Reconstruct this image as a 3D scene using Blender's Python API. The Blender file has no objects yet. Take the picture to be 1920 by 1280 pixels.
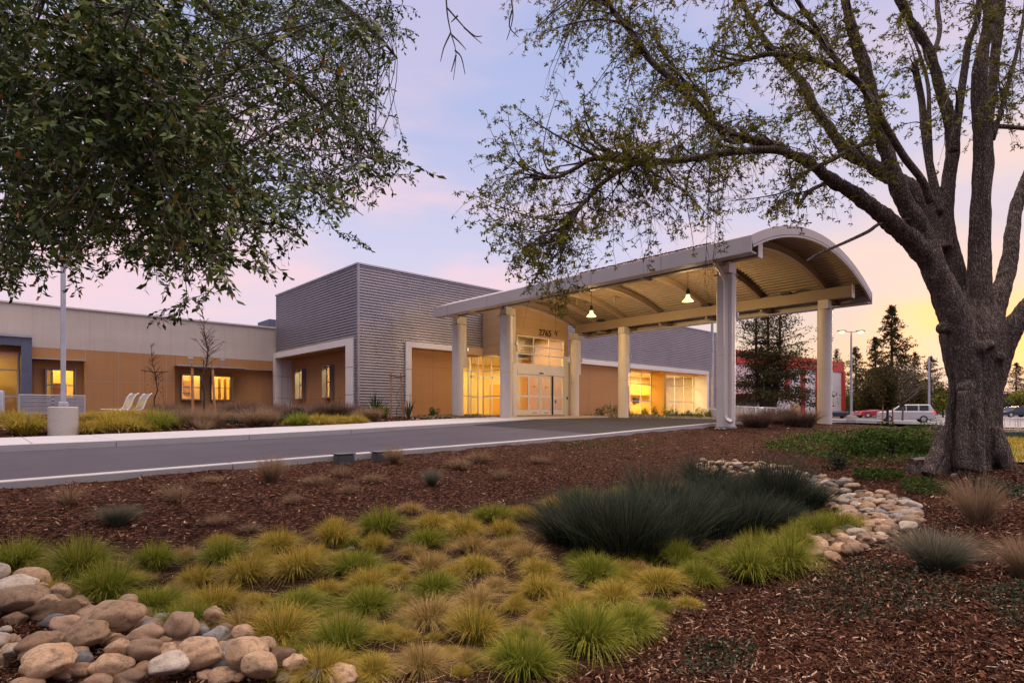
import bpy, bmesh, math, random
import numpy as np
from mathutils import Vector, Matrix

random.seed(7)
RN = np.random.default_rng(11)
SC = bpy.context.scene
COL = SC.collection
R = math.radians

# ------------------------------------------------------------------ camera
# World axes: x runs along the facade (away to the right), y runs from the driveway to the building.
EYE = 1.4
FX, FY = math.sin(R(43.05)), math.cos(R(43.05))      # viewing direction
F = 1065.0
cam_d = bpy.data.cameras.new('camera')
cam = bpy.data.objects.new('camera', cam_d)
COL.objects.link(cam)
cam.location = (0, 0, EYE)
cam.rotation_euler = (R(90), 0, R(-43.05))
cam_d.sensor_width = 36
cam_d.lens = 36 * F / 1920
cam_d.shift_y = 132 / 1920
cam_d.clip_start = 0.05
cam_d.clip_end = 2000
SC.camera = cam

# ------------------------------------------------------------------ world: dusk sky, sun low on the right
W = bpy.data.worlds.new('World')
SC.world = W
W.use_nodes = True
nt = W.node_tree
nt.nodes.clear()
def N(t, **k):
    n = nt.nodes.new(t)
    for a, b in k.items():
        setattr(n, a, b)
    return n
def lin(c):
    return tuple((x / 255 / 12.92) if x / 255 <= 0.04045 else ((x / 255 + 0.055) / 1.055) ** 2.4 for x in c) + (1,)
SUN_AZ = Vector((1.26, 0.19, 0)).normalized()
SUN_EL = R(5)
sun_dir = Vector((SUN_AZ.x * math.cos(SUN_EL), SUN_AZ.y * math.cos(SUN_EL), math.sin(SUN_EL)))
tc = N('ShaderNodeTexCoord')
nrm = N('ShaderNodeVectorMath', operation='NORMALIZE'); nt.links.new(tc.outputs['Generated'], nrm.inputs[0])
sep = N('ShaderNodeSeparateXYZ'); nt.links.new(nrm.outputs[0], sep.inputs[0])
def ramp(src, stops):
    n = N('ShaderNodeValToRGB')
    e = n.color_ramp.elements
    e[0].position, e[0].color = stops[0]
    e[1].position, e[1].color = stops[-1]
    for p, c in stops[1:-1]:
        x = e.new(p); x.color = c
    nt.links.new(src, n.inputs[0])
    return n
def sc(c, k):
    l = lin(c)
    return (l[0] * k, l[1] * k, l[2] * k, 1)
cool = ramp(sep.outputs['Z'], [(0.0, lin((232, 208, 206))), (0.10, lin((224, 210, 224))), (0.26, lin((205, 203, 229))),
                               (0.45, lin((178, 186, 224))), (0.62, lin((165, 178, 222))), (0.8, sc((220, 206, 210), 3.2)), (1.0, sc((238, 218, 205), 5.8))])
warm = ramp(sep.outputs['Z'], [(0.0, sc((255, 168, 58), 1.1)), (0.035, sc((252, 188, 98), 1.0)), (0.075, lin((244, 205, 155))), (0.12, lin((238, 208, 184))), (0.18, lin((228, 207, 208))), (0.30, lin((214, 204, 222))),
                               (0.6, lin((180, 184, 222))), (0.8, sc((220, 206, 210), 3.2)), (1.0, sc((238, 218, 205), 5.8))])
dot = N('ShaderNodeVectorMath', operation='DOT_PRODUCT'); nt.links.new(nrm.outputs[0], dot.inputs[0]); dot.inputs[1].default_value = sun_dir
mr = N('ShaderNodeMapRange', interpolation_type='SMOOTHSTEP'); nt.links.new(dot.outputs['Value'], mr.inputs[0])
mr.inputs[1].default_value = 0.87; mr.inputs[2].default_value = 0.995
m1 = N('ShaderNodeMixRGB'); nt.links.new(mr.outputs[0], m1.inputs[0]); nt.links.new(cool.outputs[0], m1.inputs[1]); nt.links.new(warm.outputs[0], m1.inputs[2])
# bright pool of light about the sun
mg = N('ShaderNodeMapRange', interpolation_type='SMOOTHSTEP'); nt.links.new(dot.outputs['Value'], mg.inputs[0])
mg.inputs[1].default_value = 0.989; mg.inputs[2].default_value = 1.0
m2 = N('ShaderNodeMixRGB'); nt.links.new(mg.outputs[0], m2.inputs[0]); nt.links.new(m1.outputs[0], m2.inputs[1]); m2.inputs[2].default_value = (1.7, 0.80, 0.22, 1)
# pink cloud streaks
mp = N('ShaderNodeMapping'); nt.links.new(nrm.outputs[0], mp.inputs[0]); mp.inputs['Scale'].default_value = (1.0, 1.6, 4.6); mp.inputs['Rotation'].default_value = (0.5, 0.25, 0.2); mp.inputs['Location'].default_value = (3.1, 1.7, 0.6)
nz = N('ShaderNodeTexNoise'); nt.links.new(mp.outputs[0], nz.inputs['Vector']); nz.inputs['Scale'].default_value = 1.5; nz.inputs['Detail'].default_value = 5; nz.inputs['Roughness'].default_value = 0.5
cr = N('ShaderNodeMapRange', interpolation_type='SMOOTHSTEP'); nt.links.new(nz.outputs['Fac'], cr.inputs[0]); cr.inputs[1].default_value = 0.40; cr.inputs[2].default_value = 0.58; cr.inputs[4].default_value = 0.85
ce = N('ShaderNodeMapRange', interpolation_type='SMOOTHSTEP'); nt.links.new(sep.outputs['Z'], ce.inputs[0]); ce.inputs[1].default_value = 0.55; ce.inputs[2].default_value = 0.30; ce.inputs[3].default_value = 0.25
cm = N('ShaderNodeMath', operation='MULTIPLY'); nt.links.new(cr.outputs[0], cm.inputs[0]); nt.links.new(ce.outputs[0], cm.inputs[1])
m3 = N('ShaderNodeMixRGB'); nt.links.new(cm.outputs[0], m3.inputs[0]); nt.links.new(m2.outputs[0], m3.inputs[1])
pk = N('ShaderNodeMixRGB'); nt.links.new(mr.outputs[0], pk.inputs[0]); pk.inputs[1].default_value = lin((246, 208, 214)); pk.inputs[2].default_value = lin((246, 214, 200))
nt.links.new(pk.outputs[0], m3.inputs[2])
# physical sky adds its own low-sun glow
sky = N('ShaderNodeTexSky'); sky.sky_type = 'NISHITA'; sky.sun_disc = False; sky.sun_elevation = SUN_EL
sky.sun_rotation = math.atan2(sun_dir.x, sun_dir.y)
ea = N('ShaderNodeMapRange', interpolation_type='SMOOTHSTEP'); nt.links.new(dot.outputs['Value'], ea.inputs[0]); ea.inputs[1].default_value = 0.12; ea.inputs[2].default_value = -0.55
zl_ = N('ShaderNodeMapRange', interpolation_type='SMOOTHSTEP'); nt.links.new(sep.outputs['Z'], zl_.inputs[0]); zl_.inputs[1].default_value = 0.75; zl_.inputs[2].default_value = 0.35
ez = N('ShaderNodeMath', operation='MULTIPLY'); nt.links.new(ea.outputs[0], ez.inputs[0]); nt.links.new(zl_.outputs[0], ez.inputs[1])
m4 = N('ShaderNodeMixRGB'); nt.links.new(ez.outputs[0], m4.inputs[0]); nt.links.new(m3.outputs[0], m4.inputs[1]); m4.inputs[2].default_value = (0.20, 0.20, 0.30, 1)
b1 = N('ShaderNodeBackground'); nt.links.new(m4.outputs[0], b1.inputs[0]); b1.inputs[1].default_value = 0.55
b2 = N('ShaderNodeBackground'); nt.links.new(sky.outputs[0], b2.inputs[0]); b2.inputs[1].default_value = 0.001
ad = N('ShaderNodeAddShader'); nt.links.new(b1.outputs[0], ad.inputs[0]); nt.links.new(b2.outputs[0], ad.inputs[1])
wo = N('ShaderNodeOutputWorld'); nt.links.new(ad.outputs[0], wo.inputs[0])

sl = bpy.data.lights.new('sun', 'SUN'); sl.energy = 1.4; sl.angle = R(12); sl.color = (1.0, 0.70, 0.42)
so = bpy.data.objects.new('sun', sl); COL.objects.link(so)
so.rotation_euler = (-sun_dir).to_track_quat('-Z', 'Y').to_euler(); so.location = (30, 0, 30)

SC.view_settings.view_transform = 'Standard'
SC.view_settings.look = 'None'
SC.view_settings.exposure = 1.0
SC.view_settings.gamma = 1
SC.render.engine = 'CYCLES'
SC.cycles.max_bounces = 8
SC.cycles.transparent_max_bounces = 16
SC.cycles.caustics_reflective = False
SC.cycles.caustics_refractive = False
SC.cycles.sample_clamp_indirect = 4.0

# ------------------------------------------------------------------ helpers
def ray(px, py):
    r = (px - 960) / F; v = (772 - py) / F
    return (FX + FY * r, FY - FX * r, v)
def at(px, py, Y):
    d = ray(px, py); return Vector((d[0] * Y, d[1] * Y, EYE + d[2] * Y))
def on_y(px, py, y):
    d = ray(px, py); return at(px, py, y / d[1])
def on_x(px, py, x):
    d = ray(px, py); return at(px, py, x / d[0])
def on_h(px, py, H):
    return at(px, py, F * H / (py - 772))

def tag(o, label=None, cat=None, group=None, kind=None):
    if label: o['label'] = label
    if cat: o['category'] = cat
    if group: o['group'] = group
    if kind: o['kind'] = kind
    return o
def thing(name, label, cat, loc=(0, 0, 0), rz=0.0, group=None):
    o = bpy.data.objects.new(name, None); COL.objects.link(o)
    o.location = loc; o.rotation_euler = (0, 0, rz); o.empty_display_size = 0.1
    return tag(o, label, cat, group)

class MB:
    def __init__(s): s.v = []; s.f = []
    def add(s, vs, fs):
        n = len(s.v); s.v += [tuple(p) for p in vs]; s.f += [tuple(i + n for i in f) for f in fs]; return s
    def box(s, x0, x1, y0, y1, z0, z1):
        if x0 > x1: x0, x1 = x1, x0
        if y0 > y1: y0, y1 = y1, y0
        if z0 > z1: z0, z1 = z1, z0
        return s.add([(x0, y0, z0), (x1, y0, z0), (x1, y1, z0), (x0, y1, z0), (x0, y0, z1), (x1, y0, z1), (x1, y1, z1), (x0, y1, z1)],
                     [(0, 3, 2, 1), (4, 5, 6, 7), (0, 1, 5, 4), (1, 2, 6, 5), (2, 3, 7, 6), (3, 0, 4, 7)])
    def pbox(s, pl, a0, a1, b0, b1, d0, d1):        # box on a facade plane: pl = ('y', v) or ('x', v); d = distance in front of it
        if pl[0] == 'y': return s.box(a0, a1, pl[1] - d1, pl[1] - d0, b0, b1)
        return s.box(pl[1] - d1, pl[1] - d0, a0, a1, b0, b1)
    def tube(s, pts, rad, n=8, cap=True):
        pts = [Vector(p) for p in pts]
        if not hasattr(rad, '__len__'): rad = [rad] * len(pts)
        vs = []; fs = []
        t0 = (pts[1] - pts[0]).normalized()
        up = Vector((0, 0, 1)) if abs(t0.z) < 0.9 else Vector((1, 0, 0))
        a = t0.cross(up).normalized()
        for i, p in enumerate(pts):
            t = (pts[min(i + 1, len(pts) - 1)] - pts[max(i - 1, 0)])
            t = t.normalized() if t.length > 1e-9 else t0
            a = (a - t * a.dot(t)).normalized(); b = t.cross(a)
            for k in range(n):
                w = 2 * math.pi * k / n
                vs.append(p + (a * math.cos(w) + b * math.sin(w)) * rad[i])
        for i in range(len(pts) - 1):
            for k in range(n):
                fs.append((i * n + k, i * n + (k + 1) % n, (i + 1) * n + (k + 1) % n, (i + 1) * n + k))
        if cap:
            fs.append(tuple(range(n - 1, -1, -1))); fs.append(tuple(range((len(pts) - 1) * n, len(pts) * n)))
        return s.add(vs, fs)
    def lathe(s, prof, n=24, c=(0, 0, 0)):          # prof: (radius, z) rows
        vs = []; fs = []
        for r, z in prof:
            for k in range(n):
                w = 2 * math.pi * k / n; vs.append((c[0] + r * math.cos(w), c[1] + r * math.sin(w), c[2] + z))
        for i in range(len(prof) - 1):
            for k in range(n):
                fs.append((i * n + k, i * n + (k + 1) % n, (i + 1) * n + (k + 1) % n, (i + 1) * n + k))
        fs.append(tuple(range(n - 1, -1, -1))); fs.append(tuple(range((len(prof) - 1) * n, len(prof) * n)))
        return s.add(vs, fs)
    def extr(s, poly, axis, a0, a1):                # closed 2-D outline extruded along x, y or z
        def P(q, a):
            return {'x': (a, q[0], q[1]), 'y': (q[0], a, q[1]), 'z': (q[0], q[1], a)}[axis]
        n = len(poly)
        vs = [P(q, a0) for q in poly] + [P(q, a1) for q in poly]
        fs = [tuple(range(n - 1, -1, -1)), tuple(range(n, 2 * n))] + [(k, (k + 1) % n, n + (k + 1) % n, n + k) for k in range(n)]
        return s.add(vs, fs)
    def strip(s, A, B):                             # sheet between two rows of points
        n = len(A); return s.add(list(A) + list(B), [(i, i + 1, n + i + 1, n + i) for i in range(n - 1)])
    def build(s, name, m, parent=None, smooth=False, bevel=0, recalc=True, **tags):
        me = bpy.data.meshes.new(name); me.from_pydata(s.v, [], s.f)
        if recalc:
            bm = bmesh.new(); bm.from_mesh(me); bmesh.ops.recalc_face_normals(bm, faces=bm.faces); bm.to_mesh(me); bm.free()
        me.update(); return link(name, me, m, parent, smooth, bevel, **tags)
def link(name, me, m, parent=None, smooth=False, bevel=0, **tags):
    o = bpy.data.objects.new(name, me); COL.objects.link(o)
    if m and not me.materials: me.materials.append(m)
    if smooth:
        me.polygons.foreach_set('use_smooth', [True] * len(me.polygons))
        if smooth != True: me.set_sharp_from_angle(angle=R(smooth))
    if parent: o.parent = parent
    if bevel:
        b = o.modifiers.new('bevel', 'BEVEL'); b.width = bevel; b.segments = 2; b.limit_method = 'ANGLE'; b.angle_limit = R(40)
    if tags: tag(o, **tags)
    return o
def npmesh(name, V, Fq, attrs=None, smooth=False):
    V = np.asarray(V, dtype=np.float32).reshape(-1, 3); Fq = np.asarray(Fq, dtype=np.int32)
    me = bpy.data.meshes.new(name); k = Fq.shape[1]; nf = Fq.shape[0]
    me.vertices.add(len(V)); me.vertices.foreach_set('co', V.ravel())
    me.loops.add(nf * k); me.loops.foreach_set('vertex_index', Fq.ravel())
    me.polygons.add(nf); me.polygons.foreach_set('loop_start', np.arange(nf, dtype=np.int32) * k)
    if smooth: me.polygons.foreach_set('use_smooth', np.ones(nf, dtype=bool))
    for an, (dom, vals) in (attrs or {}).items():
        a = me.attributes.new(an, 'FLOAT', dom); a.data.foreach_set('value', np.asarray(vals, dtype=np.float32).ravel())
    me.update(calc_edges=True); return me
def copy_tree(o, parent=None):
    c = o.copy(); COL.objects.link(c); c.parent = parent
    for ch in list(o.children): copy_tree(ch, c)
    return c

# ------------------------------------------------------------------ materials
MATS = {}
class NT:
    def __init__(s, name):
        s.m = bpy.data.materials.new(name); s.m.use_nodes = True; s.t = s.m.node_tree
        s.b = s.t.nodes['Principled BSDF']; s.out = s.t.nodes['Material Output']
    def n(s, t, **k):
        x = s.t.nodes.new(t)
        for a, b in k.items():
            if a.startswith('i_'): x.inputs[a[2:].replace('_', ' ')].default_value = b
            else: setattr(x, a, b)
        return x
    def l(s, a, b): s.t.links.new(a, b)
    def coord(s, scale=(1, 1, 1), obj=False):
        t = s.n('ShaderNodeTexCoord'); m = s.n('ShaderNodeMapping'); m.inputs['Scale'].default_value = scale
        if obj: s.l(t.outputs['Object'], m.inputs[0])
        else:
            g = s.n('ShaderNodeNewGeometry'); s.l(g.outputs['Position'], m.inputs[0])
        return m.outputs[0]
    def noise(s, scale, vec=None, detail=4, rough=0.55):
        x = s.n('ShaderNodeTexNoise'); x.inputs['Scale'].default_value = scale; x.inputs['Detail'].default_value = detail; x.inputs['Roughness'].default_value = rough
        s.l(vec if vec is not None else s.coord(), x.inputs['Vector']); return x.outputs['Fac']
    def ramp(s, src, stops):
        x = s.n('ShaderNodeValToRGB'); e = x.color_ramp.elements
        e[0].position, e[0].color = stops[0][0], tuple(stops[0][1]) + (1,)
        e[1].position, e[1].color = stops[-1][0], tuple(stops[-1][1]) + (1,)
        for p, c in stops[1:-1]:
            q = e.new(p); q.color = tuple(c) + (1,)
        s.l(src, x.inputs[0]); return x.outputs[0]
    def mix(s, fac, a, b, mode='MIX'):
        x = s.n('ShaderNodeMixRGB', blend_type=mode)
        for i, q in enumerate((fac, a, b)):
            if isinstance(q, (int, float)): x.inputs[i].default_value = q
            elif isinstance(q, tuple): x.inputs[i].default_value = q + (1,) if len(q) == 3 else q
            else: s.l(q, x.inputs[i])
        return x.outputs[0]
    def bump(s, h, strength=0.3, dist=0.02):
        x = s.n('ShaderNodeBump'); x.inputs['Strength'].default_value = strength; x.inputs['Distance'].default_value = dist
        s.l(h, x.inputs['Height']); s.l(x.outputs[0], s.b.inputs['Normal'])
    def set(s, col=None, rough=None, metal=None, spec=None):
        for q, nm in ((col, 'Base Color'), (rough, 'Roughness'), (metal, 'Metallic'), (spec, 'Specular IOR Level')):
            if q is None: continue
            if isinstance(q, tuple): s.b.inputs[nm].default_value = q + (1,) if len(q) == 3 else q
            elif isinstance(q, (int, float)): s.b.inputs[nm].default_value = q
            else: s.l(q, s.b.inputs[nm])
        return s.m
def simple(name, col, rough=0.6, metal=0.0, var=0.08, scale=3.0, bumpk=0.0, spec=0.5):
    q = NT(name)
    n1 = q.noise(scale, detail=5)
    c = q.ramp(n1, [(0.3, tuple(x * (1 - var) for x in col)), (0.7, tuple(min(1, x * (1 + var)) for x in col))])
    q.set(c, rough, metal, spec)
    if bumpk: q.bump(q.noise(scale * 30, detail=3), bumpk, 0.004)
    MATS[name] = q.m; return q.m
def attr(q, nm):
    x = q.n('ShaderNodeAttribute'); x.attribute_name = nm; return x.outputs['Fac']

def m_wall(name, col, streak=0.18):
    q = NT(name)
    v = q.coord((0.25, 0.25, 0.9)); big = q.noise(1.3, v, 4)
    st = q.noise(3.0, q.coord((2.2, 2.2, 0.12)), 4)
    c = q.ramp(big, [(0.3, tuple(x * 0.94 for x in col)), (0.7, tuple(x * 1.05 for x in col))])
    c = q.mix(q.ramp(st, [(0.45, (0, 0, 0)), (0.75, (streak,) * 3)]), c, tuple(x * 0.6 for x in col))
    q.set(c, 0.8, 0, 0.3); q.bump(q.noise(60, detail=3), 0.12, 0.004)
    return q.m
M = {}
M['orange'] = m_wall('orange_stucco', (0.50, 0.255, 0.105))
M['cream'] = m_wall('cream_stucco', (0.64, 0.56, 0.48), 0.2)
M['tan'] = m_wall('tan_panel', (0.48, 0.31, 0.17), 0.06)
M['portal'] = m_wall('white_portal', (0.78, 0.72, 0.68), 0.08)
M['inner'] = m_wall('interior_paint', (0.74, 0.56, 0.24), 0.02)
M['ochre'] = m_wall('ochre_paint', (0.70, 0.36, 0.06), 0.02)
M['ceil'] = simple('ceiling_tile', (0.78, 0.72, 0.58), 0.9)
M['carpet'] = simple('carpet', (0.28, 0.17, 0.09), 0.95, var=.2, scale=14)
M['corr'] = simple('grey_corrugated_metal', (0.36, 0.335, 0.365), 0.45, 0.72, 0.07, 0.8)
M['bluemetal'] = simple('blue_grey_metal', (0.13, 0.145, 0.21), 0.45, 0.4)
M['alu'] = simple('aluminium', (0.55, 0.54, 0.55), 0.35, 0.6, 0.05)
M['whitealu'] = simple('white_metal', (0.74, 0.71, 0.68), 0.4, 0.1, 0.04)
M['canopy'] = simple('canopy_paint', (0.27, 0.20, 0.145), 0.5, 0.0, 0.05, 1.2)
M['deck'] = simple('canopy_deck', (0.25, 0.18, 0.115), 0.5, 0.1, 0.08, 1.5)
M['fascia'] = simple('fascia_metal', (0.43, 0.39, 0.38), 0.45, 0.1, 0.06, 0.8)
M['column'] = simple('column_paint', (0.66, 0.60, 0.56), 0.5, 0.0, 0.05, 1.5, 0.05)
M['galv'] = simple('galvanised_steel', (0.46, 0.47, 0.52), 0.4, 0.5, 0.1, 4)
M['dark'] = simple('dark_metal', (0.03, 0.03, 0.035), 0.5, 0.3)
M['black'] = simple('black_rubber', (0.02, 0.02, 0.02), 0.8)
M['stake'] = simple('lodgepole_stake', (0.42, 0.20, 0.09), 0.85, 0, 0.2, 6)
M['twine'] = simple('tree_tie', (0.035, 0.03, 0.035), 0.9)
M['wood'] = simple('brown_wood', (0.32, 0.16, 0.06), 0.6, 0, 0.15, 4)
M['red'] = simple('red_paint', (0.55, 0.045, 0.03), 0.55, 0, 0.08)
M['whitewall'] = simple('white_metal_cladding', (0.72, 0.68, 0.66), 0.6, 0, 0.05)
M['yellow'] = simple('yellow_tactile', (0.75, 0.42, 0.03), 0.7, 0, 0.12, 6)
M['blue'] = simple('blue_sticker', (0.05, 0.12, 0.55), 0.5)
M['wframe'] = simple('grey_window_frame', (0.24, 0.23, 0.27), 0.4, 0.4)
M['plastic'] = simple('dark_grey_plastic', (0.075, 0.078, 0.085), 0.6, 0, 0.15, 5, 0.1)
M['palewood'] = simple('grey_plaster', (0.5, 0.45, 0.42), 0.8)
M['greencloth'] = simple('dark_green_mesh', (0.05, 0.085, 0.06), 0.9)

def m_glass(name, tint=(0.9, 0.93, 0.9), refl=1.0):
    q = NT(name)
    tr = q.n('ShaderNodeBsdfTransparent'); tr.inputs[0].default_value = tint + (1,)
    gl = q.n('ShaderNodeBsdfGlossy'); gl.inputs['Roughness'].default_value = 0.02
    fr = q.n('ShaderNodeFresnel'); fr.inputs[0].default_value = 1.5
    ge = q.n('ShaderNodeNewGeometry'); inv = q.n('ShaderNodeMath', operation='SUBTRACT'); inv.inputs[0].default_value = 1; q.l(ge.outputs['Backfacing'], inv.inputs[1])
    m0 = q.n('ShaderNodeMath', operation='MULTIPLY_ADD'); q.l(fr.outputs[0], m0.inputs[0]); m0.inputs[1].default_value = refl; m0.inputs[2].default_value = 0.03
    ml = q.n('ShaderNodeMath', operation='MULTIPLY', use_clamp=True); q.l(m0.outputs[0], ml.inputs[0]); q.l(inv.outputs[0], ml.inputs[1])
    mx = q.n('ShaderNodeMixShader'); q.l(ml.outputs[0], mx.inputs[0]); q.l(tr.outputs[0], mx.inputs[1]); q.l(gl.outputs[0], mx.inputs[2]); q.l(mx.outputs[0], q.out.inputs[0])
    return q.m
M['glass'] = m_glass('window_glass')
M['glass_high'] = m_glass('reflective_window_glass', (0.85, 0.84, 0.76), 2.4)
M['carglass'] = simple('car_glass', (0.03, 0.04, 0.05), 0.08, 0, 0, 1)

def emis(name, col, k):
    q = NT(name); e = q.n('ShaderNodeEmission'); e.inputs[0].default_value = col + (1,); e.inputs[1].default_value = k; q.l(e.outputs[0], q.out.inputs[0]); return q.m
M['lamp'] = emis('lamp_glow', (1.0, 0.74, 0.30), 9)
M['lampshade'] = emis('lamp_shade_glow', (1.0, 0.72, 0.24), 1.6)
M['streetglow'] = emis('street_lamp_glow', (1.0, 0.62, 0.22), 6)
M['tail'] = emis('lit_tail_lamp', (0.9, 0.04, 0.03), 0.8)
M['headl'] = emis('head_lamp', (1.0, 0.9, 0.7), 0.8)

# asphalt
def m_asphalt(name, a, b):
    q = NT(name)
    c = q.ramp(q.noise(0.55, q.coord((1, 0.35, 1)), 5), [(0.3, a), (0.7, b)])
    c = q.mix(0.35, c, q.ramp(q.noise(120, detail=2), [(0.3, tuple(x * 0.4 for x in a)), (0.75, tuple(x * 2.2 for x in b))]))
    tm = q.noise(1.0, q.coord((.05, 1.6, 1)), 3); c = q.mix(q.ramp(tm, [(0.50, (0, 0, 0)), (0.66, (0.35,) * 3)]), c, tuple(x * 1.5 for x in b))
    st_ = q.noise(0.9, q.coord((1, 1, 1)), 8, 0.75); c = q.mix(q.ramp(st_, [(0.58, (0, 0, 0)), (0.66, (0.45,) * 3)]), c, tuple(x * 0.55 for x in a))
    q.set(c, 0.85, 0, 0.15); q.bump(q.noise(140, detail=2), 0.25, 0.006); return q.m
M['asphalt'] = m_asphalt('grey_asphalt', (0.050, 0.043, 0.055), (0.068, 0.059, 0.073))
M['asphalt_dark'] = m_asphalt('dark_asphalt', (0.018, 0.017, 0.023), (0.030, 0.028, 0.035))
M['asphalt_far'] = m_asphalt('parking_asphalt', (0.16, 0.15, 0.16), (0.21, 0.20, 0.21))
def m_conc(name, col, stain=0.35):
    q = NT(name)
    c = q.ramp(q.noise(0.9, detail=6), [(0.3, tuple(x * 0.88 for x in col)), (0.7, col)])
    c = q.mix(q.ramp(q.noise(5.0, q.coord((1, 1, 3)), 6, 0.7), [(0.52, (0, 0, 0)), (0.78, (stain,) * 3)]), c, tuple(x * 0.45 for x in col))
    c = q.mix(0.15, c, q.ramp(q.noise(150, detail=2), [(0.3, (0.2, 0.2, 0.2)), (0.7, (0.8, 0.8, 0.8))]))
    q.set(c, 0.85, 0, 0.3); q.bump(q.noise(90, detail=3), 0.15, 0.005); return q.m
M['conc'] = m_conc('sidewalk_concrete', (0.46, 0.425, 0.435))
M['curb'] = m_conc('curb_concrete', (0.42, 0.395, 0.39), 0.5)
M['base'] = m_conc('pole_base_concrete', (0.42, 0.37, 0.33), 0.55)

# ground
def m_mulch():
    q = NT('bark_mulch')
    v = q.coord()
    vo = q.n('ShaderNodeTexVoronoi'); q.l(q.coord((1, 2.2, 1)), vo.inputs['Vector']); vo.inputs['Scale'].default_value = 30; vo.inputs['Randomness'].default_value = 1
    base = q.ramp(q.noise(2.2, v, 5), [(0.3, (0.024, 0.010, 0.006)), (0.7, (0.075, 0.029, 0.017))])
    chip = q.ramp(vo.outputs['Color'], [(0.3, (0.010, 0.005, 0.003)), (0.65, (0.050, 0.021, 0.013)), (0.88, (0.26, 0.135, 0.085))])
    c = q.mix(0.7, base, chip)
    q.set(c, 0.95, 0, 0.04); q.bump(q.mix(0.5, vo.outputs['Distance'], q.noise(70, v, 4, 0.7)), 0.9, 0.03); return q.m
M['mulch'] = m_mulch()
q = NT('basin_soil')
q.set(q.ramp(q.noise(6, detail=6, rough=0.7), [(0.3, (0.022, 0.012, 0.008)), (0.7, (0.065, 0.036, 0.022))]), 0.97, 0, 0.03); q.bump(q.noise(30, detail=6, rough=0.7), 0.6, 0.03)
M['soil'] = q.m
q = NT('lawn_turf'); q.set(q.ramp(q.noise(1.2, detail=6, rough=0.7), [(0.3, (0.12, 0.12, 0.02)), (0.7, (0.30, 0.24, 0.04))]), 0.9, 0, 0.2); q.bump(q.noise(60, detail=3), 0.6, 0.03)
M['lawn'] = q.m
def m_attr(name, stops, rough=0.65, tip=None, trans=0.0, spec=0.07, tipstart=0.35):
    """colour picked per blade / leaf / chip from the mesh attribute 'rnd'; optionally drier towards the tip ('tt')"""
    q = NT(name)
    c = q.ramp(attr(q, 'rnd'), stops)
    if tip:
        mp_ = q.n('ShaderNodeMapRange'); q.l(attr(q, 'tt'), mp_.inputs[0]); mp_.inputs[1].default_value = tipstart; mp_.inputs[2].default_value = 1.0
        c = q.mix(mp_.outputs[0], c, tip)
    q.set(c, rough, 0, spec)
    if trans:
        tl = q.n('ShaderNodeBsdfTranslucent'); q.l(c, tl.inputs[0])
        mx = q.n('ShaderNodeMixShader'); mx.inputs[0].default_value = trans; q.l(q.b.outputs[0], mx.inputs[1]); q.l(tl.outputs[0], mx.inputs[2]); q.l(mx.outputs[0], q.out.inputs[0])
    return q.m
M['chip'] = m_attr('mulch_chips', [(0, (0.012, 0.005, 0.003)), (0.5, (0.055, 0.021, 0.012)), (0.82, (0.13, 0.052, 0.030)), (0.93, (0.28, 0.15, 0.09)), (1, (0.55, 0.38, 0.27))], 0.9, spec=0.05)
M['g_green'] = m_attr('green_sedge', [(0, (0.030, 0.055, 0.006)), (0.5, (0.13, 0.19, 0.015)), (0.85, (0.29, 0.32, 0.032)), (1, (0.48, 0.33, 0.12))], 0.5, (0.40, 0.37, 0.055), 0.3)
M['g_gold'] = m_attr('golden_sedge', [(0, (0.06, 0.07, 0.010)), (0.45, (0.25, 0.245, 0.020)), (0.8, (0.54, 0.38, 0.055)), (1, (0.70, 0.42, 0.15))], 0.5, (0.66, 0.47, 0.10), 0.3)
M['g_straw'] = m_attr('straw_sedge', [(0, (0.08, 0.085, 0.015)), (0.35, (0.26, 0.19, 0.04)), (0.8, (0.50, 0.34, 0.11)), (1, (0.72, 0.52, 0.28))], 0.6, (0.60, 0.40, 0.15), 0.25)
M['g_reed'] = m_attr('dark_rush', [(0, (0.012, 0.020, 0.012)), (0.5, (0.032, 0.048, 0.028)), (0.88, (0.07, 0.09, 0.055)), (1, (0.22, 0.16, 0.09))], 0.7, (0.09, 0.105, 0.07), 0.15)
M['g_blue'] = m_attr('blue_fescue', [(0, (0.05, 0.07, 0.045)), (0.5, (0.12, 0.145, 0.11)), (0.85, (0.20, 0.19, 0.13)), (1, (0.36, 0.26, 0.17))], 0.55, (0.30, 0.24, 0.16), 0.2)
M['g_tan'] = m_attr('tan_fountain_grass', [(0, (0.11, 0.075, 0.045)), (0.5, (0.26, 0.165, 0.09)), (1, (0.42, 0.29, 0.18))], 0.7, (0.44, 0.30, 0.19), 0.25)
M['g_mauve'] = m_attr('mauve_grass', [(0, (0.06, 0.045, 0.03)), (0.5, (0.14, 0.095, 0.07)), (1, (0.26, 0.18, 0.13))], 0.7, (0.26, 0.17, 0.14), 0.2)
M['oakleaf'] = m_attr('oak_leaves', [(0, (0.024, 0.044, 0.010)), (0.5, (0.055, 0.092, 0.020)), (0.85, (0.14, 0.20, 0.042)), (0.975, (0.25, 0.30, 0.08)), (0.99, (0.40, 0.20, 0.02)), (1, (0.40, 0.15, 0.05))], 0.5, None, 0.12, 0.22)
M['pearleaf'] = m_attr('young_leaves', [(0, (0.06, 0.056, 0.014)), (0.5, (0.15, 0.14, 0.018)), (0.8, (0.27, 0.26, 0.025)), (1, (0.26, 0.14, 0.04))], 0.6, None, 0.3)
M['shrub'] = m_attr('shrub_leaves', [(0, (0.020, 0.042, 0.010)), (0.5, (0.055, 0.095, 0.018)), (1, (0.12, 0.17, 0.030))], 0.6, None, 0.2)
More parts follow.
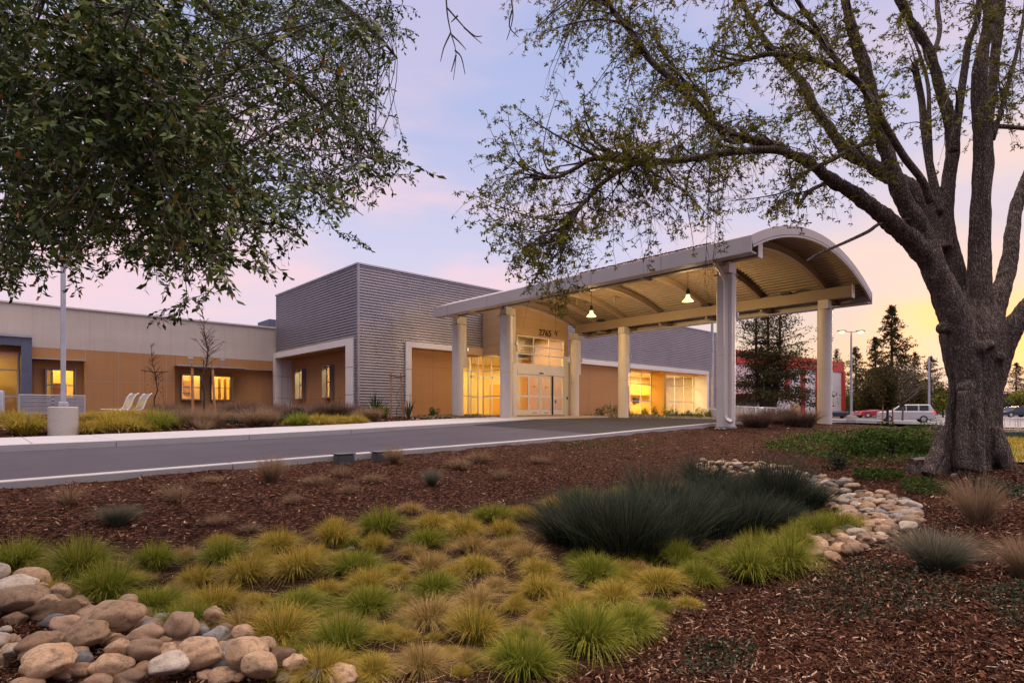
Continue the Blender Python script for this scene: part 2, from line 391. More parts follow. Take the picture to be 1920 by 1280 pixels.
M['shrub_dk'] = m_attr('dark_groundcover_leaves', [(0, (0.012, 0.020, 0.008)), (0.6, (0.032, 0.046, 0.018)), (0.93, (0.07, 0.08, 0.04)), (1, (0.14, 0.13, 0.09))], 0.6, None, 0.1, 0.2)
M['shrub_yl'] = m_attr('yellow_green_leaves', [(0, (0.07, 0.10, 0.01)), (0.5, (0.16, 0.19, 0.015)), (1, (0.32, 0.30, 0.03))], 0.6, None, 0.25)
M['shrub_pale'] = m_attr('pale_groundcover_leaves', [(0, (0.09, 0.08, 0.035)), (0.5, (0.24, 0.20, 0.10)), (1, (0.50, 0.44, 0.28))], 0.6, None, 0.2)
M['shrub_red'] = m_attr('purple_shrub_leaves', [(0, (0.03, 0.012, 0.012)), (1, (0.10, 0.045, 0.035))], 0.6, None, 0.2)
M['needle'] = m_attr('conifer_needles', [(0, (0.022, 0.022, 0.009)), (0.6, (0.062, 0.056, 0.022)), (1, (0.14, 0.095, 0.04))], 0.7, None, 0.35)
M['backleaf'] = m_attr('far_leaves', [(0, (0.035, 0.038, 0.012)), (0.6, (0.085, 0.08, 0.02)), (1, (0.20, 0.14, 0.02))], 0.7, None, 0.25)
M['flaxleaf'] = m_attr('flax_leaves', [(0, (0.05, 0.065, 0.02)), (0.6, (0.14, 0.15, 0.04)), (1, (0.32, 0.27, 0.10))], 0.45, None, 0.2)

def m_bark(name, a, b, c3, sc_=9, dist=0.03):
    q = NT(name)
    v = q.coord((1, 1, 0.30))
    vo = q.n('ShaderNodeTexVoronoi'); q.l(v, vo.inputs['Vector']); vo.inputs['Scale'].default_value = sc_ * 3.2
    n1 = q.noise(sc_, v, 8, 0.7); n2 = q.noise(1.1, detail=4)
    c = q.ramp(n1, [(0.3, a), (0.52, b), (0.75, c3)])
    c = q.mix(0.45, c, q.ramp(n2, [(0.35, tuple(x * 0.6 for x in b)), (0.65, tuple(x * 1.25 for x in b))]))
    ve = q.n('ShaderNodeTexVoronoi', feature='DISTANCE_TO_EDGE'); ve.inputs['Scale'].default_value = sc_ * 3.4
    q.l(q.mix(0.12, v, q.noise(5, detail=4)), ve.inputs['Vector']); cr_ = q.ramp(ve.outputs['Distance'], [(0.0, (.75, .75, .75)), (0.11, (0, 0, 0))])
    c = q.mix(cr_, c, tuple(x * 0.4 for x in a))
    li = q.noise(34, detail=3)
    c = q.mix(q.ramp(li, [(0.66, (0, 0, 0)), (0.74, (0.4, 0.4, 0.4))]), c, tuple(min(1, x * 1.9) for x in c3))
    q.set(c, 0.9, 0, 0.2)
    q.bump(q.mix(0.45, q.ramp(ve.outputs['Distance'], [(0.0, (0, 0, 0)), (0.25, (1, 1, 1))]), n1), 1.0, dist); return q.m
M['bark'] = m_bark('rough_bark', (0.045, 0.034, 0.028), (0.215, 0.168, 0.14), (0.42, 0.345, 0.295), 13, .045)
M['twig'] = simple('twig_bark', (0.045, 0.030, 0.026), 0.9, 0, 0.25, 8)
M['oaktwig'] = simple('pale_oak_twig', (0.085, 0.066, 0.05), 0.85, 0, 0.3, 6)
M['farbark'] = simple('far_bark', (0.06, 0.036, 0.024), 0.9, 0, 0.2, 3)
M['cutwood'] = simple('weathered_cut_wood', (0.13, 0.10, 0.085), 0.9, 0, 0.3, 12, 0.5)
def m_rock(name, a, b, vein):
    q = NT(name)
    oi = q.n('ShaderNodeObjectInfo')
    v = q.n('ShaderNodeVectorMath', operation='ADD'); q.l(q.coord(obj=True), v.inputs[0])
    cx = q.n('ShaderNodeCombineXYZ'); mu = q.n('ShaderNodeMath', operation='MULTIPLY'); q.l(oi.outputs['Random'], mu.inputs[0]); mu.inputs[1].default_value = 50
    q.l(mu.outputs[0], cx.inputs[0]); q.l(cx.outputs[0], v.inputs[1]); vv = v.outputs[0]
    c = q.ramp(q.noise(1.4, vv, 6, 0.6), [(0.3, a), (0.7, b)])
    c = q.mix(q.ramp(q.noise(5, vv, 8, 0.75), [(0.50, (0, 0, 0)), (0.62, (0.75,) * 3)]), c, vein)
    c = q.mix(q.ramp(q.noise(16, vv, 6, 0.7), [(0.42, (0, 0, 0)), (0.72, (0.6,) * 3)]), c, tuple(x * 0.45 for x in a))
    vo = q.n('ShaderNodeTexVoronoi', feature='DISTANCE_TO_EDGE'); vo.inputs['Scale'].default_value = 2.2; wv = q.mix(0.25, vv, q.noise(3, vv, 5)); q.l(wv, vo.inputs['Vector'])
    c = q.mix(q.ramp(vo.outputs['Distance'], [(0.0, (0.35,) * 3), (0.012, (0, 0, 0))]), c, tuple(x * 0.3 for x in a))
    hs = q.n('ShaderNodeHueSaturation'); mr_ = q.n('ShaderNodeMapRange'); q.l(oi.outputs['Random'], mr_.inputs[0]); mr_.inputs[3].default_value = 0.65; mr_.inputs[4].default_value = 1.3
    q.l(mr_.outputs[0], hs.inputs['Value']); q.l(c, hs.inputs['Color'])
    q.set(hs.outputs[0], 0.75, 0, 0.35); q.bump(q.noise(9, vv, 10, 0.75), 0.4, 0.02); return q.m
M['rock_tan'] = m_rock('tan_river_stone', (0.38, 0.24, 0.135), (0.56, 0.375, 0.225), (0.14, 0.09, 0.06))
M['rock_grey'] = m_rock('grey_river_stone', (0.21, 0.195, 0.185), (0.34, 0.31, 0.285), (0.08, 0.078, 0.08))
M['rock_brown'] = m_rock('brown_river_stone', (0.28, 0.175, 0.11), (0.44, 0.29, 0.185), (0.33, 0.21, 0.11))
M['rock_rust'] = m_rock('rusty_river_stone', (0.24, 0.14, 0.075), (0.34, 0.21, 0.12), (0.12, 0.08, 0.06))
M['rock_pale'] = m_rock('pale_river_stone', (0.42, 0.34, 0.26), (0.58, 0.48, 0.37), (0.22, 0.19, 0.16))

# ------------------------------------------------------------------ ground heights
HF = ([-60, -30, 0, 4.3, 7.7, 13.4, 17, 22, 30, 45, 60], [1.2, 1.05, .885, .81, .72, .50, .30, .27, .38, .60, .80])
HN = ([-60, -30, 0, 5, 11, 15, 18.8, 25, 45, 60], [1.2, 1.08, .90, .785, .66, .52, .40, .40, .70, .95])
HS = ([-60, -30, 0, 4.3, 7.7, 10.6, 13.4, 17, 21, 30, 45, 60], [1.05, .90, .735, .66, .57, .49, .40, .29, .255, .37, .58, .78])
YN, YF, YB = 9.7, 16.7, 21.5       # near kerb, far kerb, back of the pavement
def z_road(u, s):
    t = np.clip((np.asarray(s) - YN) / (YF - YN), 0, 1)
    return EYE - (np.interp(u, *HN) * (1 - t) + np.interp(u, *HF) * t)
def z_walk(u): return EYE - np.interp(u, *HS)
CP = [(900, 1270, 1.4), (300, 1270, 1.38), (640, 1050, 1.38), (830, 1010, 1.38), (1100, 1100, 1.4), (1300, 1060, 1.36), (450, 1040, 1.36),
      (950, 970, 1.38), (700, 985, 1.3), (500, 1010, 1.3), (250, 1045, 1.3), (0, 1045, 1.24), (50, 1110, 1.26), (120, 1270, 1.30),
      (1100, 1000, 1.4), (1250, 950, 1.38), (1400, 950, 1.34), (1350, 890, 1.16), (1450, 895, 1.15), (1600, 945, 1.22), (1690, 968, 1.15), (1620, 1010, 1.27), (1530, 1045, 1.32),
      (1700, 900, 1.0), (1800, 950, .98), (1920, 900, .83), (1750, 1060, 1.15), (1500, 1150, 1.33), (1300, 1250, 1.38), (1900, 1150, 1.12), (1900, 1270, 1.17),
      (1450, 850, .88), (1250, 850, .95), (1100, 880, 1.0), (1362, 803, .56), (1545, 797, .56), (1600, 870, .88), (1825, 872, .76), (1700, 835, .74),
      (1600, 800, .62), (1900, 862, .86), (1900, 826, .95), (1100, 840, .80), (900, 880, 1.02), (600, 930, 1.12), (300, 950, 1.1)]
CPW = [on_h(*c) for c in CP]
pts = [(p.x, p.y, EYE - p.z) for p in CPW]
pts += [(u, 9.6, float(np.interp(u, *HN)) + .07) for u in (-20, -10, -5, 0, 3, 6, 9, 12, 15, 19, 24, 30)]
pts += [(-3, -4, 1.2), (4, -5, 1.15), (12, -5, 1.05), (22, -8, 1.1), (-8, 2, 1.2), (-12, 6, 1.15), (30, 4, .8), (38, 9, 1.0), (50, 0, 1.15), (60, 12, 1.12), (71, 16, 1.16),
        (65, 19, 1.13), (61, 25, .85), (48, 24, .65), (80, 30, 1.0), (100, 45, .8), (120, 20, .8), (140, 90, .7), (60, -30, 1.2), (120, -40, 1.0), (0, -30, 1.2), (-40, -20, 1.3), (-50, 10, 1.2),
        (60, 60, .7), (200, 60, .6), (30, 80, .6), (-50, 60, .7)]
pts = np.array(pts)
def _phi(d2): return 0.5 * d2 * np.log(d2 + 1e-9)
def _fit():
    n = len(pts); X = pts[:, :2] / 10
    A = _phi(((X[:, None] - X[None]) ** 2).sum(-1)) + np.eye(n) * 0.02
    Pm = np.c_[np.ones(n), X]
    Mx = np.block([[A, Pm], [Pm.T, np.zeros((3, 3))]])
    return np.linalg.solve(Mx, np.r_[pts[:, 2], 0, 0, 0]), X
_w, _X = _fit()
def z_terr(u, s):
    q = np.stack([np.asarray(u, float).ravel() / 10, np.asarray(s, float).ravel() / 10], 1)
    out = np.empty(len(q))
    for i in range(0, len(q), 20000):
        c = q[i:i + 20000]
        out[i:i + 20000] = _phi(((c[:, None] - _X[None]) ** 2).sum(-1)) @ _w[:-3] + _w[-3] + c @ _w[-2:]
    d = np.hypot(q[:, 0] * 10 - 40, q[:, 1] * 10 - 20)
    out = np.clip(out, 0.2, 1.45)
    k = np.clip((d - 110) / 60, 0, 1); out = out * (1 - k) + 0.75 * k
    return (EYE - out).reshape(np.shape(u))
def Z(u, s):
    u = np.asarray(u, float); s = np.asarray(s, float)
    zt = z_terr(u, s)
    n = 0.02 * np.sin(u * 2.1 + s * 1.3) * np.sin(s * 2.7 - u) + 0.012 * np.sin(u * 7.3 + 1) * np.sin(s * 6.1)
    zt = zt + n
    tb = np.clip((s - YB) / 5.0, 0, 1); zb = z_walk(u) * (1 - tb) + np.maximum(z_walk(u), 1.10) * tb + n * 0.7 - 0.012
    zz = np.where(s <= YN - .02, zt, np.where(s < YF + .05, z_road(u, s) - .15, np.where(s < YB - 0.02, z_walk(u) - .15, zb)))
    k = np.clip((u - 36) / 8, 0, 1)
    zz = np.where(s > YN - .02, zz * (1 - k) + zt * k, zz)
    zz = np.where((u > 36) & (s > YN - .02) & (s < YB) & (u < 60), np.minimum(zz, z_road(u, s) - 0.1), zz)
    inside = (u > 15) & (u < 54) & (s > 28) & (s < 60) | (u < 14.5) & (s > 39)
    return np.where(inside, np.minimum(zz, 1.1), zz)
def zg(u, s): return float(Z(np.array([u]), np.array([s]))[0])
def gp(px, py):
    """point of the ground seen at a pixel of the photograph"""
    d = ray(px, py); lo, hi = 0.8, 90.0; t = lo
    ts = np.concatenate([np.arange(1.2, 30, 0.05), np.arange(30, 140, 0.5)])
    h = EYE + d[2] * ts - Z(d[0] * ts, d[1] * ts)
    i = np.argmax(h < 0)
    t = ts[i] if h[i] < 0 else 60.0
    return Vector((d[0] * t, d[1] * t, EYE + d[2] * t))
# ------------------------------------------------------------------ ground sheets
ua = np.unique(np.concatenate([np.arange(-10, 24, 0.22), np.arange(24, 80, 1.5), np.arange(-60, -10, 4.0), np.arange(80, 200, 10), [-900, -500, -250, -120, 250, 400, 650, 1000]]))
sa = np.unique(np.concatenate([np.arange(-6, 9.5, 0.22), [9.55, 9.67, 9.8, 16.6, 16.78, 21.45, 21.55], np.arange(10.5, 40, 1.0), np.arange(-60, -6, 4.0), np.arange(40, 140, 6), [-900, -500, -250, -120, 180, 250, 400, 650, 1000]]))
UU, SS = np.meshgrid(ua, sa)
ZZ = Z(UU, SS)
nu, ns = len(ua), len(sa)
idx = np.arange(nu * ns).reshape(ns, nu)
fq = np.stack([idx[:-1, :-1], idx[:-1, 1:], idx[1:, 1:], idx[1:, :-1]], -1).reshape(-1, 4)
g = link('ground', npmesh('ground', np.stack([UU, SS, ZZ], -1), fq, smooth=True), M['mulch'], kind='structure')

def sheet(name, us, ss, zf, m):
    u, s = np.meshgrid(np.array(us), np.array(ss)); z = zf(u, s)
    n, k = len(us), len(ss); ix = np.arange(n * k).reshape(k, n)
    f = np.stack([ix[:-1, :-1], ix[:-1, 1:], ix[1:, 1:], ix[1:, :-1]], -1).reshape(-1, 4)
    return link(name, npmesh(name, np.stack([u, s, z], -1), f, smooth=True), m, kind='structure')
us_ = np.concatenate([np.arange(-60, 60.1, 0.5)])
sheet('road', us_, np.linspace(YN + .1, YF, 9), lambda u, s: z_road(u, s), M['asphalt'])
# newer, darker asphalt under the canopy: edge runs slantwise across the lane
mb = MB(); A = []; B = []
for k in range(9):
    s = YN + .11 + (YF - .02 - YN - .11) * k / 8
    row = [(u, s, float(z_road(u, s)) + .005) for u in np.concatenate([[13.6 - (YF - s) * 0.16], np.arange(15, 60, 0.9)])]
    if k: mb.strip(prev, row)
    prev = row
mb.build('dark_asphalt_road', M['asphalt_dark'], recalc=False, kind='structure')
# pavement in slabs with joints, its kerb face to the road
def curb_line(name, us, s0, s1, ztop, zbot, m):
    mb = MB()
    for a, b in zip(us[:-1], us[1:]):
        a2, b2 = a + .006, b - .006
        mb.add([(a2, s0, zbot(a2)), (b2, s0, zbot(b2)), (b2, s1, zbot(b2)), (a2, s1, zbot(a2)), (a2, s0, ztop(a2)), (b2, s0, ztop(b2)), (b2, s1, ztop(b2)), (a2, s1, ztop(a2))],
               [(0, 3, 2, 1), (4, 5, 6, 7), (0, 1, 5, 4), (1, 2, 6, 5), (2, 3, 7, 6), (3, 0, 4, 7)])
    return mb.build(name, m, bevel=.012, kind='structure')
ztw = lambda u: float(z_walk(u)); zrn = lambda u: float(z_road(u, YN))
curb_line('curb', np.arange(-60 + .9, 24, 3.1), YN - .15, YN + .1, lambda u: zrn(u) + .02, lambda u: zrn(u) - .4, M['curb'])
curb_line('curb', np.arange(-60 + .4, 24, 3.1), YF, YF + .16, lambda u: max(ztw(u), float(z_road(u, YF)) + .008), lambda u: ztw(u) - .5, M['curb'])
curb_line('sidewalk', np.arange(-60 + .4, 52, 1.55), YF + .168, YB, lambda u: ztw(u) + .004, lambda u: ztw(u) - .3, M['conc'])
# plaza in front of the doors and walk behind the planted bed at the left
mb = MB(); mb.box(22.9, 27.4, YB + .01, 24.35, 1.0, 1.148); mb.box(18.6, 28.2, YB + .005, 23.9, 1.0, 1.143)
mb.build('plaza', M['conc'], kind='structure')
mb = MB(); P0 = gp(-60, 800)
mb.box(-16, -2.2, 27.2, 29.2, 0.6, float(z_walk(-4)) + .38); mb.build('path', M['conc'], kind='structure')
# yellow tactile strip
mb = MB()
us = np.arange(17.0, 21.6, 0.3)
mb.strip([(u, YF + .22, ztw(u) + .011) for u in us], [(u, YF + 1.1, ztw(u) + .011) for u in us])
o = mb.build('tactile_paving', M['yellow'], recalc=False)
tag(o, 'yellow tactile paving strip along the flush pavement edge before the doors', 'paving strip')
mb = MB(); mb.box(27.7, 29.0, 23.0, 24.2, 1.09, 1.152); o = mb.build('tactile_paving', M['yellow']); tag(o, 'short yellow tactile paving pad beside the entrance pier', 'paving strip')

# car park beyond, its surface follows the ground
us = np.concatenate([np.arange(52, 80, 1.5), np.arange(80, 200, 10)]); ss = np.concatenate([np.arange(-60, -6, 4.0), np.arange(-6, 40, 1.0), np.arange(40, 120, 6)])
sheet('parking_lot', us, ss, lambda u, s: Z(u, s) + .06 + .0 * u, M['asphalt_far'])
sheet('road', np.arange(30, 52.01, 1.5), np.arange(-30, 1.1, 1.0), lambda u, s: Z(u, s) + .05, M['asphalt_far'])
# soil in the basin where the sedges grow (a sheet just above the mulch ground, edges cut to an outline)
def poly_world(pp): return [gp(*p) for p in pp]
def inpoly(x, y, P):
    x = np.asarray(x); y = np.asarray(y); ins = np.zeros(x.shape, bool); n = len(P); j = n - 1
    for i in range(n):
        xi, yi = P[i][0], P[i][1]; xj, yj = P[j][0], P[j][1]
        c = ((yi > y) != (yj > y)) & (x < (xj - xi) * (y - yi) / (yj - yi + 1e-12) + xi)
        ins ^= c; j = i
    return ins
BASIN = [(-150, 1040), (150, 1040), (330, 1035), (480, 1010), (650, 985), (820, 955), (950, 945), (1120, 940), (1260, 915), (1420, 905), (1540, 925), (1620, 985), (1500, 1060), (1440, 1090), (1300, 1120), (1220, 1190), (1060, 1290), (500, 1290), (430, 1200), (330, 1160), (180, 1110), (-150, 1080)]
BW = poly_world(BASIN)
def patch(name, P, step, m, dz=.006, jit=.1):
    xs = [p[0] for p in P]; ys = [p[1] for p in P]
    u = np.arange(min(xs) - .3, max(xs) + .3, step); s = np.arange(min(ys) - .3, max(ys) + .3, step)
    U, S_ = np.meshgrid(u, s); zz = Z(U, S_) + dz
    cu = (U[:-1, :-1] + U[1:, 1:]) / 2; cs = (S_[:-1, :-1] + S_[1:, 1:]) / 2
    ins = inpoly(cu + jit * np.sin(cs * 9 + cu * 5), cs + jit * np.sin(cu * 11), P)
    ix = np.arange(U.size).reshape(U.shape)
    f = np.stack([ix[:-1, :-1], ix[:-1, 1:], ix[1:, 1:], ix[1:, :-1]], -1)[ins]
    return link(name, npmesh(name, np.stack([U, S_, zz], -1), f, smooth=True), m, kind='structure')
patch('soil', BW, .045, M['soil'], .016, .16)
LAWN = poly_world([(1880, 868), (1925, 872), (2050, 870), (2100, 822), (1880, 822)])
patch('lawn', LAWN, .22, M['lawn'], .03)

# ------------------------------------------------------------------ clinic building
FL = 1.23
clinic = thing('clinic_building', 'low clinic building with grey corrugated metal upper walls and a tall glazed entrance', 'building', (14.3, 27, 0))
def part(mb, name, m, parent=None, **k):
    p = parent or clinic
    off = p.matrix_world.translation if False else Vector(p.get('_org', (0, 0, 0)))
    mb.v = [(v[0] - off[0], v[1] - off[1], v[2] - off[2]) for v in mb.v]
    return mb.build(name, m, p, **k)
clinic['_org'] = (14.3, 27.0, 0.0)
def corr(pl, a0, a1, b0, b1, pitch=.15, depth=.055):
    """horizontally corrugated sheet on a facade plane"""
    n = max(1, round((b1 - b0) / pitch)); mb = MB(); rows = []
    prof = [(0, 0), (.20, 0), (.36, .8), (.46, 1), (.74, 1), (.86, .8)]
    for i in range(n):
        for t, d in prof: rows.append((b0 + (b1 - b0) * (i + t) / n, d * depth))
    rows.append((b1, 0))
    A = []; B = []
    for z, d in rows:
        if pl[0] == 'y': A.append((a0, pl[1] - d, z)); B.append((a1, pl[1] - d, z))
        else: A.append((pl[1] - d, a0, z)); B.append((pl[1] - d, a1, z))
    mb.strip(A, B); return mb
SF = 27.0; UC = 14.3; TOP = 9.05; PT = 5.29
pf, pc = ('y', SF), ('x', UC)
part(corr(pf, UC, 54, PT, TOP), 'corrugated_wall', M['corr'])
part(corr(pf, UC, 17.1, .8, PT), 'corrugated_wall', M['corr'])
part(corr(pf, 50.9, 54, .5, PT), 'corrugated_wall', M['corr'])
part(corr(pc, SF, 38.05, PT, TOP), 'corrugated_wall', M['corr'])
part(corr(pc, SF, 27.36, .8, PT), 'corrugated_wall', M['corr'])
mb = MB(); mb.box(UC - .07, UC + .05, SF - .07, SF + .03, .8, TOP); mb.box(54, 54.06, SF - .06, 60, .6, TOP - .01)
mb.box(UC - .05, UC + .02, 38.05, 38.15, 5, TOP)
part(mb, 'corner_trim', M['corr'])
# solid walls behind the cladding, roof and parapet cap
mb = MB()
mb.box(UC + .004, 53.95, SF + .004, SF + .2, PT + .06, TOP - .02); mb.box(UC + .004, UC + .2, SF + .21, 38.2, PT + .06, TOP - .02)
mb.box(UC + .004, 17.08, SF + .004, SF + .2, .8, PT + .05); mb.box(50.95, 53.95, SF + .004, SF + .2, .5, PT + .05)
mb.box(UC + .21, 53.9, 38.25, 38.4, .8, TOP - .03); mb.box(53.75, 53.98, SF + .21, 60, .5, TOP - .02)
part(mb, 'backing_wall', M['palewood'])
mb = MB(); mb.box(UC - .09, 54.1, SF - .1, SF + .28, TOP, TOP + .10); mb.box(UC - .09, UC + .28, SF + .281, 38.2, TOP, TOP + .10)
part(mb, 'parapet_cap', M['galv'], bevel=.01)
mb = MB(); mb.box(UC + .3, 53.7, SF + .3, 38.2, TOP - .6, TOP - .4); part(mb, 'roof', M['dark'])

# --- left portal on the end wall
def joints(mb, pl, segs, d): 
    for a0, a1, b0, b1 in segs: mb.pbox(pl, a0, a1, b0, b1, d, d + .004)
mb = MB(); d = .12
mb.pbox(pc, 27.36, 28.2, .8, PT, -.9, d); mb.pbox(pc, 38.1, 38.5, .8, PT, -1.0, d + .002); mb.pbox(pc, 28.2, 38.1, PT - .36, PT, -1.0, d + .001)
part(mb, 'portal_frame', M['portal'], bevel=.01)
mb = MB()
for z in (2.3, 3.75):
    mb.pbox(pc, 27.34, 28.22, z, z + .018, d, d + .006); mb.pbox(pc, 38.1, 38.5, z, z + .018, d + .002, d + .008)
    mb.box(UC + .02, 15.26, 38.094, 38.099, z, z + .018)
mb.box(14.62, 14.635, 38.094, 38.099, .8, 4.9)
part(mb, 'panel_joint', M['dark'])
mb = MB(); W0 = 15.3
mb.box(W0, W0 + .15, 27.5, 38.1, .8, 4.93); mb.box(UC + .02, W0, 28.2, 38.1, 4.93, 5.05)
mb.v = mb.v
# cut two narrow windows: build the wall in pieces instead
mb = MB(); z0, z1 = 2.25, 4.13
for a0, a1 in ((27.5, 31.9), (32.9, 35.9), (36.9, 38.1)): mb.box(W0, W0 + .15, a0, a1, .8, 4.95)
for a0, a1 in ((31.9, 32.9), (35.9, 36.9)): mb.box(W0, W0 + .15, a0, a1, .8, z0); mb.box(W0, W0 + .15, a0, a1, z1, 4.95)
part(mb, 'stucco_wall', M['orange'])
mb = MB(); mb.box(UC + .13, W0 - .005, 28.21, 38.09, 4.90, 4.925); part(mb, 'portal_soffit', M['tan'])
mb = MB()
for z in (2.2, 4.35): mb.box(W0 - .004, W0 - .001, 28.2, 38.09, z, z + .012)
part(mb, 'panel_joint', M['dark'])

def window(parent, pl, a0, a1, b0, b1, vs=(), hs=(), box_out=0.0, fm=None, gm=None, fw=.05, inset=0.04, boxw=.05):
    """framed window: part 'window_frame' with sub-part 'window_pane'; box_out adds a projecting metal surround"""
    fm = fm or M['alu']; gm = gm or M['glass']
    mb = MB(); d0, d1 = -inset - .06, -inset
    mb.pbox(pl, a0, a0 + fw, b0, b1, d0, d1); mb.pbox(pl, a1 - fw, a1, b0, b1, d0, d1)
    mb.pbox(pl, a0 + fw, a1 - fw, b0, b0 + fw, d0, d1); mb.pbox(pl, a0 + fw, a1 - fw, b1 - fw, b1, d0, d1)
    for v in vs: mb.pbox(pl, v - fw / 2, v + fw / 2, b0 + fw, b1 - fw, d0 - .001, d1 + .003)
    for h in hs: mb.pbox(pl, a0 + fw, a1 - fw, h - fw / 2, h + fw / 2, d0 + .004, d1 - .002)
    if box_out:
        w = boxw
        mb.pbox(pl, a0 - w, a0 - .002, b0 - w, b1 + w, -.06, box_out); mb.pbox(pl, a1 + .002, a1 + w, b0 - w, b1 + w, -.06, box_out)
        mb.pbox(pl, a0 - .002, a1 + .002, b1 + .002, b1 + w, -.06, box_out - .002); mb.pbox(pl, a0 - .002, a1 + .002, b0 - w, b0 - .002, -.06, box_out - .002)
    o = part(mb, 'window_frame', fm, parent)
    mg = MB(); mg.pbox(pl, a0 + .01, a1 - .01, b0 + .01, b1 - .01, d0 + .025, d0 + .033)
    off = Vector(parent.get('_org', (0, 0, 0))); mg.v = [(v[0] - off[0], v[1] - off[1], v[2] - off[2]) for v in mg.v]
    mg.build('window_pane', gm, o); return o
pw = ('x', W0)
for a0 in (31.9, 35.9): window(clinic, pw, a0, a0 + 1.0, z0, z1, hs=(3.2,), box_out=.28, fm=M['wframe'], boxw=.05)

# --- left portal on the front, orange wall and glass beside the entrance
mb = MB()
mb.pbox(pf, 17.1, 17.47, .8, PT, -.3, .15); mb.pbox(pf, 17.47, 22.66, PT - .30, PT, -.3, .151)
part(mb, 'portal_frame', M['portal'], bevel=.01)
mb = MB()
for z in (2.3, 3.75): mb.pbox(pf, 17.09, 17.48, z, z + .018, .15, .156)
part(mb, 'panel_joint', M['dark'])
mb = MB(); mb.box(17.47, 20.9, 27.3, 27.45, .8, 5.0); part(mb, 'stucco_wall', M['orange'])
mb = MB(); mb.box(17.5, 20.88, 27.294, 27.298, 4.0, 4.014); mb.box(19.2, 19.212, 27.294, 27.298, 1, 4.98); part(mb, 'panel_joint', M['wood'])
mb = MB(); mb.box(20.9, 22.75, 26.82, 27.32, 4.86, PT + .02); part(mb, 'lintel', M['tan'])
window(clinic, ('y', 27.3), 20.9, 22.66, FL - .1, 4.86, vs=(21.85,), hs=(3.92, 2.36), inset=0, fw=.06)

# --- entrance volume
E0, E1, EY, ET = 22.7, 27.55, 24.2, 7.62
mb = MB()
mb.box(E0, E1, EY, EY + .25, 6.0, ET); mb.box(E0, E0 + .25, EY + .25, 26.99, 4.9, ET); mb.box(E1 - .25, E1, EY + .25, 26.99, 1.0, ET)
mb.box(E0, E0 + .33, EY, EY + .25, 4.93, 6.0); mb.box(E1 - .36, E1, EY, EY + .25, 4.93, 6.0); mb.box(E0 + .25, E1 - .25, EY + .25, 27.0, ET - .3, ET - .05)
part(mb, 'entrance_wall', M['tan'])
mb = MB()
for z in (6.45, 6.98): mb.box(E0 - .002, E1, EY - .004, EY - .001, z, z + .012); 
for z in (5.45, 5.98, 6.5, 7.05): mb.box(E0 - .004, E0 - .001, EY, 26.9, z, z + .012)
mb.box(25.1, 25.112, EY - .004, EY - .001, 6.0, 7.6)
part(mb, 'panel_joint', M['wood'])
mb = MB(); mb.box(E0 - .012, E0 + .33, EY - .012, EY + .26, 1.0, 4.93); part(mb, 'entrance_pier', M['whitealu'], bevel=.01)
mb = MB(); mb.box(E1 - .36, E1 + .012, EY - .012, EY + .26, 1.0, 4.93)
part(mb, 'entrance_pier', M['whitealu'], bevel=.01)
window(clinic, ('x', E0), EY + .27, 26.98, FL - .1, 4.9, vs=(25.3,), hs=(3.92, 2.36), inset=0, fw=.06)
wz = [4.22, 4.86, 5.36, 5.95]; D0, D1 = E0 + .34, E1 - .37
window(clinic, ('y', EY), D0, D1, wz[0], wz[3], vs=(D0 + (D1 - D0) / 3, D0 + 2 * (D1 - D0) / 3), hs=wz[1:3], inset=.02, fw=.07, fm=M['whitealu'], gm=M['glass_high'])
mb = MB(); mb.box(D0, D1, EY + .03, EY + .22, 3.64, 4.21); mb.box(D0, D1, EY - .03, EY + .0295, 3.66, 3.9); part(mb, 'door_header', M['whitealu'], bevel=.01)
mb = MB(); mb.box(24.85, 25.2, EY - .07, EY - .031, 3.72, 3.79); part(mb, 'door_sensor', M['black'])
dw = (D1 - D0)
leafs = [(0, .245), (.25, .495), (.50, .74), (.76, 1.0)]
for i, (a, b) in enumerate(leafs):
    y0 = EY + (.05 if i in (0, 3) else .11); a0, a1 = D0 + dw * a, D0 + dw * b; mb = MB()
    mb.box(a0, a0 + .1, y0, y0 + .05, FL, 3.62); mb.box(a1 - .1, a1, y0, y0 + .05, FL, 3.62)
    for z, h in ((FL, .3), (2.28, .12), (3.5, .12)): mb.box(a0 + .1, a1 - .1, y0 + .001, y0 + .049, z, z + h)
    o = part(mb, 'sliding_door', M['whitealu'])
    mg = MB(); mg.box(a0 + .09, a1 - .09, y0 + .02, y0 + .028, FL + .29, 3.51); mg.v = [(v[0] - 14.3, v[1] - 27, v[2]) for v in mg.v]; mg.build('door_glass', M['glass_high'], o)
    if i in (1, 2):
        mk = MB(); mk.lathe([(0, -.004), (.075, -.004), (.075, .004), (0, .004)], 16); mk.v = [((a0 + a1) / 2 + v[0] - 14.3, y0 + .01 + v[2] - 27, 2.95 + v[1]) for v in mk.v]; mk.build('door_decal', M['yellow'], o)
        mk = MB(); mk.box(a0 + .3 - 14.3, a1 - .3 - 14.3, y0 - 27 - .004, y0 - 27 - .001, 1.33, 1.36); mk.build('door_plate', M['dark'], o)
    if i == 3:
        mk = MB(); mk.box(a0 + .16 - 14.3, a0 + .30 - 14.3, y0 - 27 + .008, y0 - 27 + .014, 1.95, 2.15); mk.build('door_sticker', M['blue'], o)
mb = MB(); mb.box(D0 + dw * .742, D0 + dw * .758, EY + .02, EY + .2, FL, 3.63); part(mb, 'door_track_post', M['dark'])
mb = MB(); mb.box(E1 - .17, E1 - .09, EY - .05, EY - .013, 2.2, 2.36); part(mb, 'push_plate', M['black'])
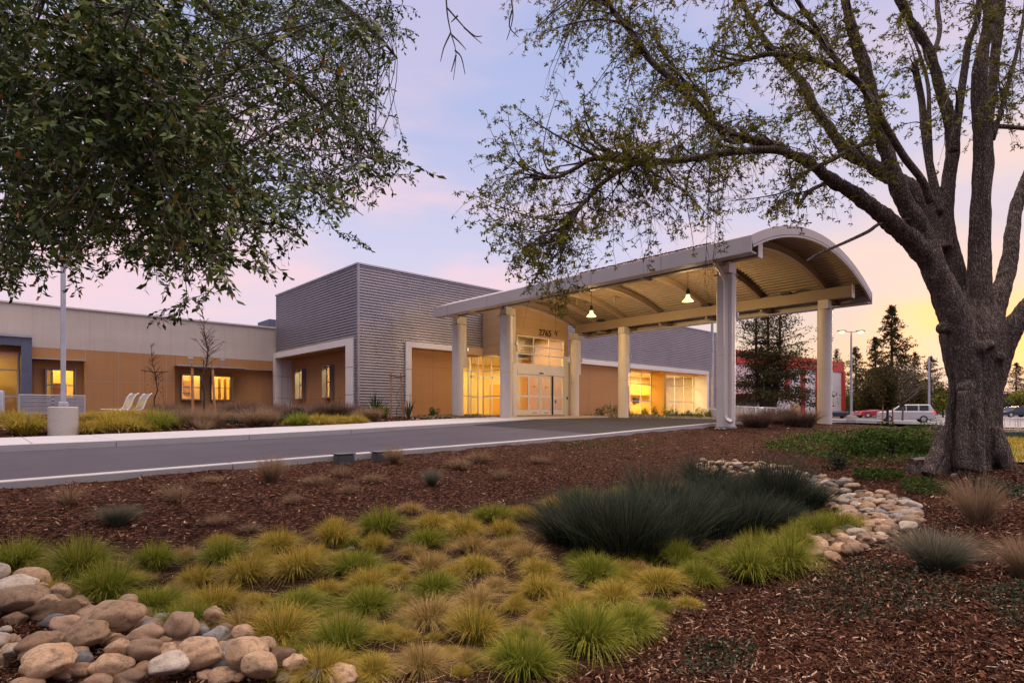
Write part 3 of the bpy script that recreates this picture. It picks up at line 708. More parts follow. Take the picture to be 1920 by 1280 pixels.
# number on the wall
cv = bpy.data.curves.new('address_number', 'FONT'); cv.body = '2765'; cv.size = .54; cv.extrude = .02; cv.align_x = 'CENTER'; cv.shear = 0.1; cv.space_character = 1.05
tmp = bpy.data.objects.new('tmp', cv); COL.objects.link(tmp)
me = bpy.data.meshes.new_from_object(tmp.evaluated_get(bpy.context.evaluated_depsgraph_get())); bpy.data.objects.remove(tmp)
o = link('address_number', me, simple('bronze', (0.07, 0.045, 0.03), 0.5, 0.5), clinic); o.location = (25.35 - 14.3, EY - .045 - 27, 6.07); o.rotation_euler = (R(90), 0, 0)

# --- right portal: long beam, orange wall, recessed window walls
mb = MB()
mb.pbox(pf, E1 + .01, 50.9, PT - .36, PT, -1.2, .15); mb.pbox(pf, 50.55, 50.9, .4, PT - .36, -1.3, .149)
part(mb, 'portal_frame', M['portal'], bevel=.01)
mb = MB(); mb.box(E1, 36.9, 27.15, 28.4, .5, PT - .36); part(mb, 'stucco_wall', M['orange'])
mb = MB()
for x in (29.4, 33.2): mb.box(x, x + .014, 27.145, 27.149, .8, 4.9)
mb.box(E1, 36.9, 27.145, 27.149, 3.8, 3.812)
part(mb, 'panel_joint', M['wood'])
mb = MB(); mb.box(43.25, 43.62, 27.02, 28.3, .5, PT - .37); part(mb, 'fin_wall', M['ochre'])
mb = MB(); mb.box(36.92, 50.5, 27.05, 28.36, PT - .365 - .02, PT - .363); part(mb, 'portal_soffit', M['tan'])
window(clinic, ('y', 28.3), 36.92, 43.24, FL - .05, 4.88, vs=(38.55, 40.15, 41.75), hs=(3.82, 2.35), inset=0, fw=.06, fm=M['whitealu'])
window(clinic, ('y', 28.3), 43.64, 50.5, FL - .05, 4.88, vs=(45.6, 47.2, 48.8), hs=(3.82, 2.35), inset=0, fw=.06, fm=M['whitealu'])
mb = MB(); mb.box(36.92, 50.5, 28.1, 28.42, .5, FL - .055); part(mb, 'sill_wall', M['portal'])
mb = MB(); mb.box(35.9, 36.0, 27.08, 27.145, 1.9, 2.2); part(mb, 'outlet_box', M['galv'])

# --- rooms behind the glass
mb = MB(); mb.box(15.5, 53.7, 27.46, 38.2, FL - .12, FL - .02); mb.box(E0 + .02, E1 - .26, EY + .02, 27.45, FL - .12, FL - .021)
part(mb, 'floor_slab', M['carpet'])
mb = MB()
mb.box(20.2, 35.5, 33.0, 33.1, FL, 5.0); mb.box(20.1, 20.2, 27.5, 33, FL, 5.0); mb.box(35.5, 35.6, 28.45, 35, FL, 5.0)
mb.box(35.6, 53.6, 34.0, 34.1, FL, 5.0); mb.box(43.9, 44.0, 31.3, 34.0, FL, 5.0)
mb.box(18.6, 18.7, 28, 38.0, FL, 5.0)
part(mb, 'interior_wall', M['inner'])
mb = MB(); mb.box(15.5, 53.6, 28.44, 38.1, 4.96, 5.04); mb.box(20.2, 27.2, 27.46, 28.43, 4.96, 5.04); mb.box(E0 + .26, E1 - .26, EY + .26, 27.45, 6.3, 6.36)
part(mb, 'interior_ceiling', M['ceil'])
# inner doors, panels, cabinets
mb = MB()
for x0, x1, y, zt in ((22.0, 22.9, 32.98, 3.5), (24.6, 25.6, 32.98, 3.5), (28.5, 29.5, 32.98, 3.5), (38.9, 40.3, 33.98, 3.75), (45.3, 46.2, 33.98, 3.6)):
    mb.box(x0, x1, y - .05, y, FL, zt)
part(mb, 'interior_door', M['ochre'])
mb = MB()
for x0, x1, y, zt in ((22.0, 22.9, 32.98, 3.5), (24.6, 25.6, 32.98, 3.5)):
    mb.box(x0 - .1, x0 - .001, y - .08, y, FL, zt + .1); mb.box(x1 + .001, x1 + .1, y - .08, y, FL, zt + .1); mb.box(x0, x1, y - .08, y - .001, zt, zt + .1)
mb.box(22.9, 23.0, 28.4, 28.5, FL, 4.9); mb.box(24.7, 24.8, 28.4, 28.5, FL, 4.9); mb.box(26.3, 26.4, 28.4, 28.5, FL, 4.9); mb.box(22.9, 26.4, 28.4, 28.48, 3.6, 3.75); mb.box(22.9, 26.4, 28.41, 28.47, 2.3, 2.4)
part(mb, 'interior_trim', M['whitealu'])
mb = MB(); mb.box(47.0, 51.0, 33.2, 33.98, 3.1, 4.1); mb.box(46.6, 51.5, 33.2, 33.98, FL, 2.1); mb.box(41.3, 42.6, 33.93, 33.98, 2.2, 3.9); part(mb, 'cabinets', M['ochre'])
mb = MB(); mb.box(42.9, 43.7, 33.9, 33.96, 2.0, 3.8); mb.box(48.6, 49.2, 33.6, 33.98, 2.3, 2.8); mb.box(37.0, 38.2, 33.9, 33.97, 2.6, 3.5); part(mb, 'wall_picture', M['dark'])
# lit ceiling lamps of the rooms
def room_lamp(x, y, z, w, h, energy, col=(1, .70, .30)):
    l = bpy.data.lights.new('ceiling_lamp', 'AREA'); l.shape = 'RECTANGLE'; l.size = w; l.size_y = h; l.energy = energy; l.color = col
    o = bpy.data.objects.new('ceiling_lamp', l); COL.objects.link(o); o.location = (x - 14.3, y - 27, z); o.parent = clinic
LK = 1.0
for x in (37.5, 41.0, 45.5, 49.0): room_lamp(x, 31.0, 4.94, 2.0, 3.0, (290 if x < 43 else 360) * LK)
for x, y in ((22.0, 30.5), (25.5, 30.5), (30, 30.5)): room_lamp(x, y, 4.94, 1.6, 2.4, 120 * LK)
room_lamp(25.1, 25.8, 6.27, 1.6, 1.2, 160 * LK)
room_lamp(17.0, 33.0, 4.94, 1.4, 6, 420 * LK, (1, .78, .38))

# ------------------------------------------------------------------ left wing
wing = thing('office_wing', 'long low wing with cream upper wall over an orange lower wall', 'building', (0, 38.6, 0)); wing['_org'] = (0, 38.6, 0)
SW = 38.6; ps = ('y', SW)
zt, zb = 6.95, 4.78
xw0 = -40
# openings (from the photograph, on the wall plane)
def q_(px, py): p = on_y(px, py, SW); return p.x, p.z
r1 = (on_y(59, 690, SW).x, on_y(160, 690, SW).x, 4.18)     # recess with the left window
r2 = (on_y(328, 690, SW).x, 15.9, 4.18)                    # recess with the two windows
w1 = (q_(87, 0)[0], q_(141, 0)[0]); w2 = (q_(342, 0)[0], q_(380, 0)[0]); w3 = (q_(398, 0)[0], q_(437, 0)[0])
wz0 = q_(360, 749)[1]; wz1 = q_(360, 702)[1]
gx = q_(60, 0)[0]
mb = MB()
mb.box(xw0, 16, SW, SW + .3, zb, zt); part(mb, 'cream_wall', M['cream'], wing)
mb = MB()
mb.box(xw0, gx - 6.5, SW + .003, SW + .3, .8, zb); mb.box(gx, r1[0] + .02, SW + .003, SW + .3, .8, zb) 
mb.box(r1[1], r2[0], SW + .003, SW + .3, .8, zb)
for (a, b, zc) in (r1, r2): mb.box(a + .02, b, SW + .004, SW + .29, zc, zb)
mb.box(gx - 6.5, gx, SW + .003, SW + .3, 4.5, zb)
for (a, b, zc), wins in ((r1, (w1,)), (r2, (w2, w3))):
    e = a + .02
    for x0, x1 in wins:
        mb.box(e, x0, SW + .35, SW + .5, .8, zc); mb.box(x0, x1, SW + .35, SW + .5, .8, wz0); mb.box(x0, x1, SW + .35, SW + .5, wz1, zc); e = x1
    mb.box(e, b, SW + .35, SW + .5, .8, zc)
part(mb, 'orange_wall', M['orange'], wing)
mb = MB()
for px in (60, 168, 197, 320, 420): x = q_(px, 0)[0]; mb.box(x, x + .018, SW - .004, SW - .001, zb, zt)
mb.box(q_(160, 0)[0], q_(160, 0)[0] + .02, SW - .002, SW + .002, 1, zb)
for px in (222, 262, 312): x = q_(px, 0)[0]; mb.box(x, x + .012, SW - .001, SW + .002, 1, zb)
mb.box(q_(160, 0)[0], q_(328, 0)[0], SW - .001, SW + .002, 3.1, 3.112)
part(mb, 'panel_joint', M['palewood'], wing)
mb = MB(); mb.box(xw0, 16.2, SW - .08, SW + .4, zt, zt + .10); part(mb, 'parapet_cap', M['portal'], wing, bevel=.01)
mb = MB(); mb.box(xw0, 16, SW + .5, SW + 8, zt - .7, zt - .5); part(mb, 'roof', M['dark'], wing)
pr = ('y', SW + .35)
window(wing, pr, w1[0], w1[1], wz0 - .3, wz1, hs=(wz0 + (wz1 - wz0) * .45,), vs=((w1[0] + w1[1]) / 2 + .2,), box_out=.30, fw=.045, boxw=.035, fm=M['wframe'])
window(wing, pr, w2[0], w2[1], wz0, wz1, hs=((wz0 + wz1) / 2,), box_out=.30, fw=.045, boxw=.035, fm=M['wframe'])
window(wing, pr, w3[0], w3[1], wz0, wz1, hs=((wz0 + wz1) / 2,), box_out=.30, fw=.045, boxw=.035, fm=M['wframe'])
mb = MB(); mb.box(r1[0], r1[1], SW - .35, SW + .32, 4.15, 4.20); part(mb, 'sun_shade', M['galv'], wing)
mb = MB(); xs_ = q_(455, 0)[0]; mb.box(r2[0] - .05, xs_, SW - .75, SW + .3, 4.12, 4.19); mb.box(xs_, 15.9, SW - .05, SW + .3, 4.14, 4.18); part(mb, 'sun_shade', M['galv'], wing)
# blue metal frame round the big glazed bay at the far left
mb = MB(); fx = on_y(60, 0, 37.7).x
mb.box(fx - .42, fx, 37.7, 38.59, .8, 5.15); mb.box(fx - 8, fx - .42, 37.7, 38.59, 4.72, 5.15); mb.box(fx - 8.0, fx - 7.6, 37.7, 38.59, .8, 4.72)
part(mb, 'bay_frame', M['bluemetal'], wing, bevel=.01)
mb = MB(); mb.box(fx - 8, fx + .03, 37.6, 38.0, 5.151, 5.27); part(mb, 'bay_cap', M['galv'], wing)
gy = 38.9
gx1 = on_y(36, 0, gy).x
window(wing, ('y', gy), gx1 - 6, gx1, FL - .1, 4.5, vs=(gx1 - 2, gx1 - 4), hs=(2.2, 3.55), inset=0, fw=.08, fm=M['whitealu'])
mb = MB(); mb.box(gx1, gx + .1, gy, gy + .12, .8, 4.5); part(mb, 'bay_side_wall', M['wood'], wing)
# rooms
mb = MB(); mb.box(xw0, 14, 42.8, 42.9, FL, 4.7); mb.box(gx + .8, gx + .9, 39.3, 42.8, FL, 4.7); mb.box(w2[0] - 2, w2[0] - 1.9, 39.3, 42.8, FL, 4.7)
mb.box(w3[1] + 1.5, w3[1] + 1.6, 39.3, 42.8, FL, 4.7); mb.box((w2[1] + w3[0]) / 2, (w2[1] + w3[0]) / 2 + .1, 39.3, 42.8, FL, 4.7); part(mb, 'interior_wall', M['inner'], wing)
mb = MB(); mb.box(xw0, 14, SW + .6, 42.9, 4.7, 4.75); part(mb, 'interior_ceiling', M['ceil'], wing)
mb = MB(); mb.box(xw0, 14, SW + .6, 42.9, FL - .1, FL); part(mb, 'floor_slab', M['carpet'], wing)
mb = MB(); mb.box(w2[0] + .1, w2[0] + .7, 41.4, 41.8, 3.1, 3.9) ; mb.box(w2[0] + 1.6, w2[0] + 2.2, 40.5, 40.9, 3.3, 4.1); mb.box(w3[0] - .1, w3[0] + .5, 41.3, 41.8, FL, 3.2)
for k in range(4): mb.box(w3[0] + 1.0 + k * .35, w3[0] + 1.12 + k * .35, 40.8, 41.0, FL, 3.6)
mb.box(w1[0] + .4, w1[0] + 1.0, 40.5, 41, FL, 3.0)
mb.box(w1[0] + 1.3, w1[0] + 1.45, 40.2, 40.3, FL, 4.6); mb.box(w2[0] + 1.0, w2[0] + 1.5, 42.6, 42.78, 2.7, 3.5); mb.box(gx1 - 1.6, gx1 - .7, 41.8, 42.2, FL, 3.4); mb.box(gx1 - 4, gx1 - 2.6, 41.2, 42.0, FL, 2.3); mb.box(gx1 - 2.1, gx1 - 1.9, 40.5, 40.7, FL, 4.6)
part(mb, 'cabinets', M['wood'], wing)
for x, e in ((w2[0] + .9, 90), (w3[0] + 1.2, 90), (w1[0] + 1, 90), (gx1 - 2.5, 110)):
    l = bpy.data.lights.new('ceiling_lamp', 'AREA'); l.shape = 'RECTANGLE'; l.size = 1.4; l.size_y = 2; l.energy = e * LK; l.color = (1, .66, .20)
    o = bpy.data.objects.new('ceiling_lamp', l); COL.objects.link(o); o.location = (x, 41 - 38.6, 4.66); o.parent = wing
# three floodlights standing on the sun shade
for px, lb in ((360, 'small grey floodlight on the sun shade, over the left of the twin windows'), (392, 'small grey floodlight on the sun shade, between its two fellows'), (420, 'small grey floodlight on the sun shade, over the right of the twin windows')):
    p = on_y(px, 690, SW - .5); fl = thing('floodlight', lb, 'floodlight', (p.x, SW - .3, 4.19), 0, 'floodlights on the sun shade')
    mb = MB(); mb.tube([(0, 0, 0), (-.1, -.25, .32), (-.12, -.3, .36)], .022, 6); mb.build('arm', M['galv'], fl)
    mb = MB(); mb.box(-.27, .03, -.40, -.27, .34, .48); mb.build('lamp_head', M['galv'], fl, bevel=.02)
# rooftop plant unit
ru = MB(); p0 = on_y(505, 600, 44); p1 = on_y(535, 600, 44); ru.box(p0.x, p1.x + 2, 44, 46.5, 6.0, 8.45); o = ru.build('rooftop_unit', M['bluemetal'], bevel=.03); tag(o, 'dark blue metal rooftop unit behind the grey corner volume', 'rooftop unit')

# ------------------------------------------------------------------ entrance canopy (barrel vault over the driveway)
can = thing('entrance_canopy', 'large arched entrance canopy on six round columns over the driveway', 'canopy', (23.1, 15.8, 0)); can['_org'] = (23.1, 15.8, 0)
CX = 23.1; HW = 6.1; Y0, Y1 = 7.66, 24.05; ZE = 6.23; ZT = 6.71; RISE = 1.27
RC = (HW * HW + RISE * RISE) / (2 * RISE); ZC = ZT + RISE - RC; AM = math.asin(HW / RC)
def arc(r_off, n=48, am=AM): return [(CX + (RC + r_off) * math.sin(-am + 2 * am * k / n), ZC + (RC + r_off) * math.cos(-am + 2 * am * k / n)) for k in range(n + 1)]
def band(r0, r1, y0, y1, n=48, am=AM):
    mb = MB(); a = arc(r0, n, am); b = arc(r1, n, am); mb.extr(a + b[::-1], 'y', y0, y1)
    return mb
def band_q(r0, r1, y0, y1, n=48, am=AM):      # same but made of quads
    mb = MB(); a = arc(r0, n, am); b = arc(r1, n, am)
    for k in range(n):
        mb.add([(a[k][0], y0, a[k][1]), (a[k + 1][0], y0, a[k + 1][1]), (b[k + 1][0], y0, b[k + 1][1]), (b[k][0], y0, b[k][1]),
                (a[k][0], y1, a[k][1]), (a[k + 1][0], y1, a[k + 1][1]), (b[k + 1][0], y1, b[k + 1][1]), (b[k][0], y1, b[k][1])],
               [(0, 1, 2, 3), (7, 6, 5, 4), (0, 4, 5, 1), (3, 2, 6, 7)])
    return mb
# corrugated deck: ribs run along the vault
nr = 46; mb = MB(); rows = []
for k in range(nr):
    for t, dd in ((0, 0), (.12, .075), (.5, .075), (.62, 0)):
        w = -AM + 2 * AM * (k + t) / nr; r_ = RC - .10 + dd; rows.append((CX + r_ * math.sin(w), ZC + r_ * math.cos(w)))
mb.strip([(x, Y0 + .05, z) for x, z in rows], [(x, Y1 - .02, z) for x, z in rows]); part(mb, 'roof_deck', M['deck'], can)
part(band_q(-.05, 0, Y0 + .02, Y1), 'roof_sheet', M['fascia'], can)
part(band_q(-.34, .03, Y0 - .06, Y0 + .02), 'arch_fascia', M['fascia'], can, smooth=30)
part(band_q(-.27, -.255, Y0 - .066, Y0 - .06), 'fascia_joint', M['dark'], can)
part(band_q(-.34, .02, Y1, Y1 + .05), 'arch_fascia', M['fascia'], can, smooth=30)
for sx in (-1, 1):
    x = CX + sx * HW; mb = MB()
    mb.box(x - .03, x + .03, Y0 - .07, Y1 + .06, ZE, ZT + .03); mb.box(min(x, x - sx * .42), max(x, x - sx * .42), Y0 - .03, Y1 + .03, ZE + .012, ZE + .06)
    part(mb, 'eave_fascia', M['fascia'], can, bevel=.01)
for y in (10.7, 13.75, 16.8, 19.85, 22.9):
    for sx in (-1, 1): x = CX + sx * (HW + .0305); mb = MB(); mb.box(x - .002, x + .002, y, y + .014, ZE + .005, ZT + .025); part(mb, 'fascia_joint', M['dark'], can)
# fallen leaves lie along the left eave
v = []; f = []; 
for k in range(900):
    yy = random.uniform(9.0, 14.5); xx = CX - HW + .08 + abs(random.gauss(0, .13)); zz = ZT + .04 + (xx - CX + HW) * .35 + random.random() * .05; a = random.random() * 6.28; L = .05
    n = len(v); v += [(xx - L * math.cos(a), yy - L * math.sin(a), zz), (xx + .02, yy, zz + .02), (xx + L * math.cos(a), yy + L * math.sin(a), zz), (xx - .02, yy + .02, zz - .01)]; f.append((n, n + 1, n + 2, n + 3))
lv = npmesh('leaf_litter', v, f, {'rnd': ('FACE', RN.random(len(f)))}); lm = m_attr('dead_leaves', [(0, (.10, .03, .02)), (1, (.28, .10, .06))], .8)
link('leaf_litter', lv, lm, label='reddish dead leaves lying along the left eave of the canopy', cat='leaf litter', kind='stuff')
# long beams over the column rows
BX = (18.4, 27.8); ZB0, ZB1 = 6.42, 6.93
for bx in BX:
    mb = MB(); mb.box(bx - .12, bx + .12, Y0 + .3, Y1 - .3, ZB0, ZB1); part(mb, 'long_beam', M['canopy'], can, bevel=.008)
    mb = MB(); mb.box(bx - .16, bx + .16, Y0 + .27, Y0 + .299, ZB0 - .04, ZB1 + .02); part(mb, 'beam_end_plate', M['whitealu'], can)
# arched ribs
for y in (9.1, 12.0, 14.9, 17.7, 20.1, 22.1, 23.7):
    part(band_q(-.36, -.105, y - .09, y + .09), 'arch_rib', M['canopy'], can, smooth=30)
    for sx in (-1, 1):
        x0, x1 = sorted((CX + sx * (HW - .05), CX + sx * (HW - 1.3))); mb = MB(); mb.box(x0, x1, y - .06, y + .06, ZE + .065, ZE + .17); part(mb, 'outrigger', M['canopy'], can)
# columns
CY = (9.1, 20.1, 23.9)
def column(x, y, near=False):
    o_ = Vector((x - 23.1, y - 15.8, 0)); zb_ = min(zg(x, y), float(z_walk(x))) - .25 if y < 10 else 1.0
    mb = MB(); mb.lathe([(.30, zb_), (.30, 6.02)], 40, o_); c = mb.build('column', M['column'], can, smooth=40)
    mb = MB(); mb.box(o_.x - .306, o_.x + .306, o_.y - .306, o_.y + .306, 6.0, 6.018); mb.build('cap_plate', M['canopy'], c)
    mb = MB(); mb.tube([(o_.x, o_.y, 3.3), (o_.x, o_.y, 3.312)], .3015, 40); mb.build('weld_seam', M['fascia'], c)
    mb = MB(); mb.box(o_.x - .215, o_.x + .215, o_.y - .215, o_.y + .215, 6.02, ZB0 - .002); mb.build('column_cap', M['column'], c, bevel=.008)
    mb = MB(); mb.box(o_.x + .1, o_.x + .50, o_.y - .13, o_.y + .08, 3.78, 6.38); mb.build('channel_cover', M['column'], c, bevel=.01)
    mb = MB()
    for dy in (-.09, .03): mb.tube([(o_.x + .53, o_.y + dy, 3.78), (o_.x + .53, o_.y + dy, 6.35)], .018, 8)
    mb.build('conduit', M['canopy'], c)
    mb = MB(); mb.box(o_.x + .51, o_.x + .62, o_.y - .16, o_.y + .02, 4.62, 4.82); mb.build('junction_box', M['galv'], c, bevel=.01)
    return c
for x in BX:
    for y in CY:
        c = column(x, y)
        if x == BX[0] and y == 9.1:
            ox, oy = x - 23.1, y - 15.8; zr = zg(x, y)
            mb = MB()
            p = [(ox - 1.15, oy - .15, 6.28), (ox - .52, oy - .18, 5.85), (ox - .42, oy - .2, 5.7), (ox - .42, oy - .2, zr + .42), (ox - .42, oy - .24, zr + .3), (ox - .46, oy - .42, zr + .2)]
            mb.tube(p, .075, 4)
            mb.tube([(ox - .27, oy - .32, 5.95), (ox - .27, oy - .32, zr + .3)], .045, 8)
            mb.build('downspout', M['column'], can)
            mb = MB(); mb.lathe([(.3, 0), (.36, 0), (.36, .06), (.3, .06)], 8, (ox, oy, zr)); 
            mb.build('column_collar', M['base'], can)
# sprinkler / conduit hangers and small flood lights under the vault
for (x, y) in ((21.2, 19.5), (21.4, 15.6), (25.4, 12.0), (25.2, 18.8), (24.6, 21)):
    zz = ZC + math.sqrt((RC - .1) ** 2 - (x - CX) ** 2); mb = MB(); mb.box(x - .04 - 23.1, x + .04 - 23.1, y - .04 - 15.8, y + .04 - 15.8, zz - .35, zz); mb.build('hanger', M['canopy'], can)
for y in (10.6, 14.6, 21.4):
    x = 27.35; mb = MB(); mb.box(x - .16 - 23.1, x + .16 - 23.1, y - .2 - 15.8, y + .2 - 15.8, 6.86, 6.95); mb.tube([(x + .1 - 23.1, y - 15.8, 6.9), (27.8 - 23.1, y - 15.8, 6.95)], .02, 6); mb.build('canopy_uplight', M['dark'], can)

# pendant lamps
def pendant(y, lb):
    zc = ZC + RC - .36; zl = 6.34
    t = thing('pendant_lamp', lb, 'lamp', (CX, y, zl), 0, 'pendant lamps under the canopy')
    mb = MB(); mb.tube([(0, 0, .58), (0, 0, zc + .2 - zl)], .012, 6); mb.build('cable', M['dark'], t)
    mb = MB(); mb.lathe([(.025, .58), (.07, .52), (.09, .40), (.075, .30)], 20); mb.build('lamp_housing', M['dark'], t, smooth=40)
    mb = MB(); mb.lathe([(.075, .30), (.085, .22), (.11, .15), (.19, .075), (.255, 0), (.25, 0), (.185, .07), (.10, .145), (.08, .22), (.07, .295)], 28); mb.build('lamp_shade', M['lampshade'], t, smooth=60)
    mb = MB(); mb.lathe([(.01, .25), (.05, .22), (.055, .16), (.04, .09), (.01, .06)], 16); mb.build('bulb', M['lamp'], t, smooth=60)
    l = bpy.data.lights.new('lamp_light', 'POINT'); l.energy = 300; l.color = (1, .66, .28); l.shadow_soft_size = .3
    o = bpy.data.objects.new('lamp_light', l); COL.objects.link(o); o.location = (0, 0, -.12); o.parent = t
pendant(18.7, 'glowing glass pendant lamp under the canopy, the one nearer the entrance doors')
pendant(13.2, 'glowing glass pendant lamp under the canopy, the one nearer the front arch')
# ------------------------------------------------------------------ grasses
def blades(n, rad, h, spread, rise=1.0, w=.006, seg=4, seed=0, tipdry=1.0, droop=1.0):
    """arching blades growing from a small base disc; face attributes rnd, tt"""
    g_ = np.random.default_rng(seed)
    az = g_.random(n) * 2 * np.pi; rr = rad * np.sqrt(g_.random(n)); a2 = az + g_.normal(0, .35, n)
    bx, by = rr * np.cos(az), rr * np.sin(az)
    L = h * (0.65 + .5 * g_.random(n)); out = spread * (np.clip(g_.normal(.75, .35, n), .02, 1.5) if droop < 1.2 else (.08 + 1.0 * g_.random(n) ** .75 + .12 * g_.normal(size=n)).clip(.02, 1.4)); dr = droop * (.6 + .8 * g_.random(n))
    t = np.linspace(0, 1, seg + 1)
    T = t[None, :]
    r_ = out[:, None] * (0.35 * T + .65 * T ** 1.7)
    z_ = L[:, None] * rise * (T * 1.25 - dr[:, None] * .62 * (out / max(spread, 1e-6))[:, None] * T ** 2.6)
    z_ = np.maximum(z_, -.02 + 0 * T)
    px = bx[:, None] + r_ * np.cos(a2)[:, None]; py = by[:, None] + r_ * np.sin(a2)[:, None]
    tw = g_.random(n) * np.pi
    sx, sy = np.cos(tw), np.sin(tw)
    ww = w * (0.7 + .6 * g_.random(n))[:, None] * (1 - T ** 2 * .85) * .5
    A = np.stack([px - sx[:, None] * ww, py - sy[:, None] * ww, z_], -1); B = np.stack([px + sx[:, None] * ww, py + sy[:, None] * ww, z_], -1)
    V = np.stack([A, B], 2).reshape(n, (seg + 1) * 2, 3)
    base = (np.arange(n) * (seg + 1) * 2)[:, None]
    k = np.arange(seg)[None, :] * 2
    Fq = np.stack([base + k, base + k + 1, base + k + 3, base + k + 2], -1).reshape(-1, 4)
    rnd = np.repeat(g_.random(n), seg); tt = np.tile((np.arange(seg) + .5) / seg, n) * tipdry * np.repeat(.5 + .7 * g_.random(n), seg)
    return V.reshape(-1, 3), Fq, rnd, np.clip(tt, 0, 1)
def tuft_mesh(name, mat, **k):
    V, Fq, r_, t_ = blades(**k)
    me = npmesh(name, V, Fq, {'rnd': ('FACE', r_), 'tt': ('FACE', t_)}); me.materials.append(mat); return me
TM = {}
for key, mat, kw in (('green', 'g_green', dict(n=1500, rad=.13, h=.345, spread=.43, w=.0070, droop=1.35)),
                     ('gold', 'g_gold', dict(n=1400, rad=.13, h=.32, spread=.43, w=.0062, droop=1.4)),
                     ('straw', 'g_straw', dict(n=1250, rad=.12, h=.31, spread=.45, w=.0058, droop=1.4)),
                     ('reed', 'g_reed', dict(n=1000, rad=.24, h=.80, spread=.42, w=.0075, droop=.35, rise=.9)),
                     ('blue', 'g_blue', dict(n=1500, rad=.10, h=.42, spread=.42, w=.0045, droop=.55)),
                     ('tan', 'g_tan', dict(n=1000, rad=.10, h=.50, spread=.42, w=.005, droop=.6)),
                     ('mauve', 'g_mauve', dict(n=1400, rad=.30, h=.50, spread=.45, w=.008, droop=.6)),
                     ('wisp', 'g_tan', dict(n=420, rad=.12, h=.36, spread=.40, w=.006, droop=1.0))):
    TM[key] = [tuft_mesh('grass_' + key, M[mat], seed=100 + i * 7 + len(key), **{**kw, 'h': kw['h'] * (.86 + .09 * i), 'n': int(kw['n'] * (1.15 - .1 * i))}) for i in range(5)]
TR = random.Random(5)
def tuft(kind, x, y, size, label, cat, group, name='grass_tuft', zs=1.0):
    o = bpy.data.objects.new(name, TR.choice(TM[kind])); COL.objects.link(o)
    o.location = (x, y, zg(x, y) - .01 + (.016 if inpoly(np.array([x]), np.array([y]), BW)[0] else 0)); o.rotation_euler = (TR.uniform(-.13, .13), TR.uniform(-.13, .13), TR.random() * 6.28)
    o.scale = (size * TR.uniform(.88, 1.14), size * TR.uniform(.88, 1.14), size * zs * TR.uniform(.85, 1.18)) if kind in ('green', 'gold', 'straw', 'reed') else (size, size, size * zs)
    return tag(o, label, cat, group)
# sedges of the basin: pixel of the tuft's foot, width in pixels, kind
SEDGE = [
 (35, 1075, 130, 'green'), (150, 1085, 150, 'green'), (290, 1070, 110, 'green'), (420, 1055, 100, 'green'), (520, 1035, 90, 'gold'), (625, 1025, 80, 'gold'), (715, 1005, 100, 'green'),
 (200, 1125, 120, 'green'), (290, 1150, 130, 'green'), (370, 1100, 100, 'gold'), (465, 1095, 110, 'gold'), (560, 1085, 100, 'gold'), (665, 1080, 115, 'green'), (705, 1035, 70, 'gold'),
 (85, 1130, 90, 'gold'), (400, 1150, 110, 'gold'), (350, 1190, 110, 'green'), (460, 1200, 110, 'straw'), (560, 1150, 110, 'green'), (525, 1205, 150, 'gold'), (640, 1230, 150, 'green'),
 (690, 1115, 110, 'gold'), (690, 1155, 120, 'green'), (800, 1030, 90, 'green'), (775, 1050, 70, 'straw'), (805, 1080, 95, 'straw'), (815, 1120, 105, 'green'), (805, 1170, 120, 'straw'),
 (600, 1275, 130, 'gold'), (790, 1268, 150, 'straw'), (890, 1205, 130, 'gold'), (895, 1145, 110, 'straw'), (895, 1075, 90, 'gold'), (885, 1040, 80, 'straw'), (870, 1010, 80, 'gold'),
 (810, 995, 80, 'gold'), (925, 980, 90, 'green'), (980, 975, 80, 'gold'), (945, 1010, 70, 'gold'), (950, 1035, 75, 'straw'), (985, 1055, 80, 'straw'), (1010, 1085, 90, 'gold'),
 (1015, 1125, 105, 'gold'), (930, 1110, 70, 'straw'), (980, 1275, 160, 'green'), (1100, 1225, 165, 'green'), (1060, 1165, 100, 'gold'), (1180, 1195, 140, 'green'), (1150, 1135, 110, 'gold'), (1225, 1165, 60, 'straw'),
 (1115, 1095, 115, 'green'), (1235, 1110, 100, 'gold'), (1310, 1095, 100, 'green'), (1405, 1090, 110, 'green'), (1475, 1070, 110, 'green'), (1420, 1050, 90, 'green'), (1360, 1060, 90, 'green'), (1495, 1040, 80, 'green'),
 (1570, 1000, 90, 'green'), (1530, 1010, 90, 'green'), (1600, 988, 60, 'gold'), (1180, 1060, 80, 'green'), (1275, 1065, 80, 'green'), (1040, 960, 70, 'gold'), (1090, 950, 70, 'green'), (1150, 945, 70, 'gold'),
 (1210, 935, 70, 'green'), (1270, 925, 60, 'gold'), (1310, 912, 45, 'gold'), (1160, 925, 40, 'green'), (720, 1200, 70, 'gold'), (850, 1090, 60, 'gold'), (740, 1075, 60, 'gold'), (610, 1120, 80, 'gold'),
 (330, 1125, 70, 'straw'), (480, 1145, 80, 'gold'), (590, 1050, 70, 'gold'), (1090, 1060, 70, 'green'), (1290, 1140, 60, 'gold'), (1570, 1040, 50, 'gold'), (70, 1095, 80, 'green'), (245, 1100, 80, 'gold'), (880, 1255, 70, 'straw'), (700, 1270, 100, 'gold'), (540, 1260, 90, 'green')]
SG = random.Random(77)
_n = 0
while _n < 46:
    a, b = SG.uniform(330, 1300), SG.uniform(960, 1275)
    if not inpoly(np.array([a]), np.array([b]), BASIN)[0] or (1000 < a and b < 1070) or any(abs(a - q[0]) < q[2] * .42 and abs(b - q[1]) < q[2] * .22 for q in SEDGE): continue
    SEDGE.append((a, b, SG.uniform(38, 66) * (b / 1150), SG.choice(('gold', 'green', 'gold', 'straw')))); _n += 1
rows_ = []; SD = []
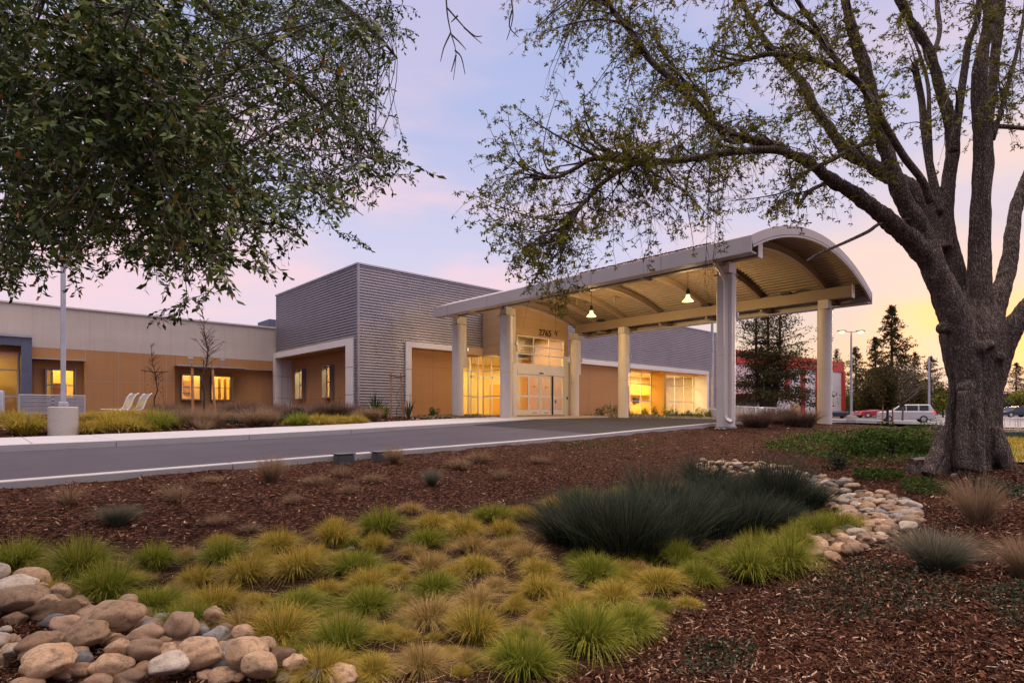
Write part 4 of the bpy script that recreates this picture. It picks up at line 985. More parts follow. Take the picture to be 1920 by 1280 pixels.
for i, (px, py, w, k) in enumerate(SEDGE):
    p = gp(px, py); Yd = FX * p.x + FY * p.y
    SD.append([p.x, p.y, w / F * Yd / .70 * (1.3 if px > 1300 else 1) * TR.uniform(.88, 1.12), k, px, py])
KW = {'green': 'bright green', 'gold': 'golden green', 'straw': 'straw coloured'}
rows_ = []
SD = []
for i, (px, py, w, k) in enumerate(SEDGE):
    p = gp(px, py); Yd = FX * p.x + FY * p.y
    SD.append([p.x, p.y, w / F * Yd / .83 * TR.uniform(.86, 1.14), k, px, py])
ordw = ['first', 'second', 'third', 'fourth', 'fifth', 'sixth', 'seventh', 'eighth', 'ninth', 'tenth', 'eleventh', 'twelfth', 'thirteenth', 'fourteenth', 'fifteenth', 'sixteenth', 'seventeenth', 'eighteenth', 'nineteenth', 'twentieth']
def nth(n): return ordw[n - 1] if n <= 20 else str(n) + ('th' if 10 < n % 100 < 14 else {1: 'st', 2: 'nd', 3: 'rd'}.get(n % 10, 'th'))
bands = [(0, 1000, 'along the far bank of the basin'), (1000, 1062, 'behind the middle of the basin'), (1062, 1108, 'across the middle of the basin'), (1108, 1160, 'before the middle of the basin'), (1160, 1215, 'in the second nearest row'), (1215, 1400, 'in the nearest row')]
lab = {}
for lo, hi, phrase in bands:
    for k in KW:
        m_ = sorted([i for i, d_ in enumerate(SD) if lo <= d_[5] < hi and d_[3] == k], key=lambda i: SD[i][4])
        for j, i in enumerate(m_):
            lab[i] = f"{KW[k]} sedge tuft {phrase}, {nth(j + 1)} such from the left"
for i, (x, y, s_, k, _, _) in enumerate(SD):
    tuft(k, x, y, s_ * TR.uniform(.95, 1.08), lab[i], 'grass', 'low sedge tufts in the basin')
# dead blades lying between the tufts
def thatch(n, P, name, lb, seed):
    g_ = np.random.default_rng(seed); xs = [q[0] for q in P]; ys = [q[1] for q in P]; x = np.zeros(0); y = np.zeros(0)
    while len(x) < n:
        a = g_.uniform(min(xs), max(xs), n); b = g_.uniform(min(ys), max(ys), n); ok = inpoly(a, b, P); x = np.r_[x, a[ok]]; y = np.r_[y, b[ok]]
    x, y = x[:n], y[:n]; th = g_.random(n) * 6.283; L = .05 + .14 * g_.random(n); w = .0022
    c = np.stack([x, y, Z(x, y) + .02 + .03 * g_.random(n) ** 2], 1); d = np.stack([np.cos(th), np.sin(th), g_.normal(0, .12, n)], 1) * L[:, None] / 2; e = np.stack([-np.sin(th), np.cos(th), 0 * th], 1) * w
    V = np.stack([c - d - e, c + d - e * .3, c + d + e * .3, c - d + e], 1).reshape(-1, 3)
    return link(name, npmesh(name, V, np.arange(4 * n).reshape(-1, 4), {'rnd': ('FACE', g_.random(n)), 'tt': ('FACE', g_.random(n))}), M['g_straw'], label=lb, cat='dead grass', kind='stuff')
thatch(4500, [(p.x, p.y) for p in BW], 'dead_grass', 'dead straw blades lying on the soil between the sedge tufts', 6)
# dark rushes
RE = [(1070, 1020, 1.0), (1120, 1050, 1.1), (1165, 1055, 1.1), (1215, 1050, 1.05), (1265, 1035, 1.0), (1100, 1000, 1.0), (1160, 1005, 1.05), (1220, 1000, 1.05), (1290, 1000, 1.0), (1340, 1010, .9), (1400, 1005, .9),
      (1280, 960, 1.0), (1340, 965, 1.0), (1400, 965, 1.0), (1460, 965, 1.0), (1510, 955, .9), (1320, 935, 1.0), (1380, 932, 1.0), (1440, 935, 1.0), (1495, 935, .9), (1230, 970, .9), (1180, 975, .8), (1450, 990, .8)]
m_ = sorted(range(len(RE)), key=lambda i: RE[i][0])
for j, i in enumerate(m_):
    px, py, s_ = RE[i]; p = gp(px, py)
    row = 'front' if py > 1020 else ('middle' if py > 962 else 'rear')
    n_ = sum(1 for q_i in m_[:j] if ('front' if RE[q_i][1] > 1020 else ('middle' if RE[q_i][1] > 962 else 'rear')) == row)
    tuft('reed', p.x, p.y, s_ * .86, f'dark green upright rush clump, {ordw[n_]} from the left in the {row} row of rushes', 'rush', 'dark rush clumps in the basin', 'rush_clump', zs={'front': .72, 'middle': .72, 'rear': .60}[row] * TR.uniform(.62, 1.3))
# single grasses on the banks
for px, py, w, k, lb in ((1755, 1072, 170, 'blue', 'large blue grey fescue mound right of the stone swale'), (1835, 985, 120, 'tan', 'tan dry grass tuft just behind the big blue fescue'), (1925, 1085, 130, 'tan', 'tan dry grass tuft cut by the right edge below the big fescue'),
                     (222, 985, 85, 'blue', 'blue grey grass tuft alone on the mulch slope at the left'), (510, 905, 75, 'tan', 'tan dry grass tuft against the kerb left of the two plastic boxes'), (408, 985, 60, 'wisp', 'sparse dry wisp of grass in the middle of the left mulch slope'),
                     (548, 945, 45, 'wisp', 'sparse dry wisp on the mulch below the tan kerb tuft'), (655, 925, 40, 'wisp', 'thin upright dry wisp below the left plastic box'), (740, 870, 50, 'tan', 'tan grass tuft between the two plastic boxes'), (810, 910, 50, 'blue', 'small blue green tuft below the right plastic box'),
                     (860, 880, 60, 'wisp', 'sparse dry wisp right of the plastic boxes'), (398, 905, 40, 'wisp', 'faint dry wisp near the kerb at the left'), (640, 895, 45, 'wisp', 'low dry wisp just left of the left plastic box')):
    p = gp(px, py); Yd = FX * p.x + FY * p.y
    tuft(k, p.x, p.y, w / F * Yd / (.86 if k != 'wisp' else .8), lb, 'grass')if False else tuft(k, p.x, p.y, w / F * Yd / (.86 if k != 'wisp' else .8), lb, 'grass', None)
for px, py, w, lb in ((330, 940, 60, 'dry wisp of grass on the left slope between the blue tuft and the kerb tuft'), (470, 1000, 50, 'dry wisp low on the slope above the golden sedges'), (590, 910, 46, 'dry wisp right of the tan kerb tuft'), (700, 905, 44, 'dry wisp under the gap between the plastic boxes'), (900, 868, 50, 'dry wisp on the slope well right of the boxes'), (940, 900, 40, 'dry wisp above the middle of the basin'), (130, 945, 60, 'dry wisp near the left edge of the slope'), (1010, 870, 40, 'dry wisp on the slope below the dark asphalt')):
    p = gp(px, py); Yd = FX * p.x + FY * p.y; tuft('wisp', p.x, p.y, w / F * Yd / .72, lb, 'grass', None)
# planted bed behind the pavement, left side
BED = [(50, 815, 95, 'gold', 'round golden grass mound left of the concrete pole base'), (20, 795, 60, 'gold', 'smaller golden grass mound at the left edge, behind the round one'), (165, 812, 75, 'gold', 'golden grass mound right against the concrete pole base'), (205, 810, 80, 'gold', 'golden grass mound, second right of the pole base'),
       (250, 808, 80, 'gold', 'golden grass mound, third right of the pole base'), (295, 806, 80, 'green', 'greener grass mound at the right end of the golden row'), (190, 790, 80, 'gold', 'golden grass mound behind the row, under the left chair'), (235, 788, 80, 'gold', 'golden grass mound behind the row, under the right chair'),
       (285, 790, 80, 'straw', 'straw coloured mound behind the green one'), (335, 800, 60, 'tan', 'tan fountain grass left of the thick stake'), (365, 802, 60, 'tan', 'tan fountain grass at the foot of the left stake'), (405, 800, 70, 'tan', 'tall tan fountain grass under the right window of the pair'),
       (380, 806, 50, 'wisp', 'short dry tuft before the foot of the left stake'), (475, 798, 80, 'tan', 'wide tan fountain grass left of the dark shrubs'), (505, 798, 45, 'tan', 'small tan grass at the right foot of the wide one'), (325, 785, 60, 'mauve', 'mauve grass behind, between chairs and left stake'), (420, 785, 60, 'tan', 'tan grass at the foot of the right stake'),
       (560, 800, 55, 'green', 'bright green mound before the end wall portal, leftmost'), (600, 799, 55, 'gold', 'golden green mound before the end wall portal, second'), (640, 797, 60, 'gold', 'golden mound before the end wall portal, third'), (670, 795, 50, 'gold', 'golden mound before the grey corner'),
       (535, 790, 70, 'mauve', 'mauve grass clump at the left leg of the end wall portal'), (575, 786, 70, 'mauve', 'mauve grass clump under the first narrow window'), (615, 785, 70, 'mauve', 'mauve grass clump under the second narrow window'), (650, 785, 55, 'mauve', 'mauve grass clump at the right leg of the end wall portal'),
       (682, 790, 50, 'tan', 'tan grass clump left of the corner flax'), (700, 790, 45, 'tan', 'tan grass clump at the foot of the corner flax'), (450, 785, 60, 'mauve', 'mauve grass clump under the orange wall'), (500, 785, 60, 'mauve', 'mauve grass clump left of the portal'),
       (1400, 790, 60, 'tan', 'tan grass clump just right of the front column'), (1440, 788, 60, 'tan', 'tan grass clump before the white rail fence'), (1480, 790, 65, 'tan', 'tan grass clump before the redwood trunk'), (1515, 792, 60, 'tan', 'tan grass clump left of the right front column'),
       (1420, 800, 50, 'mauve', 'mauve grass clump before the tan ones by the front column'), (1500, 800, 55, 'mauve', 'mauve grass clump left of the junipers'), (1460, 795, 55, 'mauve', 'mauve grass clump between the tan ones')]
for px, py, w, k, lb in BED:
    p = gp(px, py)
    Yd = FX * p.x + FY * p.y; s_ = w / F * Yd / .78
    tuft(k, p.x, p.y, s_, lb, 'grass', 'grasses in the planted beds', zs=.62 if (180 < px < 290 and py < 800) else min(1.0, 1.15 / max(s_, .6)) if k in ('tan', 'mauve') else min(1.2, max(.85, .9 / s_ ** .5 * 1.1)))

# ------------------------------------------------------------------ leafy shrubs
def leaf_cloud(n, shape, size=.05, w=.5, seed=0, down=.2):
    """n folded leaves on points of shape(g, n) -> (n,3); returns V, F, rnd"""
    g_ = np.random.default_rng(seed); P = shape(g_, n)
    d = g_.normal(size=(n, 3)); d[:, 2] -= down; d /= np.linalg.norm(d, axis=1, keepdims=True)
    e = np.cross(d, g_.normal(size=(n, 3))); e /= np.linalg.norm(e, axis=1, keepdims=True) + 1e-9
    nn = np.cross(d, e)
    L = size * (.6 + .8 * g_.random(n))[:, None]; Wd = L * w * .5
    a = P; m1_ = P + d * L * .45 + e * Wd - nn * Wd * .3; m2_ = P + d * L * .45 - e * Wd - nn * Wd * .3; b = P + d * L
    V = np.stack([a, m1_, b, m2_], 1).reshape(-1, 3); Fq = np.arange(n * 4).reshape(-1, 4)
    return V, Fq, g_.random(n)
def cloud_obj(name, mat, n, shape, size, w=.5, seed=0, parent=None, down=.2, **tags):
    V, Fq, r_ = leaf_cloud(n, shape, size, w, seed, down)
    return link(name, npmesh(name, V, Fq, {'rnd': ('FACE', r_)}), M[mat], parent, **tags)
def blob(rx, ry, rz, lumps=7, seed=0, zmin=0.0):
    g0 = np.random.default_rng(seed + 991); C_ = g0.normal(size=(lumps, 3)) * [.45, .45, .3]; C_[:, 2] = np.abs(C_[:, 2]) * 1.2 + .25; S_ = .32 + .25 * g0.random(lumps)
    def f(g_, n):
        k = g_.integers(0, lumps, n); d = g_.normal(size=(n, 3)); d /= np.linalg.norm(d, axis=1, keepdims=True)
        r_ = S_[k] * (.55 + .45 * g_.random(n) ** .5); P = C_[k] + d * r_[:, None]; P[:, 2] = np.abs(P[:, 2]) + zmin
        return P * [rx, ry, rz]
    return f
def shrub(px, py, w, h, mat, lb, n=700, leaf=.05, name='shrub', group=None, stem=True, ww=.5, p=None):
    p = p or gp(px, py); Yd = FX * p.x + FY * p.y; r_ = w / F * Yd / 2; hh = h / F * Yd
    t = thing(name, lb, 'shrub', (p.x, p.y, zg(p.x, p.y) - .02), 0, group)
    sd = int(px * 7 + py)
    if stem:
        mb = MB()
        for k in range(4): a = k * 1.6 + 1; mb.tube([(0, 0, 0), (.25 * r_ * math.cos(a), .25 * r_ * math.sin(a), hh * .4), (.5 * r_ * math.cos(a), .5 * r_ * math.sin(a), hh * .75)], [.012, .008, .004], 5)
        mb.build('stems', M['twig'], t)
    cloud_obj('foliage', mat, n, blob(r_, r_, hh / 1.1, 8, sd), leaf, ww, sd, t)
    return t
def ground_patch(name, outline, mat, n, leaf, hh, lb, cat='ground cover', seed=0, dens=None):
    """low creeping cover: leaves over an outline on the ground, in clumps"""
    P = poly_world(outline) if outline[0][0] > 100 else outline
    xs = [q[0] for q in P]; ys = [q[1] for q in P]
    def f(g_, m):
        out = np.zeros((0, 3))
        cx = g_.uniform(min(xs), max(xs), 60); cy = g_.uniform(min(ys), max(ys), 60)
        it = 0
        while len(out) < m:
            it += 1
            if it > 12: out = np.concatenate([out, out, out])[:m] if len(out) else np.zeros((m, 3)); print('PATCH', name, lb, len(out)); break
            k = g_.integers(0, 60, m * 3); sg = .12 + .05 * hh
            x = cx[k] + g_.normal(0, dens or .28, m * 3); y = cy[k] + g_.normal(0, dens or .28, m * 3)
            ok = inpoly(x, y, P); x, y = x[ok], y[ok]
            lump = .5 + .5 * np.sin(x * 3.1 + 1.3 * seed) * np.sin(y * 2.7 + seed)
            z = Z(x, y) + .012 + hh * (.3 + .7 * lump) * g_.random(len(x)) ** .6
            out = np.concatenate([out, np.stack([x, y, z], 1)])
        return out[:m]
    return cloud_obj(name, mat, n, f, leaf, .5, seed + 3, None, .2, label=lb, cat=cat, kind='stuff')
ground_patch('ground_cover', [(1480, 1110), (1600, 1060), (1760, 1085), (1860, 1130), (1700, 1180), (1560, 1190), (1450, 1160)], 'shrub_dk', 2300, .022, .09, 'dark small-leaved creeping cover in front of the big blue fescue', seed=1, dens=.33)
ground_patch('ground_cover', [(1830, 1115), (1990, 1090), (2000, 1230), (1880, 1190)], 'shrub_dk', 1200, .022, .09, 'dark creeping cover cut by the right edge of the picture', seed=2, dens=.33)
ground_patch('ground_cover', [(1290, 1210), (1420, 1215), (1400, 1285), (1260, 1285)], 'shrub_dk', 700, .022, .05, 'thin creeping sprigs at the bottom right of the sedges', seed=3, dens=.25)
ground_patch('ground_cover', [(1430, 835), (1560, 815), (1640, 845), (1560, 870), (1440, 850)], 'shrub', 4200, .05, .22, 'low green creeping cover left of the junipers', seed=4, dens=.45)
ground_patch('ground_cover', [(1600, 885), (1700, 890), (1680, 908), (1600, 900)], 'shrub', 1300, .04, .14, 'creeping green patch between stump and stone swale', seed=5, dens=.25)
ground_patch('ground_cover', [(1690, 905), (1790, 915), (1760, 935), (1690, 925)], 'shrub', 900, .035, .11, 'creeping green patch behind the tan tuft, below the tree', seed=6, dens=.25)
ground_patch('ground_cover', [(1820, 905), (1925, 920), (1925, 945), (1830, 930)], 'shrub_dk', 1100, .035, .10, 'creeping dark green patch under the right edge, below the tree', seed=7, dens=.25)
ground_patch('ground_cover', [(1530, 855), (1740, 850), (1750, 880), (1560, 872)], 'shrub', 1500, .04, .10, 'scattered green runners at the foot of the junipers', seed=8, dens=.3)
ground_patch('ground_cover', [(1040, 838), (1130, 826), (1240, 828), (1180, 846), (1060, 850)], 'shrub', 500, .04, .08, 'scattered green sprigs on the mulch below the canopy kerb', seed=9, dens=.3)
ground_patch('ground_cover', [(15.2, 21.7), (18.4, 21.6), (20.6, 25.2), (22.5, 26.6), (16.5, 25.5)], 'shrub_pale', 5200, .06, .16, 'pale variegated ground cover along the pavement left of the doors', seed=10, dens=.8)
P_ = [(30.0, 22.2), (50, 18.5), (50, 22), (30.0, 26), (27.8, 26)]
ground_patch('ground_cover', P_, 'shrub_pale', 7000, .09, .20, 'pale variegated ground cover before the right hand windows', seed=11, dens=2.5)
shrub(1573, 880, 42, 30, 'shrub_dk', 'small round dark green shrub alone on the mulch near the stone swale', 900, .035)
# junipers
for px, py, w, h, n, lb in ((1600, 850, 120, 40, 3600, 'sprawling green juniper at the left of the bank, by the right front column'), (1670, 850, 130, 42, 3900, 'sprawling green juniper in the middle of the bank'), (1740, 852, 110, 44, 3600, 'sprawling green juniper touching the big trunk'), (1640, 825, 100, 26, 2400, 'rear green juniper on the left of the crest'), (1705, 822, 110, 26, 2600, 'rear green juniper on the crest before the parked wagon')):
    shrub(px, py, w, h, 'shrub', lb, n, .055, 'juniper', 'junipers on the bank', ww=.35)
# dark low shrubs left bed
for px, w, lb in ((440, 60, 'dark low shrub under the orange wall, leftmost'), (520, 70, 'dark low shrub left of the end wall portal, middle'), (545, 70, 'dark low shrub left of the end wall portal, nearest the green mounds')):
    shrub(px, 793, w, 24, 'shrub_dk', lb, 1500, .07, 'shrub', 'dark shrubs in the left bed')
for px, w, h, m_n, lb in ((815, 22, 16, 'shrub', 'small round green bush at the foot of the orange wall left of the doors'), (1127, 22, 22, 'shrub', 'green bush before the orange wall right of the doors'), (1150, 26, 24, 'shrub', 'green bush beside the second row column'),
                   (1184, 18, 14, 'shrub_yl', 'yellow green bush under the first window bay'), (1207, 20, 14, 'shrub_yl', 'yellow green bush under the middle of the first window bay'), (1230, 18, 16, 'shrub', 'green bush before the ochre fin wall'), (1248, 20, 18, 'shrub_yl', 'yellow green bush at the left of the second window bay'),
                   (1265, 18, 14, 'shrub', 'dark green bush under the second window bay, left'), (1280, 18, 14, 'shrub', 'dark green bush under the second window bay, middle'), (1295, 18, 14, 'shrub', 'dark green bush under the second window bay, right'), (1307, 16, 16, 'shrub_yl', 'yellow green bush before the end jamb'), (1313, 20, 24, 'shrub_yl', 'taller yellow green bush against the end jamb'),
                   (1323, 16, 16, 'shrub_red', 'purplish bush at the right end of the facade'), (1330, 14, 14, 'shrub_yl', 'last yellow green bush before the lamp base'), (1385, 16, 14, 'shrub_yl', 'yellow green bush just behind the front column')):
    Pp = on_y(px, 776, 24.6 if px > 1100 else 24.9); shrub(px, 780, w, h, m_n, lb, 420, .09, 'shrub', 'bushes along the front facade', p=Pp)
# flax-like strap plants and bare red-stemmed shrubs
def strap(px, w, h, lb, n=26, plane_y=None, plane_x=None, mat='flaxleaf'):
    Pp = on_x(px, 780, plane_x) if plane_x else on_y(px, 780, plane_y)
    Yd = FX * Pp.x + FY * Pp.y; r_ = w / F * Yd / 2; hh = h / F * Yd
    V, Fq, rr, t_ = blades(n, .08, hh, r_, w=.07, seg=5, seed=int(px), droop=.7)
    o = link('flax_plant', npmesh('flax_plant', V, Fq, {'rnd': ('FACE', rr)}), M[mat], label=lb, cat='plant', group='strap leaved plants by the walls')
    o.location = (Pp.x, Pp.y, zg(Pp.x, Pp.y)); return o
strap(540, 36, 30, 'strap leaved plant at the left jamb of the end wall portal', plane_x=13.4)
strap(632, 30, 34, 'strap leaved plant at the right leg of the end wall portal', plane_x=13.2)
strap(600, 30, 22, 'strap leaved plant between the two narrow windows', plane_x=13.3)
strap(703, 46, 40, 'tall strap leaved plant at the grey corner', n=46, plane_y=25.4, mat='shrub')
strap(720, 34, 26, 'bushy strap leaved plant right of the tall corner one', n=40, plane_y=25.2, mat='shrub_yl')
strap(766, 32, 36, 'strap leaved plant at the foot of the front portal leg', plane_y=25.6, mat='shrub_pale')
for px, lb in ((572, 'bare red stemmed shrub under the left narrow window'), (600, 'bare red stemmed shrub between the narrow windows'), (622, 'bare red stemmed shrub under the right narrow window')):
    Pp = on_x(px, 778, 13.8); mb = MB()
    for k in range(14):
        a = random.random() * 6.28; l_ = random.uniform(.9, 1.9); sp = random.uniform(.1, .6)
        mb.tube([(0, 0, 0), (sp * .4 * math.cos(a), sp * .4 * math.sin(a), l_ * .5), (sp * math.cos(a), sp * math.sin(a), l_)], [.012, .009, .004], 4)
    o = mb.build('bare_shrub', M['stake']); o.location = (Pp.x, Pp.y, zg(Pp.x, Pp.y)); tag(o, lb, 'shrub', 'bare red stemmed shrubs')

# ------------------------------------------------------------------ bark chips
def chips(n, P, L0, L1, name, lb, seed, near=None):
    g_ = np.random.default_rng(seed); xs = [q[0] for q in P]; ys = [q[1] for q in P]
    x = np.zeros(0); y = np.zeros(0)
    while len(x) < n:
        # spread evenly over the picture rather than over the ground
        Yd = near[0] / (1 - g_.random(n) * (1 - near[0] / near[1])); X = g_.uniform(-1.05, 1.5, n) * Yd
        a = FX * Yd + FY * X; b = FY * Yd - FX * X
        ok = inpoly(a, b, P) & ~inpoly(a, b, BWS)
        x = np.r_[x, a[ok]]; y = np.r_[y, b[ok]]
    x, y = x[:n], y[:n]; z = Z(x, y) + .006
    th = g_.random(n) * np.pi * 2; L = (L0 + (L1 - L0) * g_.random(n) ** 2.2) * (.72 + np.hypot(x, y) / 12); Wd = L * (.09 + .20 * g_.random(n)); ti = g_.normal(0, .28, n)
    dx, dy, dz = np.cos(th) * np.cos(ti), np.sin(th) * np.cos(ti), np.sin(ti)
    ex, ey = -np.sin(th), np.cos(th); ez = g_.normal(0, .5, n)
    c = np.stack([x, y, z + np.abs(dz) * L * .5 + g_.random(n) * .012], 1); d = np.stack([dx, dy, dz], 1) * L[:, None] / 2; e = np.stack([ex, ey, ez], 1) * Wd[:, None] / 2
    k1 = g_.uniform(.3, 1, (n, 1)); V = np.stack([c - d - e * k1, c + d * .8 - e, c + d + e * k1, c - d * .7 + e], 1).reshape(-1, 3)
    r_ = g_.random(n) ** .85
    return link(name, npmesh(name, V, np.arange(4 * n).reshape(-1, 4), {'rnd': ('FACE', r_)}), M['chip'], label=lb, cat='mulch', kind='stuff')
cx_, cy_ = np.mean([p.x for p in BW]), np.mean([p.y for p in BW])
BWS = [(cx_ + (p.x - cx_) * .9, cy_ + (p.y - cy_) * .9) for p in BW]
NEARP = [(-14, YN - .17), (34, YN - .17), (34, -12), (-4, -12), (-14, -2)]
chips(330000, NEARP, .008, .046, 'bark_chips', 'reddish brown shredded bark chips covering the slopes round the basin', 3, near=(1.9, 26))
BEDP = [(-12, YB + .05), (20, YB + .05), (20, 26.5), (12, 26.8), (12, 38), (-12, 38)]
def _save(): pass
_b = BWS; BWS = [(900, 900), (901, 900), (901, 901)]
chips(9000, BEDP, .03, .10, 'bark_chips', 'bark chips of the planted bed behind the pavement', 4, near=(14, 40))
chips(420, [(-6, YN + .12), (24, YN + .12), (24, YN + .5), (-6, YN + .5)], .02, .05, 'stray_chips', 'stray bark chips lying on the asphalt along the near kerb', 5, near=(6.5, 24))
BWS = _b
# small litter of twigs on the mulch at the lower right
v = MB()
for k in range(150):
    px, py = random.uniform(1150, 1920), random.uniform(1090, 1280); p = gp(px, py); a = random.random() * 6.28; L = random.uniform(.05, .2); b = a + random.uniform(-.5, .5)
    v.tube([(p.x, p.y, p.z + .012), (p.x + L * .5 * math.cos(a), p.y + L * .5 * math.sin(a), p.z + .02 + random.random() * .02), (p.x + L * .5 * (math.cos(a) + math.cos(b)), p.y + L * .5 * (math.sin(a) + math.sin(b)), p.z + .014)], [.0022, .0018, .001], 4, False)
v.build('twig_litter', M['cutwood'], label='fine dead twigs scattered over the mulch at the lower right', cat='twig litter', kind='stuff')

# ------------------------------------------------------------------ stones
def rock_mesh(seed):
    g_ = np.random.default_rng(seed); bm = bmesh.new(); bmesh.ops.create_icosphere(bm, subdivisions=4, radius=.5)
    ks = g_.normal(size=(5, 3)) * 2.2; ph = g_.random(5) * 6.28; pl = g_.normal(size=(4, 3)); pl /= np.linalg.norm(pl, axis=1, keepdims=True); pd = .36 + .1 * g_.random(4)
    for v in bm.verts:
        c = np.array(v.co); d = c / np.linalg.norm(c)
        k = 1 + sum(.06 * math.sin(float(ks[i] @ d) * 1.4 + ph[i]) for i in range(5))
        c = d * .5 * k
        for i in range(4):
            t = float(c @ pl[i]) - pd[i]
            if t > 0: c = c - pl[i] * t * .8
        v.co = Vector(c)
    me = bpy.data.meshes.new('river_stone'); bm.to_mesh(me); bm.free()
    me.polygons.foreach_set('use_smooth', [True] * len(me.polygons)); return me
RMESH = {}
for mi, mk_ in enumerate(('rock_tan', 'rock_grey', 'rock_brown', 'rock_rust', 'rock_pale')):
    RMESH[mk_] = []
    for s_ in range(4):
        me = rock_mesh(mi * 10 + s_); me.materials.append(M[mk_]); RMESH[mk_].append(me)
RR = random.Random(21)
def stone(p, sx, sy, sz, mat, rz, lb, grp, sink=.25, tilt=.12, name='river_stone'):
    o = bpy.data.objects.new(name, RR.choice(RMESH[mat])); COL.objects.link(o)
    o.location = (p[0], p[1], p[2] + sz * (.5 - sink)); o.scale = (sx, sy, sz); o.rotation_euler = (RR.uniform(-tilt, tilt), RR.uniform(-tilt, tilt), rz)
    return tag(o, lb, 'stone', grp)
# traced pile at the lower left: centre px, py (of the stone), width px, height px, kind, lift
PILE = [(25, 1105, 90, 55, 'pale', 0), (55, 1115, 45, 30, 'tan', 0), (-5, 1118, 30, 26, 'tan', 0), (45, 1135, 90, 38, 'tan', 1), (28, 1164, 40, 24, 'rust', 0), (98, 1152, 90, 26, 'rust', 0), (100, 1133, 40, 20, 'grey', 0), (144, 1136, 54, 26, 'tan', 0),
        (100, 1170, 50, 20, 'grey', 0), (125, 1176, 62, 30, 'brown', 0), (180, 1158, 66, 32, 'brown', 0), (210, 1172, 105, 52, 'tan', 1), (270, 1157, 50, 24, 'brown', 0), (270, 1184, 70, 28, 'brown', 0), (305, 1165, 40, 18, 'grey', 0),
        (340, 1188, 64, 54, 'brown', 1), (378, 1178, 46, 20, 'tan', 0), (375, 1188, 34, 34, 'grey', 0), (405, 1200, 48, 40, 'grey', 0), (422, 1192, 42, 40, 'brown', 0), (435, 1222, 42, 36, 'pale', 0), (272, 1206, 66, 40, 'brown', 1), (222, 1212, 54, 26, 'rust', 0),
        (165, 1208, 78, 30, 'grey', 1), (132, 1196, 56, 32, 'brown', 0), (88, 1208, 60, 26, 'brown', 0), (70, 1228, 76, 38, 'rust', 1), (15, 1206, 40, 18, 'brown', 0), (30, 1222, 44, 20, 'tan', 0), (145, 1234, 48, 30, 'tan', 0), (92, 1258, 92, 44, 'tan', 1),
        (205, 1258, 80, 32, 'grey', 0), (222, 1232, 46, 22, 'rust', 0), (270, 1236, 64, 38, 'brown', 1), (315, 1228, 42, 36, 'grey', 0), (355, 1235, 50, 30, 'brown', 0), (375, 1240, 84, 50, 'tan', 1), (270, 1262, 50, 18, 'rust', 0), (318, 1262, 72, 36, 'pale', 1),
        (240, 1278, 64, 30, 'brown', 0), (410, 1246, 46, 40, 'grey', 0), (466, 1240, 78, 62, 'tan', 1), (487, 1262, 66, 48, 'tan', 1), (530, 1252, 48, 42, 'rust', 1), (420, 1275, 60, 26, 'tan', 0), (385, 1272, 36, 18, 'brown', 0), (448, 1274, 28, 14, 'rust', 0),
        (540, 1278, 46, 16, 'pale', 0), (590, 1274, 52, 18, 'grey', 0), (640, 1276, 66, 22, 'grey', 0), (180, 1288, 60, 24, 'brown', 0), (50, 1292, 60, 30, 'tan', 0), (10, 1186, 26, 16, 'pale', 0), (300, 1212, 30, 22, 'rust', 0), (195, 1190, 36, 20, 'pale', 0), (330, 1150, 30, 16, 'pale', 0), (-20, 1150, 50, 34, 'brown', 0), (-15, 1240, 60, 40, 'tan', 0)]
CN = {'pale': 'pale', 'tan': 'tan', 'rust': 'rust coloured', 'grey': 'grey', 'brown': 'brown'}
PR = random.Random(12)
for _ in range(46):
    a, b = PR.uniform(-10, 560), 0; b = PR.uniform(1100 + max(0, a - 60) * .28, 1270); w_ = PR.uniform(26, 58)
    PILE.append((a, b, w_, w_ * PR.uniform(.5, .75), PR.choice(('tan', 'brown', 'pale', 'tan', 'grey', 'rust')), PR.choice((0, 0, 1))))
PILE += [(60, 1092, 60, 40, 'tan', 1), (-20, 1085, 60, 44, 'pale', 1), (110, 1120, 50, 28, 'tan', 1), (500, 1225, 40, 34, 'tan', 1), (555, 1262, 46, 34, 'tan', 1), (455, 1200, 40, 30, 'grey', 1), (240, 1140, 40, 26, 'tan', 1), (400, 1165, 40, 30, 'tan', 1)]
order = sorted(range(len(PILE)), key=lambda i: PILE[i][0]); cnt = {}
def _warm(i, k): return ('tan' if i % 3 else 'brown') if k == 'grey' and i % 2 else k
for i in order:
    px, py, w, h, k, lift = PILE[i]; k = _warm(i, k)
    size = 'large' if w > 68 else ('medium' if w > 45 else 'small')
    band = 'upper edge' if py < 1170 else ('middle' if py < 1225 else 'bottom')
    key = (k, size, band); cnt[key] = cnt.get(key, 0) + 1
    lb = f'{size} {CN[k]} stone in the {band} of the pile, {ordw[cnt[key] - 1]} such from the left'
    p = gp(px, py + h * .38 + lift * 12); Yd = FX * p.x + FY * p.y; sw = w / F * Yd * 1.02; sh = max(h / F * Yd * 1.15, .60 * sw)
    stone((p.x, p.y, p.z + lift * .07 + .02), sw, sw * RR.uniform(.62, .85), sh * .93, 'rock_' + k, R(-43) + RR.uniform(-.35, .35), lb, 'stones of the pile at the lower left', .22)
